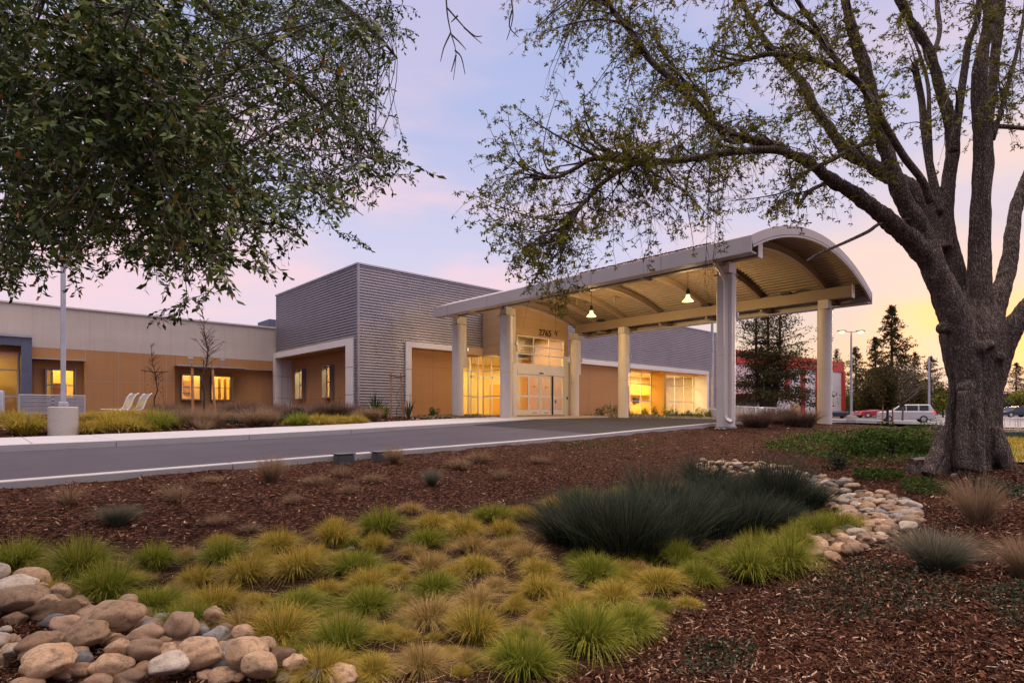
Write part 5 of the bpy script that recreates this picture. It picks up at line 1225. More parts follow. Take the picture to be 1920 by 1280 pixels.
# swale of cobbles
SWALE = [(1303, 908), (1312, 866), (1400, 868), (1480, 880), (1600, 918), (1712, 948), (1735, 978), (1655, 1020), (1560, 1060), (1500, 1056), (1510, 1022), (1600, 985), (1550, 960), (1530, 935), (1480, 915), (1400, 905), (1330, 918)]
pts_s = []; tries = 0
SWN = random.Random(4)
while len(pts_s) < 296 and tries < 40000:
    tries += 1
    px, py = SWN.uniform(1300, 1720), SWN.uniform(862, 1055)
    if not inpoly(np.array([px]), np.array([py]), SWALE)[0]: continue
    p = gp(px, py); r_ = SWN.choice((.07, .09, .11, .12, .14, .16)) * .78
    if any((p.x - q[0]) ** 2 + (p.y - q[1]) ** 2 < ((r_ + q[2]) * .40) ** 2 for q in pts_s): continue
    pts_s.append((p.x, p.y, r_, px, py, SWN.choice(('tan', 'grey', 'pale', 'brown', 'tan', 'tan', 'rust', 'pale'))))
pts_s.sort(key=lambda q: q[3]); cnt = {}
for x, y, r_, px, py, k in pts_s:
    part_ = 'upper end' if px < 1480 and py < 930 else ('lower tail' if py > 990 else ('bend' if px > 1640 else 'middle reach'))
    size = 'large' if r_ > .10 else ('small' if r_ < .06 else 'middling')
    key = (k, part_, size); cnt[key] = cnt.get(key, 0) + 1; nn_ = cnt[key]; nn_ = ordw[nn_ - 1] if nn_ <= 20 else str(nn_) + ('st' if nn_ % 10 == 1 else 'nd' if nn_ % 10 == 2 else 'rd' if nn_ % 10 == 3 else 'th')
    stone((x, y, zg(x, y) + RR.uniform(0, .03)), r_ * RR.uniform(1.5, 2.0), r_ * RR.uniform(1.1, 1.4), r_ * RR.uniform(.85, 1.15), 'rock_' + k, RR.uniform(0, 3.1), f'{size} {CN[k]} cobble in the {part_} of the swale, {nn_} such from the left', 'cobbles of the stone swale', .25, .25, 'cobble')
for px, py, w, k, lb in ((1790, 893, 12, 'pale', 'single pale stone on the mulch below the big trunk'), (1115, 1238, 14, 'brown', 'single small stone at the right foot of the nearest green sedge'), (658, 1031, 18, 'grey', 'small grey stone at the back of the basin among the sedges'), (1595, 903, 14, 'brown', 'small brown lump of wood on the mulch below the stump')):
    p = gp(px, py); Yd = FX * p.x + FY * p.y; s_ = w / F * Yd; stone(p, s_, s_ * .8, s_ * .7, 'rock_' + k, .3, lb, None)
# stones at the foot of the front column
for px, w, k, lb in ((1345, 16, 'brown', 'flat brown stone at the left foot of the front column'), (1357, 14, 'grey', 'dark grey stone at the foot of the front column')):
    p = gp(px, 806); s_ = w / F * 18.5; stone(p, s_, s_ * .7, s_ * .4, 'rock_' + k, .3, lb, None)
# cut stump beside the tree
p = gp(1738, 880); st = thing('tree_stump', 'low weathered cut stump at the left of the big trunk', 'stump', p, 0)
mb = MB(); pr_ = []
g_ = random.Random(3)
for z_, k in ((-.15, 1.25), (0, 1.15), (.08, 1.02), (.15, 1.0)):
    pr_.append((z_, k))
vs = []; fs = []; n = 28; ph = [g_.uniform(.85, 1.15) for _ in range(n)]
for z_, k in pr_:
    for i in range(n): a = 6.283 * i / n; r_ = .27 * k * ph[i]; vs.append((r_ * math.cos(a), r_ * .8 * math.sin(a), z_))
for j in range(3):
    for i in range(n): fs.append((j * n + i, j * n + (i + 1) % n, (j + 1) * n + (i + 1) % n, (j + 1) * n + i))
mb.add(vs, fs); mb.build('stump_side', M['bark'], st)
mb = MB(); mb.add([(.27 * ph[i] * math.cos(6.283 * i / n), .216 * ph[i] * math.sin(6.283 * i / n), .152 + .01 * (i % 3)) for i in range(n)], [tuple(range(n))]); mb.build('cut_face', M['cutwood'], st)
# ------------------------------------------------------------------ street furniture and small things
def light_pole(P, zb_, h_base, r_base, h_pole, r_pole, lb, name='light_pole'):
    t = thing(name, lb, 'light pole', (P[0], P[1], zb_))
    mb = MB(); mb.lathe([(r_base, -.3), (r_base, h_base - .03), (r_base - .03, h_base)], 36); mb.build('concrete_base', M['base'], t, smooth=40)
    mb = MB(); mb.box(-r_pole * 1.9, r_pole * 1.9, -r_pole * 1.9, r_pole * 1.9, h_base, h_base + .14); mb.build('base_cover', M['galv'], t, bevel=.02)
    mb = MB(); mb.box(-r_pole, r_pole, -r_pole, r_pole, h_base + .14, h_base + .14 + h_pole); mb.build('pole', M['galv'], t, bevel=.01)
    mb = MB(); mb.box(-.45, .45, -.15, .15, h_base + h_pole + .14, h_base + h_pole + .26); mb.build('lamp_head', M['galv'], t, bevel=.02)
    return t
p = on_y(118.5, 818, 21.75); pz = zg(p.x, p.y)
light_pole((p.x, p.y), at(118, 818, FX * p.x + FY * p.y).z, .90, .37, 8.6, .062, 'tall grey square light pole on a round concrete base beside the pavement')
p = at(1335.5, 785.6, 50); light_pole((p.x, p.y), p.z, .90, .34, 8.6, .09, 'distant grey light pole on a concrete base near the end of the facade')
# slatted bench seen from behind
def bench():
    a = on_y(34, 0, 26.7); b = on_y(160, 0, 26.7); zb_ = at(34, 741, FX * a.x + FY * a.y).z; L = b.x - a.x
    t = thing('slatted_bench', 'grey metal slatted bench seen from behind, under the left window of the wing', 'bench', ((a.x + b.x) / 2, 26.7, zg(a.x, 26.7)))
    h = at(97, 740, FX * (a.x + b.x) / 2 + FY * 26.7).z - zg(a.x, 26.7)
    mb = MB()
    for k in range(9): z_ = h * .30 + k * h * .66 / 9; mb.box(-L / 2 + .05, L / 2 - .05, -.03 + .02 * (k % 2), .014, z_, z_ + h * .66 / 9 - .022)
    mb.build('backrest', M['galv'], t)
    mb = MB(); mb.box(-L / 2, L / 2, -.04, .03, h * .96, h); mb.build('top_rail', M['alu'], t, bevel=.01)
    mb = MB(); mb.box(-L / 2, L / 2, -.04, .03, h * .26, h * .295); mb.build('bottom_rail', M['alu'], t)
    for x in (-L / 2, -.02, L / 2 - .05): mb = MB(); mb.box(x, x + .05, -.03, .028, h * .295, h * .96); mb.build('upright', M['alu'], t)
    mb = MB()
    for k in range(7): mb.box(-L / 2 + .05, L / 2 - .05, .05 + k * .065, .1 + k * .065, h * .36, h * .36 + .02)
    mb.build('seat', M['galv'], t)
    for x in (-L / 2 + .3, L / 2 - .4): mb = MB(); mb.box(x, x + .08, 0, .4, 0, .03); mb.box(x, x + .08, .1, .2, .03, h * .3); mb.build('leg', M['alu'], t)
bench()
def lounge_chair(px, lb):
    c = on_y(px, 0, 29.0); Yd = FX * c.x + FY * c.y; zg_ = at(px, 785, Yd).z
    t = thing('slatted_chair', lb, 'chair', (c.x, c.y, zg_), R(8), 'two slatted chairs')
    # side profile (x forward to the left, z up): seat then curved back
    pr = [(-.72, .40), (-.45, .385), (-.2, .36), (0, .40), (.10, .52), (.16, .70), (.22, .88), (.34, 1.06), (.42, 1.10)]
    pts = []
    for i in range(len(pr) - 1):
        for k in range(3): u_ = k / 3; pts.append((pr[i][0] * (1 - u_) + pr[i + 1][0] * u_, pr[i][1] * (1 - u_) + pr[i + 1][1] * u_))
    mb = MB()
    for k, (x, z_) in enumerate(pts):
        x2, z2 = pts[min(k + 1, len(pts) - 1)]; dx, dz = (x2 - x) * .7, (z2 - z_) * .7
        mb.add([(x, -.42, z_), (x, .42, z_), (x + dx, .42, z_ + dz), (x + dx, -.42, z_ + dz), (x + dz * .2, -.42, z_ - .015), (x + dz * .2, .42, z_ - .015), (x + dx + dz * .2, .42, z_ + dz - .015), (x + dx + dz * .2, -.42, z_ + dz - .015)],
               [(0, 1, 2, 3), (7, 6, 5, 4), (0, 4, 5, 1), (1, 5, 6, 2), (2, 6, 7, 3), (3, 7, 4, 0)])
    mb.build('slats', M['alu'], t)
    for y in (-.43, .43): mb = MB(); mb.tube([(a, y, b) for a, b in pr], .028, 6); mb.build('side_frame', M['whitealu'], t)
    for x in (-.35, .0):
        mb = MB()
        for y in (-.36, .36): mb.tube([(x, y, 0), (x, y, .38)], .025, 6)
        mb.tube([(x, -.36, .3), (x, .36, .3)], .02, 6); mb.build('leg_frame', M['whitealu'], t)
lounge_chair(233, 'white slatted lounge chair on the left of the pair before the orange wall')
lounge_chair(258, 'white slatted lounge chair on the right of the pair before the orange wall')
# grey post at the left edge
p = on_y(1, 0, 26.0); mb = MB(); mb.lathe([(.11, -.3), (.11, 1.02), (.09, 1.08), (0.02, 1.1)], 20); o = mb.build('bollard', M['galv'], smooth=40); o.location = (p.x, p.y, zg(p.x, p.y)); tag(o, 'grey metal bollard at the left edge beside the slatted bench', 'bollard')
# black plastic boxes on the kerb
for px, py, lb in ((679, 868, 'left black plastic edging box against the kerb'), (781, 860, 'right black plastic edging box against the kerb')):
    p = on_h(px, py, .86 if px < 700 else .80); t = thing('edging_box', lb, 'box', (p.x, YN - .36, zg(p.x, YN - .4) - .02), 0, 'black plastic boxes by the kerb')
    mb = MB(); mb.box(-.16, .16, -.10, .12, -.1, .17); mb.build('box', M['plastic'], t, bevel=.03)
    mb = MB(); mb.box(-.175, .175, -.115, .135, .17, .195); mb.build('lid', M['plastic'], t, bevel=.012)

# staked young trees (bare)
def bare_tree_mesh(h, seed, r0=.028, spread=.8, start=.35, n=26, up=.6):
    g_ = random.Random(seed); mb = MB(); pts = [(g_.uniform(-.03, .03) * i, g_.uniform(-.03, .03) * i, h * i / 8) for i in range(9)]
    mb.tube(pts, [r0 * (1 - i / 9.5) for i in range(9)], 6)
    br = MB()
    for k in range(n):
        t = start + (1 - start) * g_.random(); i = t * 8; a_ = Vector(pts[int(i)]).lerp(Vector(pts[min(8, int(i) + 1)]), i % 1)
        az = g_.random() * 6.28; l_ = spread * (1.15 - t) * g_.uniform(.5, 1.1); d = Vector((math.cos(az), math.sin(az), up + g_.uniform(0, .5))).normalized()
        q = a_ + d * l_ * .5 + Vector((0, 0, .03)); e = a_ + d * l_ + Vector((g_.uniform(-.1, .1), g_.uniform(-.1, .1), .08))
        br.tube([a_, q, e], [r0 * .35, r0 * .22, r0 * .1], 4, False)
        for m_ in range(3):
            s_ = a_.lerp(e, g_.uniform(.4, .95)); az2 = az + g_.uniform(-1.2, 1.2); e2 = s_ + Vector((math.cos(az2), math.sin(az2), g_.uniform(-.1, .8))) * l_ * .35
            br.tube([s_, e2], [r0 * .16, r0 * .08], 3, False)
    return mb, br
def staked_tree(px, plane_y, h, lb, stakes, sh, seed, r0=.03, spread=.9, start=.35, n=26, thick=.03, hl=0):
    c = on_y(px, 0, plane_y); Yd = FX * c.x + FY * c.y
    t = thing('young_tree', lb, 'tree', (c.x, c.y, zg(c.x, c.y))); a, b = bare_tree_mesh(h, seed, r0, spread, start, n)
    a.build('trunk', M['farbark'], t); b.build('branches', M['farbark'], t)
    if hl:
        g0 = np.random.default_rng(seed)
        cloud_obj('dead_leaves', 'shrub_red', hl, lambda g_, m: np.stack([g_.normal(0, .16, m), g_.normal(0, .16, m), g_.uniform(.6, 2.2, m)], 1), .07, .6, seed, t)
    for k, sx in enumerate(stakes):
        q = on_y(sx, 0, plane_y); s = thing('tree_stake', f'{lb.split(",")[0]}: its {"left" if k == 0 else "right"} wooden stake', 'stake', (q.x, q.y - .02, zg(q.x, q.y)), 0, None)
        mb = MB(); mb.tube([(0, 0, -.1), (-.04 + .08 * k * -1, 0, sh)], [thick, thick * .9], 8); o = mb.build('post', M['stake'], s)
    if len(stakes) == 2:
        q0, q1 = on_y(stakes[0], 0, plane_y), on_y(stakes[1], 0, plane_y); mb = MB()
        mb.tube([(q0.x - c.x - .2, -.05, sh * .93), (0, -.08, sh * .9), (q1.x - c.x + .15, -.05, sh * .93)], .025, 5); mb.build('tree_tie', M['twine'], t)
staked_tree(382, 23.6, 4.6, 'taller bare young tree before the twin windows', (362, 404), 2.35, 5, .045, 1.1, .45, 40, .05)
staked_tree(291, 33.0, 3.75, 'smaller bare young tree right of the two chairs', (273, 309), 2.55, 8, .04, .9, .35, 34, .035, 90)
staked_tree(745, 25.6, 1.8, 'very thin young tree against the grey corner wall', (734, 755), 2.35, 9, .02, .35, .3, 10, .045)
staked_tree(1176, 25.3, .4, 'tiny sapling beside the second row column', (1179,), 2.3, 9, .01, .1, .3, 3, .035)
staked_tree(1388, 30, .9, 'sapling behind the front column', (1387, 1393), 2.4, 12, .02, .3, .3, 8, .05)

# rail fence and bollard beyond the canopy
def rail_fence(p0, p1, h, npick, lb, npost=4, thick=.018):
    t = thing('rail_fence', lb, 'fence', p0); d = Vector(p1) - Vector(p0)
    for nm, z_ in (('top_rail', h), ('bottom_rail', .12)):
        mb = MB(); mb.tube([(0, 0, z_), (d.x, d.y, d.z + z_)], thick * 1.4, 6); mb.build(nm, M['whitealu'], t)
    mb = MB()
    for k in range(npick): f = (k + .5) / npick; mb.tube([(d.x * f, d.y * f, d.z * f + .12), (d.x * f, d.y * f, d.z * f + h)], thick, 4)
    mb.build('pickets', M['whitealu'], t)
    for k in range(npost + 1): f = k / npost; mb = MB(); mb.tube([(d.x * f, d.y * f, d.z * f - .2), (d.x * f, d.y * f, d.z * f + h + .03)], thick * 2, 6); mb.build('fence_post', M['whitealu'], t)
rail_fence(at(1377, 784, 46), at(1457, 787, 46), .98, 34, 'white metal rail fence right of the front column', 4)
rail_fence(at(1868, 808, 30), at(1990, 812, 30), .72, 12, 'pale metal rail fence right of the big trunk', 3, .014)
p = at(1428, 788, 40); mb = MB(); mb.lathe([(.11, -.3), (.11, .75), (.13, .76), (.13, .86), (.08, .93), (.02, .95)], 20); o = mb.build('bollard', M['galv'], smooth=40); o.location = p; tag(o, 'grey bollard light before the white rail fence', 'bollard')

# ------------------------------------------------------------------ far buildings
def oriented(mb, P, Q, d, z0, z1):
    P, Q = Vector(P[:2]), Vector(Q[:2]); n = Vector((-(Q - P).y, (Q - P).x)).normalized() * d
    a = [P, Q, Q + n, P + n]
    mb.add([(v.x, v.y, z0) for v in a] + [(v.x, v.y, z1) for v in a], [(0, 3, 2, 1), (4, 5, 6, 7), (0, 1, 5, 4), (1, 2, 6, 5), (2, 3, 7, 6), (3, 0, 4, 7)])
A_ = at(1330, 772, 69); B_ = at(1582, 772, 90)
dv = (Vector((B_.x, B_.y)) - Vector((A_.x, A_.y))); Lw = dv.length; dv.normalize(); nv = Vector((dv.y, -dv.x))
if nv.dot(Vector((-A_.x, -A_.y))) < 0: nv = -nv
st_ = thing('warehouse_store', 'white warehouse store with red parapet band and red pilasters beyond the redwood', 'building', (A_.x, A_.y, 0)); 
def ws(a0, a1, d0, d1, z0, z1, name, m):
    mb = MB(); q = [Vector((0, 0)) + dv * a + nv * d for a, d in ((a0, d0), (a1, d0), (a1, d1), (a0, d1))]
    mb.add([(v.x, v.y, z0) for v in q] + [(v.x, v.y, z1) for v in q], [(0, 3, 2, 1), (4, 5, 6, 7), (0, 1, 5, 4), (1, 2, 6, 5), (2, 3, 7, 6), (3, 0, 4, 7)]); return mb.build(name, m, st_)
ws(0, Lw, -25, 0, .3, 9.25, 'cladding_wall', M['whitewall']); ws(-.05, Lw + .05, -25, .08, 7.6, 9.3, 'parapet_band', M['red']); ws(0, Lw + .02, 0, .1, .2, 1.1, 'plinth', M['tan'])
for f in (0, .505, .627, .751, .985): ws(Lw * f - .3, Lw * f + .35, .0, .35, .2, 7.7, 'pilaster', M['red'])
for k in range(40):
    pass
ws(Lw * .1, Lw * .32, .4, 4, .2, 3.1, 'lean_to_wall', M['whitewall']); ws(Lw * .08, Lw * .34, .3, 4.4, 3.1, 3.6, 'lean_to_roof', M['red']); ws(Lw * .34, Lw * .45, .4, 3, .2, 2.6, 'store_room', M['tan']); ws(Lw * .3, Lw * .338, .4, 3.5, .2, 2.6, 'store_door', M['wood'])
lb_ = thing('low_building', 'low pale building with a flat roof behind the parked cars, left of the big trunk', 'building', at(1700, 776, 130)); mb = MB()
oriented(mb, at(1690, 776, 130) - at(1700, 776, 130), at(1800, 776, 140) - at(1700, 776, 130), 12, -1, 4.2); mb.build('wall', M['palewood'], lb_); mb = MB(); oriented(mb, at(1688, 776, 129.5) - at(1700, 776, 130), at(1803, 776, 139.5) - at(1700, 776, 130), 13, 4.2, 4.9); mb.build('roof', M['galv'], lb_)
lb2 = thing('low_building', 'low blue roofed building right of the big trunk beyond the shrubs', 'building', at(1930, 776, 120)); mb = MB()
oriented(mb, at(1860, 776, 120) - at(1930, 776, 120), at(2050, 776, 120) - at(1930, 776, 120), 12, -1, 3.3); mb.build('wall', M['cream'], lb2); mb = MB(); oriented(mb, at(1858, 776, 119.5) - at(1930, 776, 120), at(2052, 776, 119.5) - at(1930, 776, 120), 13, 3.3, 4.3); mb.build('roof', M['bluemetal'], lb2)

# street lamps
def street_lamp(px, py_b, py_t, Y, arm, lb, lit=True, rp=.09):
    P = at(px, py_b, Y); h = at(px, py_t, Y).z - P.z
    t = thing('street_lamp', lb, 'street lamp', P, 0, 'street lamps of the car park')
    mb = MB(); mb.lathe([(.42, -.4), (.42, .75), (.38, .78)], 24); mb.build('concrete_base', M['base'], t, smooth=40)
    mb = MB(); mb.tube([(0, 0, .75), (0, 0, h)], [rp * 1.3, rp], 8); mb.build('pole', M['galv'], t)
    if arm:
        mb = MB(); mb.tube([(-FY * arm, FX * arm, h + .05), (0, 0, h), (FY * arm, -FX * arm, h + .05)], .05, 6); mb.build('arm', M['galv'], t)
        for s in (-1, 1):
            c = Vector((FY * arm * s, -FX * arm * s, h)); mb = MB(); mb.box(c.x - .35, c.x + .35, c.y - .35, c.y + .35, h, h + .16); f_ = mb.build('lamp_head', M['galv'], t, bevel=.04)
            if lit:
                mb = MB(); mb.lathe([(.02, -.16), (.2, -.1), (.27, 0), (.2, -.0005)], 14, c); mb.build('lens', M['streetglow'], f_, smooth=True)
street_lamp(1596, 793, 622, 58, .95, 'tall lit double headed street lamp left of the tall conifer')
street_lamp(1742, 790, 668, 70, 0, 'slim grey lamp pole beside the silver wagon', False, .1)
street_lamp(1749, 788, 705, 90, 0, 'shorter slim lamp pole just left of the big trunk', False, .09)

# ------------------------------------------------------------------ vehicles
def vehicle(P, rz, kind, body, lb, name='parked_car', L=4.6, Wd=1.8, H=1.45, tail_lit=False):
    """body profile lofted across the width with tumblehome; wheels, glass, lamps as parts"""
    t = thing(name, lb, 'car', P, rz, 'cars in the car park')
    if kind == 'wagon':
        low = [(-L / 2, .45), (-L / 2 + .02, .95), (-L / 2 + .12, 1.08), (-L / 2 + 1.15, 1.14), (L / 2 - .06, 1.12), (L / 2, .95), (L / 2, .48), (L / 2 - .1, .34), (-L / 2 + .1, .32)]
        cab = [(-L / 2 + .95, 1.10), (-L / 2 + 1.85, H - .05), (-L / 2 + 2.3, H), (L / 2 - .55, H), (L / 2 - .38, H - .08), (L / 2 - .05, 1.10)]
    else:
        low = [(-L / 2, .40), (-L / 2 + .03, .68), (-L / 2 + .9, .88), (L / 2 - .6, .93), (L / 2 - .04, .85), (L / 2, .5), (L / 2 - .1, .28), (-L / 2 + .1, .28)]
        cab = [(-L / 2 + 1.0, .87), (-L / 2 + 1.75, H - .05), (-L / 2 + 2.3, H), (L / 2 - 1.6, H - .03), (L / 2 - .55, .92)]
    def loft(pr, w0, w1, z0, z1, name, m, par, bev=.05):
        mb = MB(); n = len(pr); half = lambda z: w0 + (w1 - w0) * max(0, min(1, (z - z0) / (z1 - z0)))
        vs = [(x, -half(z), z) for x, z in pr] + [(x, half(z), z) for x, z in pr]
        mb.add(vs, [tuple(range(n)), tuple(range(2 * n - 1, n - 1, -1))] + [(k, n + k, n + (k + 1) % n, (k + 1) % n) for k in range(n)]); return mb.build(name, m, par, bevel=bev, smooth=40)
    b = loft(low, Wd / 2, Wd / 2 - .03, .4, 1.1, 'body', body, t, .07)
    zc = cab[0][1]; c = loft(cab, Wd / 2 - .05, Wd / 2 - .2, zc, H, 'cabin', body, t)
    zb_, zt_ = zc + .06, H - .10
    if kind == 'wagon': panes = [(-L / 2 + 1.35, -L / 2 + 2.3, .55), (-L / 2 + 2.38, -L / 2 + 3.3, 0), (-L / 2 + 3.42, L / 2 - .55, 0)]
    else: panes = [(-L / 2 + 1.3, -L / 2 + 2.35, .5), (-L / 2 + 2.43, L / 2 - 1.25, 0)]
    for a, e, sl_ in panes:
        for s in (-1, 1):
            w0_ = Wd / 2 - .05 - .15 * (zb_ - zc) / (H - zc) + .012; w1_ = Wd / 2 - .05 - .15 * (zt_ - zc) / (H - zc) + .012; mb = MB()
            mb.add([(a, s * w0_, zb_), (e, s * w0_, zb_), (e, s * w1_, zt_), (a + sl_, s * w1_, zt_), (a, s * (w0_ - .03), zb_), (e, s * (w0_ - .03), zb_), (e, s * (w1_ - .03), zt_), (a + sl_, s * (w1_ - .03), zt_)],
                   [(0, 1, 2, 3), (7, 6, 5, 4), (0, 4, 5, 1), (1, 5, 6, 2), (2, 6, 7, 3), (3, 7, 4, 0)]); mb.build('side_window', M['carglass'], t)
    # rear and front screens laid on the cabin ends
    for (xa, za), (xb, zb2), nm in ((cab[-1], cab[-2], 'rear_window'), (cab[0], cab[1], 'windscreen')):
        sg = 1 if nm == 'rear_window' else -1; f0, f1 = .18, .92; mb = MB(); pa = (xa + (xb - xa) * f0, za + (zb2 - za) * f0); pb = (xa + (xb - xa) * f1, za + (zb2 - za) * f1); w_ = Wd / 2 - .22
        mb.add([(pa[0] + sg * .012, -w_, pa[1]), (pa[0] + sg * .012, w_, pa[1]), (pb[0] + sg * .012, w_ - .08, pb[1]), (pb[0] + sg * .012, -w_ + .08, pb[1]), (pa[0] - sg * .03, -w_, pa[1]), (pa[0] - sg * .03, w_, pa[1]), (pb[0] - sg * .03, w_ - .08, pb[1]), (pb[0] - sg * .03, -w_ + .08, pb[1])],
               [(0, 1, 2, 3), (7, 6, 5, 4), (0, 4, 5, 1), (1, 5, 6, 2), (2, 6, 7, 3), (3, 7, 4, 0)]); mb.build(nm, M['carglass'], t)
    for x in (-L / 2 + .9, L / 2 - .95):
        for s in (-1, 1):
            mb = MB(); r_ = .34; n = 20
            mb.extr([(x + r_ * math.cos(6.283 * k / n), r_ + r_ * math.sin(6.283 * k / n)) for k in range(n)], 'y', s * (Wd / 2 - .2), s * (Wd / 2 + .02)); w = mb.build('wheel', M['black'], t, bevel=.03)
            mb = MB(); mb.extr([(x + .2 * math.cos(6.283 * k / n), r_ + .2 * math.sin(6.283 * k / n)) for k in range(n)], 'y', s * (Wd / 2 + .021), s * (Wd / 2 + .03)); mb.build('hubcap', M['alu'], w)
    for s in (-1, 1):
        mb = MB(); mb.box(L / 2 - .14, L / 2 + .012, s * (Wd / 2 - .24), s * (Wd / 2 + .006), (.82 if kind == 'wagon' else .66), (1.10 if kind == 'wagon' else .84)); mb.build('tail_lamp', M['tail'], t, bevel=.01)
        mb = MB(); mb.box(-L / 2 - .01, -L / 2 + .2, s * (Wd / 2 - .4), s * (Wd / 2 + .004), .64, .80); mb.build('headlight', M['alu'], t, bevel=.02)
    mb = MB(); mb.box(L / 2 - .02, L / 2 + .06, -Wd / 2 + .02, Wd / 2 - .02, .40, .60); mb.build('bumper', M['galv'], t, bevel=.03)
    mb = MB(); mb.box(L / 2 + .001, L / 2 + .012, -.26, .26, .76, .90); mb.build('number_plate', M['whitealu'], t)
    return t
M['silver'] = simple('silver_car_paint', (0.55, 0.52, 0.53), 0.25, 0.3, 0.02, 1); M['redcar'] = simple('red_car_paint', (0.35, 0.03, 0.045), 0.25, 0.1, 0.02, 1); M['darkcar'] = simple('dark_car_paint', (0.03, 0.035, 0.06), 0.25, 0.1, 0.02, 1); M['palecar'] = simple('pale_car_paint', (0.5, 0.52, 0.52), 0.25, 0.2, 0.02, 1)
def ground_at(px, Y): 
    d = ray(px, 772); return Vector((d[0] * Y, d[1] * Y, zg(d[0] * Y, d[1] * Y) + .06))
def car_pos(px, py, Y): 
    P = at(px, py, Y); return P
# heading: local +x is the tail
vehicle(car_pos(1697, 791.5, 57), R(-43 - 28), 'wagon', M['silver'], 'silver station wagon with red tail lamps parked left of the big trunk', 'parked_wagon', L=4.7, Wd=1.9, H=1.78)
vehicle(car_pos(1612, 778.5, 105), R(-43 - 60), 'sedan', M['palecar'], 'small pale sedan far off beside the tall street lamp', 'parked_car', H=1.42)
vehicle(car_pos(1650, 779, 95), R(-43 - 75), 'sedan', M['palecar'], 'small pale sedan with dark windows far off left of the silver wagon', 'parked_car', H=1.45)
vehicle(car_pos(1637, 783, 76), R(-43 + 180), 'sedan', M['redcar'], 'red car driving past behind the street lamp', 'passing_car', H=1.1, L=4.4)
vehicle(car_pos(1568, 784, 82), R(-43 + 180), 'sedan', M['darkcar'], 'dark blue car driving past at the end of the red and white store', 'passing_car', H=1.1, L=4.4)
vehicle(car_pos(1905, 782, 75), R(-43), 'sedan', M['darkcar'], 'dark sedan right of the big trunk beyond the rail fence', 'parked_car', H=1.42, L=4.7)

# ------------------------------------------------------------------ furniture seen through the windows
def table_set(x, y, lb):
    t = thing('dining_table', lb, 'table', (x, y, FL - .02)); mb = MB(); mb.box(-.7, .7, -.45, .45, .71, .75); mb.build('table_top', M['whitealu'], t)
    for a in (-.62, .58):
        for b in (-.4, .36): mb = MB(); mb.box(a, a + .04, b, b + .04, 0, .71); mb.build('leg', M['dark'], t)
def chair(x, y, rz, lb):
    t = thing('dining_chair', lb, 'chair', (x, y, FL - .02), rz, 'chairs behind the right windows'); mb = MB(); mb.box(-.22, .22, -.22, .22, .44, .48); mb.build('seat', M['wood'], t)
    mb = MB(); mb.box(-.22, .22, .19, .22, .62, .95); mb.build('backrest', M['wood'], t)
    for a in (-.21, .18):
        for b in (-.21, .18): mb = MB(); mb.box(a, a + .03, b, b + .03, 0, .44 if b < 0 else .62); mb.build('leg', M['dark'], t)
table_set(48.6, 30.2, 'dining table behind the second window bay')
for x, y, rz, lb in ((46.2, 29.6, 1.3, 'dark chair at the left behind the second window bay'), (47.5, 29.9, 1.6, 'chair at the left end of the dining table'), (49.7, 30.0, -1.5, 'chair at the right end of the dining table'), (48.9, 31.0, 0, 'chair at the back of the dining table')): chair(x, y, rz, lb)
def trainer(x, y, lb):
    t = thing('exercise_machine', lb, 'exercise machine', (x, y, FL - .02), .3, 'exercise machines'); 
    mb = MB(); mb.box(-.8, .7, -.06, .06, .02, .12); mb.box(-.75, -.69, -.3, .3, 0, .05); mb.box(.62, .68, -.3, .3, 0, .05); mb.build('base_frame', M['dark'], t)
    mb = MB(); mb.lathe([(.28, -.06), (.3, -.05), (.3, .05), (.28, .06)], 24); mb.v = [(v[0] + .42, v[2], v[1] + .42) for v in mb.v]; mb.build('flywheel', M['black'], t)
    mb = MB(); mb.tube([(.3, 0, .4), (.12, 0, 1.35)], .04, 6); mb.tube([(-.2, 0, .1), (-.3, 0, .85)], .04, 6); mb.build('mast', M['dark'], t)
    mb = MB(); mb.tube([(.12, -.28, 1.25), (.0, -.1, 1.4), (.0, .1, 1.4), (.12, .28, 1.25)], .025, 6); mb.box(.05, .12, -.12, .12, 1.35, 1.55); mb.build('console', M['black'], t)
    mb = MB(); mb.box(-.45, -.15, -.12, .12, .85, .93); mb.build('saddle', M['black'], t, bevel=.03)
trainer(39.2, 29.8, 'dark exercise bike behind the left of the first window bay'); trainer(41.4, 30.1, 'dark exercise bike behind the middle of the first window bay'); trainer(37.6, 29.6, 'dark exercise bike half hidden by the second row column')
t = thing('reception_desk', 'orange reception desk behind the glass left of the doors', 'desk', (21.4, 29.4, FL - .02)); mb = MB(); mb.box(-.5, .6, -.3, .3, 0, 1.05); mb.build('desk_front', M['ochre'], t); mb = MB(); mb.box(-.55, .65, -.35, .35, 1.05, 1.09); mb.build('desk_top', M['whitealu'], t)
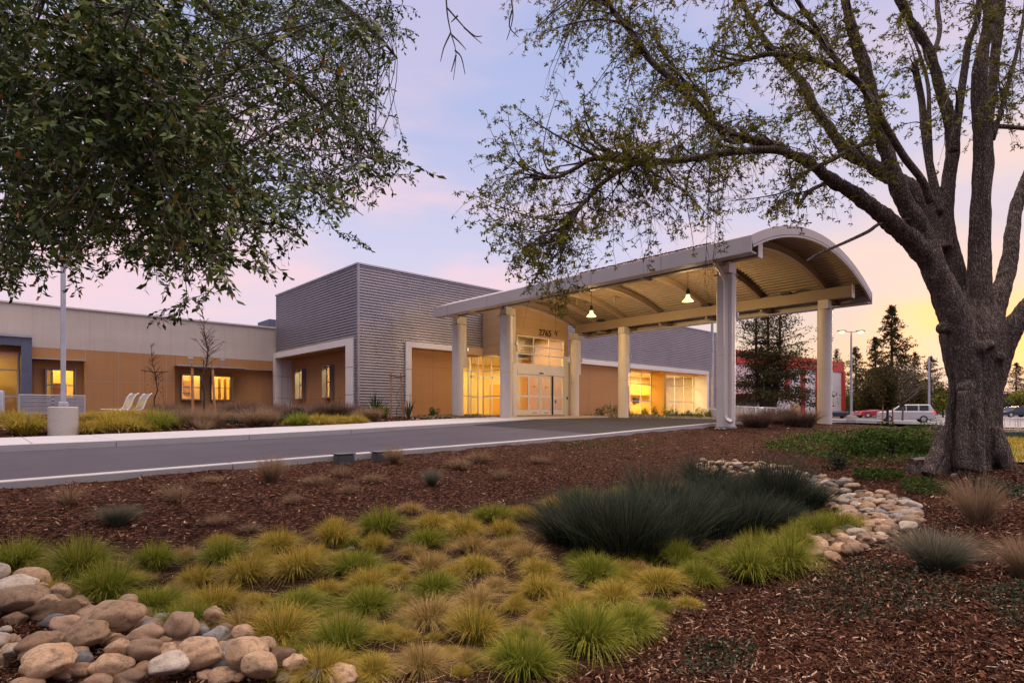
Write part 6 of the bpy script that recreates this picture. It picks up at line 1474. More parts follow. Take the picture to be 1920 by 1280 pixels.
# ------------------------------------------------------------------ the big tree on the right
YT = 8.2
TP = gp(1822, 872)
big = thing('big_tree', 'massive old tree with a fluted trunk and many spreading limbs, budding leaves', 'tree', (TP.x, TP.y, TP.z))
def PX(px, py, dy=0.0): return at(px, py, YT + dy)
def limb(pts, dy0=0.0, dy1=0.0):
    """pts: (px, py, radius px)"""
    n = len(pts); P = []; Rr = []
    for i, (a, b, r_) in enumerate(pts):
        dy = dy0 + (dy1 - dy0) * i / (n - 1); P.append(at(a, b, YT + dy)); Rr.append(r_ * (.86 if r_ > 6 else 1) / F * (YT + dy) / math.sqrt(1 + ((a - 960) / F) ** 2))
    return P, Rr
def smooth_path(P, Rr, k=4):
    out = []; ro = []; n = len(P)
    for i in range(n - 1):
        p0, p1, p2, p3 = P[max(i - 1, 0)], P[i], P[i + 1], P[min(i + 2, n - 1)]
        for j in range(k):
            t = j / k; out.append(0.5 * ((2 * p1) + (p2 - p0) * t + (2 * p0 - 5 * p1 + 4 * p2 - p3) * t * t + (3 * p1 - p0 - 3 * p2 + p3) * t ** 3)); ro.append(Rr[i] + (Rr[i + 1] - Rr[i]) * t)
    out.append(P[-1]); ro.append(Rr[-1]); return out, ro
LIMBS = {
 'A': ([(1820, 790, 20), (1818, 715, 30), (1800, 640, 34), (1775, 560, 32), (1750, 500, 26), (1708, 450, 24), (1651, 401, 20), (1595, 359, 17), (1560, 338, 15), (1517, 306, 12), (1485, 290, 10), (1447, 281, 9), (1369, 286, 8), (1294, 298, 7.5), (1215, 306, 7), (1176, 302, 6), (1115, 297, 5), (1080, 315, 4), (1045, 332, 3), (1000, 335, 2)], 0, -1.2),
 'B': ([(1490, 293, 9), (1447, 271, 9.5), (1382, 256, 9), (1338, 232, 8.5), (1303, 192, 8), (1264, 153, 7.5), (1224, 118, 7), (1202, 87, 6), (1180, 57, 5), (1150, 22, 4), (1125, -25, 3.5)], -.3, .6),
 'C': ([(1765, 470, 26), (1745, 410, 22), (1712, 355, 19), (1665, 330, 17), (1625, 304, 16), (1590, 288, 14), (1556, 242, 11), (1529, 203, 10), (1509, 164, 9), (1486, 133, 8), (1460, 108, 7), (1430, 70, 6), (1400, 20, 5), (1385, -20, 4)], .1, 1.4),
 'D': ([(1820, 790, 20), (1818, 715, 30), (1790, 590, 36), (1755, 510, 30), (1732, 441, 26), (1700, 385, 22), (1678, 332, 19), (1660, 273, 17), (1642, 219, 16), (1630, 156, 15), (1615, 102, 14), (1600, 59, 12), (1588, 16, 10), (1578, -30, 9)], -.25, -.3),
 'E': ([(1745, 380, 10), (1730, 340, 9), (1697, 297, 9), (1673, 258, 8.5), (1650, 219, 8), (1623, 172, 8), (1607, 152, 8), (1572, 129, 7), (1529, 113, 6), (1478, 105, 5.5), (1439, 102, 5), (1382, 118, 3.5), (1330, 135, 2.5)], -.6, -1.5),
 'E2': ([(1612, 158, 6), (1568, 113, 5.5), (1548, 78, 5), (1529, 51, 4.5), (1494, 0, 4), (1480, -30, 3.5)], -.8, -1.2),
 'E3': ([(1560, 100, 5), (1537, 70, 4.5), (1498, 43, 4.5), (1459, 23, 4), (1443, 0, 3.5), (1432, -30, 3)], -.9, -1.6),
 'F': ([(1820, 790, 20), (1818, 715, 30), (1815, 640, 34), (1800, 560, 30), (1788, 500, 26), (1775, 440, 22), (1772, 390, 20), (1779, 330, 18), (1786, 273, 17), (1775, 211, 15), (1759, 156, 14), (1744, 105, 13), (1728, 70, 12), (1705, 35, 11.5), (1688, 0, 11), (1675, -30, 10)], .1, .2),
 'F2': ([(1762, 400, 12), (1752, 352, 11), (1740, 293, 9), (1732, 234, 8.5), (1728, 188, 8), (1716, 130, 8), (1714, 120, 7)], .1, .4),
 'F4': ([(1745, 320, 6), (1742, 230, 5), (1740, 160, 4), (1722, 95, 3), (1700, 40, 2.5)], .3, .9),
 'F3': ([(1788, 285, 11), (1793, 240, 11), (1800, 190, 10), (1810, 120, 9), (1817, 78, 9), (1832, 39, 8), (1838, -25, 7.5)], -.2, -.5),
 'F5': ([(1748, 110, 6), (1762, 60, 5), (1758, 20, 5), (1756, -25, 4)], .2, .5),
 'G': ([(1820, 790, 20), (1818, 715, 30), (1835, 660, 36), (1836, 580, 30), (1836, 500, 24), (1838, 391, 23), (1844, 312, 22), (1841, 242, 21), (1836, 156, 17), (1843, 98, 15), (1853, 47, 13), (1860, -30, 12)], -.1, -.3),
 'G2': ([(1850, 250, 14), (1862, 156, 13), (1869, 78, 13), (1877, -30, 12)], .1, .3),
 'H': ([(1820, 790, 20), (1818, 715, 30), (1850, 650, 34), (1862, 580, 27), (1882, 530, 22), (1893, 480, 20), (1898, 430, 18), (1912, 370, 17), (1935, 310, 16), (1960, 230, 14)], .15, .8),
 'I': ([(1860, 720, 30), (1878, 660, 27), (1900, 612, 26), (1935, 568, 24), (1985, 520, 22)], -.1, -.4),
 'J': ([(1862, 262, 5), (1884, 180, 5), (1904, 109, 4.5), (1920, 30, 4), (1925, -25, 3.5)], -.2, .3),
 'K': ([(1840, 240, 6), (1870, 237, 6), (1910, 240, 5), (1960, 246, 4)], -.1, .2),
 'M': ([(1560, 338, 5), (1530, 352, 4), (1512, 365, 3.5), (1496, 390, 3)], -.2, -.5),
 'N': ([(1720, 410, 4), (1655, 418, 3.5), (1628, 434, 4), (1590, 452, 3.5), (1560, 465, 3), (1530, 478, 2.5), (1512, 490, 2)], -.3, -.9),
 'O': ([(1640, 265, 5), (1600, 278, 5), (1560, 300, 5), (1520, 318, 4), (1490, 340, 3.5), (1486, 352, 4)], -.4, -.8),
 'Q': ([(1240, 303, 6), (1200, 303, 5.5), (1165, 318, 5), (1128, 345, 4.5), (1100, 375, 4), (1084, 394, 3.5), (1066, 430, 2.5), (1055, 470, 1.6)], -1.0, -1.5),
 'T': ([(1420, 258, 6), (1360, 262, 4), (1320, 180, 4), (1290, 160, 3), (1240, 95, 3)], .3, .8) }
PATHS = {k: smooth_path(*limb(v[0], v[1], v[2])) for k, v in LIMBS.items()}
# trunk: stacked rings whose outline is fluted, remeshed together with the stout limbs
def flute(w, z):
    k = max(0, 1 - z / 2.2)
    f = 1 + .05 * math.sin(3 * w + .6) + .03 * math.sin(5 * w + 2)
    cam_a = math.atan2(-TP.y, -TP.x)
    for c, dp, wd in ((-.52, .50, .13), (-.12, .30, .08), (.20, .16, .06), (.95, .14, .1), (-1.2, .12, .12), (1.9, .12, .15), (3.0, .12, .2), (-2.2, .12, .2)):
        d = (w - cam_a - c + math.pi) % (2 * math.pi) - math.pi
        f -= dp * math.exp(-(d / wd) ** 2) * k
    return f
rings = [(950, 1722, 1915), (895, 1735, 1902), (872, 1746, 1888), (850, 1752, 1884), (820, 1757, 1883), (790, 1761, 1881), (760, 1764, 1882), (735, 1768, 1882), (710, 1768, 1886), (690, 1762, 1890), (670, 1756, 1893), (650, 1752, 1896), (625, 1748, 1893), (600, 1756, 1884), (575, 1768, 1872), (550, 1785, 1855)]
mb = MB(); n = 96; vs = []; fs = []
for i, (py, l, r_) in enumerate(rings):
    c = at((l + r_) / 2, py, YT); rad = (r_ - l) / 2 / F * YT / 1.37; zr = c.z - TP.z
    for k in range(n):
        w = 2 * math.pi * k / n; f = flute(w, max(zr, 0)); vs.append((c.x + rad * f * math.cos(w), c.y + rad * f * math.sin(w) * .96, c.z))
for i in range(len(rings) - 1):
    for k in range(n): fs.append((i * n + k, i * n + (k + 1) % n, (i + 1) * n + (k + 1) % n, (i + 1) * n + k))
fs.append(tuple(range(n - 1, -1, -1))); fs.append(tuple(range((len(rings) - 1) * n, len(rings) * n)))
mb.add(vs, fs)
for k in ('A', 'C', 'D', 'F', 'F2', 'F3', 'G', 'G2', 'H', 'I', 'E', 'B'):
    P, Rr = PATHS[k]; m_ = [i for i, r_ in enumerate(Rr) if r_ > .055]
    if len(m_) > 1:
        q_n = max(m_) + 1; mb.tube(P[:q_n], Rr[:q_n], 16)
def knot(px, py, r_, out, flat=.7):
    c = at(px, py, YT - .42); d = Vector((-c.x, -c.y, 0)).normalized(); mb.tube([c - d * .25, c + d * out * .6, c + d * out, c + d * (out + .012)], [r_ * 1.5, r_ * 1.25, r_ * 1.1, r_ * .75], 14)
knot(1767, 612, .05, -.06); knot(1835, 650, .065, .03); knot(1858, 646, .045, .01); knot(1812, 728, .075, -.03); knot(1876, 668, .05, -.02)
mb.tube([at(1812, 735, YT - .48), at(1806, 780, YT - .52), at(1803, 880, YT - .56)], [.09, .075, .09], 12)
mb.tube([at(1828, 740, YT - .48), at(1832, 790, YT - .52), at(1830, 885, YT - .56)], [.07, .085, .10], 12)
mb.tube([at(1768, 800, YT - .34), at(1755, 850, YT - .45), at(1738, 890, YT - .5)], [.08, .10, .09], 12)
mb.tube([at(1868, 800, YT - .34), at(1880, 850, YT - .42), at(1895, 895, YT - .45)], [.08, .10, .09], 12)
mb.v = [(v[0] - TP.x, v[1] - TP.y, v[2] - TP.z) for v in mb.v]
tr = mb.build('trunk', M['bark'], big, recalc=False)
rm = tr.modifiers.new('remesh', 'REMESH'); rm.mode = 'VOXEL'; rm.voxel_size = .019
sm = tr.modifiers.new('smooth', 'SMOOTH'); sm.factor = .5; sm.iterations = 7
dg = bpy.context.evaluated_depsgraph_get(); me = bpy.data.meshes.new_from_object(tr.evaluated_get(dg))
tr.modifiers.clear(); tr.data = me
nv_ = len(me.vertices); co = np.empty(nv_ * 3, np.float32); me.vertices.foreach_get('co', co); co = co.reshape(-1, 3)
no = np.empty(nv_ * 3, np.float32); me.vertex_normals.foreach_get('vector', no); no = no.reshape(-1, 3)
rid = np.zeros(nv_)
ang = np.arctan2(co[:, 1], co[:, 0])
for k, (fx, fz, am) in enumerate(((46, 2.1, .012), (71, 3.3, .007), (23, 1.3, .010), (8, 1.7, .012))):
    ph = np.sin(co[:, 2] * fz + k) * 1.3 + np.sin(co[:, 2] * fz * 3.1 + 3 * k + co[:, 0] * 5) * .5
    sx_ = np.sin(co[:, 0] * fx + ph) * np.cos(co[:, 1] * fx * 1.07 - ph)
    rid += am * (.5 - np.abs(sx_)) if fx > 30 else am * sx_
co = co + no * rid[:, None]
me.vertices.foreach_set('co', co.ravel()); me.polygons.foreach_set('use_smooth', np.ones(len(me.polygons), dtype=bool)); me.update()
if not me.materials: me.materials.append(M['bark'])
# thinner limbs
mb = MB()
for k, (P, Rr) in PATHS.items():
    m_ = [i for i, r_ in enumerate(Rr) if r_ <= .062]
    if k in ('A', 'C', 'D', 'F', 'F2', 'F3', 'G', 'G2', 'H', 'I', 'E', 'B') and len(m_) > 1: i0 = max(min(m_) - 2, 0); P2, R2 = P[i0:], Rr[i0:]
    elif k in ('A', 'C', 'D', 'F', 'F2', 'F3', 'G', 'G2', 'H', 'I', 'E', 'B'): continue
    else: P2, R2 = P, Rr
    mb.tube([p - TP for p in P2], R2, 10)
mb.build('limbs', M['bark'], big, smooth=True)
# scar on a limb
# branches, twigs and leaves
G_ = random.Random(31)
CR_POLY = [(960, -20), (985, 40), (975, 100), (985, 150), (935, 190), (905, 240), (890, 290), (868, 345), (880, 375), (888, 420), (900, 462), (985, 490), (1035, 535), (1060, 480), (1085, 435), (1150, 400), (1200, 385), (1250, 420), (1290, 450), (1350, 455), (1385, 420), (1430, 390), (1500, 385), (1560, 350), (1640, 330), (1700, 260), (1800, 230), (1930, 250), (1960, -20)]
limb_pts = []
for k, (P, Rr) in PATHS.items():
    for i in range(1, len(P)):
        if Rr[i] < .12 and Rr[i] > .008:
            c = P[i]; Yd = FX * c.x + FY * c.y; X = FY * c.x - FX * c.y
            limb_pts.append((960 + F * X / Yd, 772 - F * (c.z - EYE) / Yd, c, Rr[i], (P[i] - P[i - 1]).normalized()))
br = MB(); tw = MB(); leafP = []; 
def quad_path(a, b, c, n=7): return [a * (1 - t) ** 2 + b * 2 * t * (1 - t) + c * t * t for t in [i / n for i in range(n + 1)]]
LV = []; LR = []
def burst(p, s, g_, dens=1.0):
    m = g_.randint(6, 10)
    base = g_.random() * .75
    for _ in range(m):
        d = Vector((g_.gauss(0, 1), g_.gauss(0, 1), g_.gauss(-.15, .8))).normalized(); e = d.cross(Vector((g_.gauss(0, 1), g_.gauss(0, 1), g_.gauss(0, 1)))).normalized(); L = s * g_.uniform(.6, 1.15); w = L * .17
        LV.extend([p, p + d * L * .5 + e * w, p + d * L, p + d * L * .5 - e * w]); LR.append(min(1, max(0, base + g_.uniform(-.12, .3))))
def twig(p, d, L, g_, leafy=True, r_=.0032):
    q = p + d * L * .55 + Vector((0, 0, -.02)); e = p + d * L + Vector((0, 0, -.22 * L - .04))
    tw.tube([p, q, e], [r_, r_ * .7, r_ * .35], 3, False)
    if leafy:
        burst(e, .058, g_)
        if g_.random() < .6: burst(q, .046, g_)
        if g_.random() < .4: burst(q.lerp(e, .5), .046, g_)
    return e
targets = []
while len(targets) < 290:
    a, b = G_.uniform(865, 1940), G_.uniform(-20, 535)
    if not inpoly(np.array([a]), np.array([b]), CR_POLY)[0]: continue
    if a > 1640 and G_.random() < .45: continue
    if a < 1150 and b < 420 and G_.random() < .35: continue
    targets.append((a, b))
for (a, b) in targets:
    cand = sorted(limb_pts, key=lambda q: (q[0] - a) ** 2 + (q[1] - b) ** 2 * 1.1 - (2500 if q[0] > a and q[1] > b - 30 else 0))[:14]
    s = G_.choice(cand); c0 = s[2]; Yd = FX * c0.x + FY * c0.y + G_.gauss(0, .75)
    e = at(a, b, min(max(Yd, YT - 3.2), YT + 3)); L = (e - c0).length
    if L < .35: e = e + Vector((G_.uniform(-.4, .4), G_.uniform(-.4, .4), G_.uniform(-.3, .4))); L = (e - c0).length
    if L > 4.4: continue
    mid = c0 + s[4] * L * .45 + Vector((0, 0, .10 * L)) + Vector((G_.gauss(0, .06), G_.gauss(0, .06), G_.gauss(0, .06))) * L
    P = quad_path(c0, mid, e, 8); r0 = min(.016, .5 * s[3]) * min(1, .5 + L / 2.5)
    br.tube(P, [r0 * (1 - .8 * i / 8) + .0016 for i in range(9)], 5, False)
    nt_ = int(5 + L * 5)
    for _ in range(nt_):
        f = G_.uniform(.25, 1); i = min(7, int(f * 8)); p = P[i].lerp(P[i + 1], f * 8 - i); tdir = (P[i + 1] - P[i]).normalized()
        d = (tdir * .7 + Vector((G_.gauss(0, .6), G_.gauss(0, .6), G_.gauss(-.05, .5)))).normalized(); Lt = G_.uniform(.12, .42)
        e2 = twig(p, d, Lt, G_)
        if G_.random() < .6: twig(p.lerp(e2, .5), (d + Vector((G_.gauss(0, .7), G_.gauss(0, .7), G_.gauss(0, .5)))).normalized(), Lt * .6, G_)
    for _ in range(2): twig(P[-1], ((P[-1] - P[-2]).normalized() + Vector((G_.gauss(0, .4), G_.gauss(0, .4), G_.gauss(-.3, .3)))).normalized(), G_.uniform(.15, .35), G_)
# long bare hanging twigs
for k in range(90):
    s = G_.choice([q for q in limb_pts if q[0] < 1420 and q[3] < .06 and q[1] > 230]); p = s[2]; L = G_.uniform(.3, 1.15); d = Vector((G_.gauss(0, .3), G_.gauss(0, .3), -1)).normalized()
    m1_ = p + Vector((G_.gauss(0, .25), G_.gauss(0, .25), .05)) * L; e = m1_ + d * L + Vector((0, 0, 0)); P = quad_path(p, m1_ + Vector((d.x, d.y, 0)) * .4 * L, e, 6)
    tw.tube(P, [.0045, .004, .0035, .003, .0026, .002, .0012], 3, False)
    for _ in range(3): i = G_.randint(2, 5); q = P[i]; tw.tube([q, q + Vector((G_.gauss(0, .09), G_.gauss(0, .09), -.16))], [.002, .001], 3, False)
# hanging spray that drops in front of the canopy eave
for a, b, e_, f_ in ((1176, 315, 1060, 560), (1200, 330, 1005, 520), (1084, 394, 1040, 575), (1340, 300, 1320, 545), (1345, 300, 1335, 520), (1235, 310, 1215, 470), (1150, 330, 1150, 480), (1066, 430, 985, 480)):
    p = min(limb_pts, key=lambda q: (q[0] - a) ** 2 + (q[1] - b) ** 2)[2]; Yd = FX * p.x + FY * p.y
    E_ = at(e_, f_, Yd); P = quad_path(p, p.lerp(E_, .4) + Vector((FY * .05, 0, .12)), E_, 10)
    br.tube(P, [.008 - .0006 * i for i in range(11)], 4, False)
    for _ in range(26):
        i = G_.randint(3, 9); q = P[i].lerp(P[i + 1], G_.random()); twig(q, Vector((G_.gauss(0, .6), G_.gauss(0, .6), G_.gauss(-.6, .4))).normalized(), G_.uniform(.1, .32), G_, leafy=(G_.random() < (.8 if a < 1250 else .12)))
# small bare suckers off the trunk
for k in range(0):
    py = G_.uniform(430, 640); side = G_.choice((-1, 1)); px = (1752 if side < 0 else 1888) if py > 600 else (1720 if side < 0 else 1905)
    p = at(px, py, YT - .1); d = Vector((FY * side, -FX * side, G_.uniform(-.1, .5))); tw.tube([p, p + d * .2, p + d * .45 + Vector((0, 0, -.05))], [.003, .0022, .001], 3, False)
sh = lambda m: setattr(m, 'v', [(v[0] - TP.x, v[1] - TP.y, v[2] - TP.z) for v in m.v])
sh(br); sh(tw)
br.build('branches', M['twig'], big, recalc=False, smooth=True); tw.build('twigs', M['twig'], big, recalc=False)
LVn = np.array([tuple(v) for v in LV]) - np.array(TP)
link('leaves', npmesh('leaves', LVn, np.arange(len(LVn)).reshape(-1, 4), {'rnd': ('FACE', LR)}), M['pearleaf'], big)

# ------------------------------------------------------------------ evergreen oak, trunk out of frame at the left, boughs overhead
OT = at(-1500, 772, 1.9); OT = Vector((OT.x, OT.y, zg(OT.x, OT.y)))
oak = thing('evergreen_oak', 'dense evergreen oak whose dark leafy boughs hang into the upper left', 'tree', OT)
O_ = lambda v: v - OT
mb = MB(); mb.tube([O_(OT + Vector((0, 0, -.2))), O_(OT + Vector((.1, .1, 1.2))), O_(OT + Vector((.2, .3, 2.8)))], [.5, .38, .34], 20); mb.build('trunk', M['bark'], oak, smooth=True)
fork = OT + Vector((.2, .3, 2.7))
OG = random.Random(17)
OPOLY = [(-40, -40), (790, -40), (765, 60), (770, 95), (722, 120), (725, 160), (705, 185), (735, 215), (755, 245), (758, 290), (772, 330), (735, 345), (740, 370), (690, 385), (700, 415), (650, 400), (600, 415), (545, 430), (515, 470), (505, 500), (440, 480), (410, 520), (400, 555), (360, 540), (330, 520), (262, 505), (245, 470), (200, 455), (165, 445), (160, 500), (135, 515), (90, 500), (45, 515), (30, 530), (-40, 560)]
OL = [[(-300, -250, 4.0, .10), (-60, -180, 4.2, .085), (120, -60, 4.6, .07), (250, 60, 4.9, .055), (345, 180, 5.1, .035), (420, 300, 5.2, .02), (450, 400, 5.3, .012)],
      [(-300, -280, 4.4, .09), (0, -200, 5.0, .08), (260, -80, 5.6, .06), (420, 40, 6.0, .05), (540, 140, 6.2, .035), (640, 230, 6.4, .02), (700, 300, 6.5, .012)],
      [(-300, -150, 3.6, .09), (-150, -40, 3.6, .07), (-20, 80, 3.8, .05), (80, 200, 3.9, .035), (150, 330, 4.0, .02), (190, 430, 4.1, .01)],
      [(-300, -300, 5.0, .09), (100, -240, 6.0, .08), (400, -120, 6.8, .06), (600, -20, 7.2, .045), (700, 60, 7.4, .03), (745, 110, 7.5, .012)],
      [(-300, -200, 3.0, .07), (-100, -120, 3.0, .05), (60, -20, 3.1, .03), (175, 0, 3.1, .014), (200, 100, 3.1, .012), (215, 150, 3.15, .011), (245, 190, 3.2, .010), (300, 290, 3.3, .009), (370, 430, 3.5, .006), (420, 470, 3.6, .004)],
      [(-300, -100, 3.8, .06), (-120, 60, 4.2, .05), (-10, 230, 4.6, .03), (60, 380, 4.8, .02), (80, 470, 4.9, .01)]]
obr = MB(); opts = []
for Lm in OL:
    P = [fork] + [at(a, b, y) for a, b, y, _ in Lm]; Rr = [.13] + [r_ for *_, r_ in Lm]; P, Rr = smooth_path(P, Rr, 5)
    obr.tube([O_(p) for p in P], Rr, 8)
    for i in range(5, len(P)): opts.append((P[i], Rr[i], (P[i] - P[i - 1]).normalized()))
otw = MB(); OV = []; ORn = []
def oleaf(p, d, L, g_):
    e = d.cross(Vector((g_.gauss(0, 1), g_.gauss(0, 1), g_.gauss(0, 1)))).normalized(); n_ = d.cross(e); w = L * g_.uniform(.17, .25)
    OV.extend([p, p + d * L * .35 + e * w + n_ * w * .3, p + d * L, p + d * L * .55 - e * w + n_ * w * .3]); ORn.append(g_.random())
def spray(p, d, L, g_, nl=None):
    e = p + d * L + Vector((0, 0, -.18 * L)); m_ = p.lerp(e, .5) + Vector((0, 0, .05 * L))
    otw.tube([O_(p), O_(m_), O_(e)], [.002, .0016, .0008], 3, False)
    nl = nl or int(L / .019)
    for k in range(nl):
        f = (k + .5) / nl * .9 + .1; q = p.lerp(m_, f * 2) if f < .5 else m_.lerp(e, f * 2 - 1)
        dd = (d * .6 + Vector((g_.gauss(0, .7), g_.gauss(0, .7), g_.gauss(-.15, .55)))).normalized(); oleaf(q, dd, g_.uniform(.034, .066), g_)
    return e
def proj(p):
    Yd = FX * p.x + FY * p.y; X = FY * p.x - FX * p.y; return 960 + F * X / Yd, 772 - F * (p.z - EYE) / Yd
ct = 0
for k in range(1080):
    a, b = OG.uniform(-60, 780), OG.uniform(-60, 560)
    if not inpoly(np.array([a]), np.array([b]), OPOLY)[0]: continue
    s = None
    for _ in range(8):
        c = OG.choice(opts); q = proj(c[0])
        dd = math.hypot(q[0] - a, q[1] - b)
        if s is None or dd < s[0]: s = (dd, c)
    c0, r0_, t0 = s[1]; Yd = FX * c0.x + FY * c0.y + OG.gauss(0, .6); e = at(a, b, min(max(Yd, 2.7), 8.5)); L = (e - c0).length
    if L > 3.0: continue
    mid = c0.lerp(e, .5) + Vector((0, 0, .12 * L)) + Vector((OG.gauss(0, .08), OG.gauss(0, .08), OG.gauss(0, .08))) * L
    P = quad_path(c0, mid, e, 7); rr = min(.0062, .6 * r0_)
    otw.tube([O_(p) for p in P], [rr * (1 - .85 * i / 7) + .0012 for i in range(8)], 4, False)
    td = (P[-1] - P[-2]).normalized()
    for _ in range(6):
        f = OG.uniform(.55, 1); i = min(6, int(f * 7)); p = P[i].lerp(P[i + 1], f * 7 - i); pp = proj(p)
        if not inpoly(np.array([pp[0]]), np.array([pp[1]]), OPOLY)[0]: continue
        spray(p, (td * .6 + Vector((OG.gauss(0, .6), OG.gauss(0, .6), OG.gauss(-.25, .5)))).normalized(), OG.uniform(.10, .26), OG)
    ct += 1
# traced tips that hang below the mass
for (a, b, y, pts_) in ((430, 420, 4.4, [(420, 480), (400, 540), (360, 560), (320, 578), (290, 598)]), (410, 460, 4.5, [(450, 490), (480, 500), (512, 516)]), (260, 470, 4.3, [(225, 485), (200, 492)]), (60, 460, 4.6, [(30, 500), (15, 535), (40, 525)]), (120, 480, 4.6, [(138, 510), (145, 545)]),
                        (640, 400, 6.4, [(608, 378), (625, 430), (660, 440), (690, 462)]), (700, 330, 6.4, [(740, 328), (772, 326)]), (350, 440, 4.0, [(345, 500), (350, 560), (330, 585)]), (690, 180, 6.8, [(700, 120), (705, 60), (740, 25)]), (560, 420, 5.5, [(540, 460), (500, 480)])):
    P = [at(a, b, y)] + [at(p_[0], p_[1], y - .02 * i) for i, p_ in enumerate(pts_)]; P, _ = smooth_path(P, [1] * len(P), 3); otw.tube([O_(p) for p in P], [.004 * (1 - .7 * i / len(P)) for i in range(len(P))], 4, False)
    for i in range(len(P) - 1):
        for _ in range(2 if y < 6 else 3): spray(P[i], ((P[i + 1] - P[i]).normalized() * .8 + Vector((OG.gauss(0, .5), OG.gauss(0, .5), OG.gauss(-.3, .4)))).normalized(), OG.uniform(.06, .15), OG, 4)
# bare hanging twig at the top centre
for pts_ in ([(836, -30), (838, 20), (845, 60), (855, 100), (850, 150)], [(838, 15), (860, 40), (880, 62), (903, 82)], [(845, 62), (832, 90), (826, 116)], [(847, 66), (862, 80), (874, 94)], [(853, 95), (865, 108), (872, 140)], [(858, 30), (846, 42)], [(870, 52), (890, 68), (904, 68)], [(855, 104), (846, 135)], [(955, -20), (962, 30), (950, 76)], [(960, 20), (955, 50), (972, 70)]):
    P = [at(a, b, 4.5) for a, b in pts_]; P, _ = smooth_path(P, [1] * len(P), 3); obr.tube([O_(p) for p in P], [.0075 * (1 - .75 * i / len(P)) for i in range(len(P))], 5, False)
obr.build('boughs', M['oaktwig'], oak, recalc=False, smooth=True); otw.build('twigs', M['oaktwig'], oak, recalc=False)
OVn = np.array([tuple(v) for v in OV]) - np.array(OT)
link('leaves', npmesh('leaves', OVn, np.arange(len(OVn)).reshape(-1, 4), {'rnd': ('FACE', ORn)}), M['oakleaf'], oak)

# ------------------------------------------------------------------ far trees
def conifer(px, py_b, py_t, Y, wpx, lb, seed=0, n=9000, leaders=1, low=.05, name='conifer', dens=1.0):
    P = at(px, py_b, Y); h = at(px, py_t, Y).z - P.z; rad = wpx / 2 / F * Y * (1.75 if leaders == 1 else 1); g_ = np.random.default_rng(seed)
    t = thing(name, lb, 'tree', P, 0, 'conifers beyond the car park' if name == 'conifer' else None)
    mb = MB(); br_ = MB(); V = []; 
    for L_ in range(leaders):
        ox, hh = ((L_ - (leaders - 1) / 2) * 1.35, h * (1 - .10 * abs(L_ - (leaders - 1) / 2)))
        dx, dy = FY * ox, -FX * ox
        mb.tube([(0, 0, -.5), (dx * .5, dy * .5, h * .12), (dx, dy, h * .3), (dx, dy, hh)], [h * .034, h * .026, h * .017 / leaders ** .5, .03], 10)
        tiers = int(26 * dens); 
        nb = 9; tot = tiers * nb
        for k in range(tot):
            f = low + (1 - low) * (k + g_.random()) / tot; f = min(f, .995); z_ = hh * f
            rr = rad * ((1 - f) ** (.8 if leaders == 1 else .62)) * (.72 + .38 * math.sin(f * 37 + seed) * .5 + .25 * g_.random()) + .12
            az = g_.random() * 6.283; rl = rr * (.45 + .65 * g_.random())
            if leaders == 1: up = (.25 * f - .18) + g_.normal() * .08
            else: up = -.15 + 1.0 * min(1, max(0, (f - .25) / .45)) * .75 + g_.normal() * .08
            e = np.array([dx + math.cos(az) * rl, dy + math.sin(az) * rl, z_ + up * rl]); s = np.array([dx, dy, z_])
            br_.tube([s, s * .5 + e * .5 + [0, 0, -.04 * rl], e], [.05 * (1 - f) + .02, .03 * (1 - f) + .012, .008], 3, False)
            dn = 1.0 if leaders == 1 else (1.5 if f < .45 else .55)
            m = max(4, int(dn * n / (tot * leaders) * (.5 + rl / rad))); q = g_.random(m) ** .5 * .95 + .08
            pt = s + (e - s) * q[:, None]; sp = rl * (.10 if leaders == 1 else .085) + .05; pt = pt + g_.normal(size=(m, 3)) * sp * [1, 1, .38]; pt[:, 2] -= .08 * rl * g_.random(m); V.append(pt)
    mb.build('trunk', M['farbark'], t); br_.build('branches', M['farbark'], t, recalc=False)
    V = np.concatenate(V); cloud_obj('needles', 'needle', len(V), lambda g2, m: V, (h * .022 + .05) * (1 if leaders == 1 else .62), .38, seed, t, down=.4); return t
conifer(1440, 779, 485, 64, 225, 'large multi stemmed redwood before the red and white store', 1, 30000, 3, .13, 'redwood', .8)
conifer(1672, 778, 574, 112, 96, 'tallest conifer of the far group, right of the street lamp', 2, 9000)
conifer(1641, 778, 632, 108, 60, 'slimmer conifer just left of the tallest one', 3, 6000)
conifer(1605, 778, 650, 104, 70, 'conifer right behind the tall street lamp', 4, 6000)
conifer(1570, 778, 655, 125, 44, 'conifer peeping over the red and white store', 5, 3000)
conifer(1745, 778, 668, 120, 90, 'glowing lit conifer left of the big trunk', 6, 6000)
conifer(1905, 778, 680, 115, 80, 'dark conifer against the sunset right of the big trunk', 7, 6000)
conifer(1715, 778, 660, 124, 70, 'conifer between the tallest one and the big trunk', 8, 5000)
def leafy(px, py_b, py_t, Y, wpx, mat, lb, n=3500, seed=0, leaf=.35, trunk=.35):
    P = at(px, py_b, Y); h = at(px, py_t, Y).z - P.z; rad = wpx / 2 / F * Y
    t = thing('broadleaf_tree', lb, 'tree', P, 0, 'leafy trees beyond the car park'); mb = MB()
    mb.tube([(0, 0, -.3), (.1, 0, h * .35), (0, .1, h * .7)], [h * .035, h * .025, h * .01], 8)
    for k in range(6): a = k * 1.05; mb.tube([(0, 0, h * (.2 + .06 * k)), (rad * .6 * math.cos(a), rad * .6 * math.sin(a), h * (.5 + .05 * k))], [h * .012, h * .004], 5)
    mb.build('trunk', M['farbark'], t)
    f = blob(rad * .95, rad * .95, h * (1 - trunk) / 1.25, 14, seed)
    cloud_obj('crown', mat, n, lambda g_, m: f(g_, m) + [0, 0, h * trunk * .7], leaf, .6, seed, t); return t
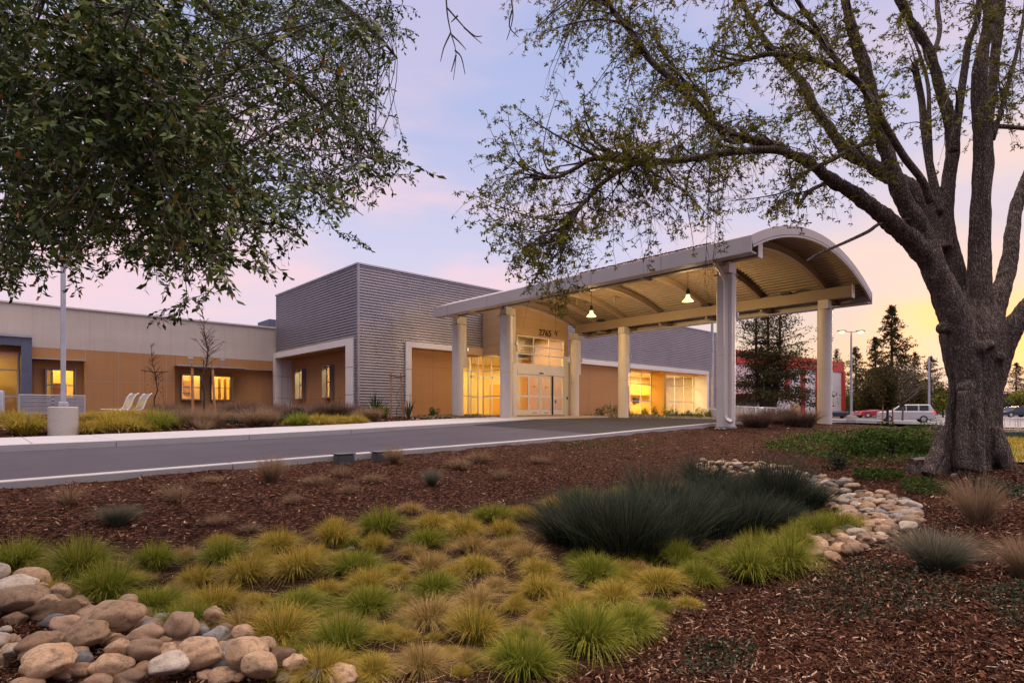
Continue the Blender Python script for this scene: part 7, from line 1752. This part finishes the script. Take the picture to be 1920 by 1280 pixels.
leafy(1632, 780, 700, 92, 90, 'backleaf', 'olive green tree with a yellow edge left of the tallest conifer', 4000, 11)
leafy(1600, 780, 735, 96, 60, 'backleaf', 'low yellowish tree behind the street lamp', 2500, 12)
leafy(1690, 782, 672, 86, 110, 'needle', 'dense dark green tree in the middle behind the silver wagon', 7000, 13, .32, .15)
leafy(1655, 782, 700, 84, 70, 'needle', 'dense dark bushy tree left of the staked tree', 4500, 14, .32, .1)
leafy(1745, 780, 700, 92, 90, 'backleaf', 'brownish tree right of the silver wagon', 3500, 15)
leafy(1768, 780, 735, 88, 40, 'shrub_yl', 'small yellow tree touching the left edge of the big trunk', 1200, 16, .3)
leafy(1900, 782, 742, 100, 70, 'backleaf', 'olive shrubby tree right of the big trunk', 3000, 17)
leafy(1925, 782, 722, 108, 60, 'shrub_yl', 'yellow tree at the right edge of the picture', 2500, 18)
leafy(1880, 784, 748, 95, 30, 'shrub_dk', 'dark bush beside the right edge of the big trunk', 1200, 19)
for i, (px, w, pt) in enumerate(((1560, 70, 735), (1620, 80, 745), (1700, 90, 748), (1790, 90, 742), (1850, 90, 745), (1960, 120, 730))):
    leafy(px, 779, pt, 150, w, 'shrub_dk', ['dark far tree behind the end of the store', 'dark far tree behind the pale sedans', 'dark far tree behind the silver wagon', 'dark far tree hidden by the big trunk', 'dark far tree behind the right side of the trunk', 'dark far tree at the right edge'][i], 2500, 30 + i, .6, .05)
# staked leafy tree in the near edge of the car park
P = at(1664, 789, 44); t = thing('staked_tree', 'leafy staked young tree before the front of the silver wagon', 'tree', P)
h = at(1664, 672, 44).z - P.z
mb = MB(); mb.tube([(0, 0, -.3), (.03, 0, h * .4), (0, .05, h * .95)], [.1, .07, .02], 8); mb.tube([(0, 0, h * .35), (-.3, .3, h * .75)], [.04, .012], 6); mb.build('trunk', M['farbark'], t)
for dx in (-.38, .42): mb = MB(); mb.tube([(FY * dx, -FX * dx, -.2), (FY * dx * .9, -FX * dx * .9, 2.0)], .05, 8); mb.build('stake', M['stake'], t)
ff = blob(.95, .95, h * .62, 12, 77); cloud_obj('crown', 'needle', 3600, lambda g_, m: ff(g_, m) + [0, 0, h * .24], .16, .5, 78, t)
# pale bare tree beside it
P = at(1692, 788, 52); a_, b_ = bare_tree_mesh(5.2, 44, .09, 3.2, .25, 46, .5); t = thing('bare_tree', 'pale leafless tree spreading over the silver wagon', 'tree', P); a_.build('trunk', M['cutwood'], t); b_.build('branches', M['cutwood'], t)
# hedge and green screen right of the trunk
P0_, P1_ = at(1862, 826, 20), at(2000, 828, 20)
t = thing('hedge', 'low dark green screen at the foot of the rail fence right of the trunk', 'hedge', P0_); mb = MB(); oriented(mb, Vector((0, 0, 0)), P1_ - P0_, .3, -.3, .32); mb.build('screen', M['greencloth'], t)
dv2 = P1_ - P0_
cloud_obj('foliage', 'shrub_dk', 1600, lambda g_, m: np.array([0, 0, 0]) + g_.random((m, 1)) * np.array(dv2) + np.c_[g_.normal(0, .15, (m, 2)), np.abs(g_.normal(.0, .13, m))], .06, .5, 5, t)
V, Fq, r_, t_ = blades(5200, 1, .09, .04, w=.012, seg=2, seed=9, droop=.3)
g_ = np.random.default_rng(8); xs = [p.x for p in LAWN]; ys = [p.y for p in LAWN]; ox = []; 
itn = 0
while len(ox) < 5200 and itn < 60000:
    itn += 1
    a, b = g_.uniform(min(xs), max(xs)), g_.uniform(min(ys), max(ys))
    if inpoly(np.array([a]), np.array([b]), LAWN)[0]: ox.append((a, b))
ox += [ox[0]] * (5200 - len(ox)); ox = np.array(ox); V = V.reshape(5200, -1, 3); V[:, :, :2] -= V[:, :1, :2]; V[:, :, 0] += ox[:, 0:1]; V[:, :, 1] += ox[:, 1:2]; V[:, :, 2] += (Z(ox[:, 0], ox[:, 1]) + .03)[:, None]
link('grass', npmesh('grass', V.reshape(-1, 3), Fq, {'rnd': ('FACE', r_), 'tt': ('FACE', t_)}), M['g_gold'], label='sunlit yellow green lawn grass right of the big trunk', cat='grass', kind='stuff')
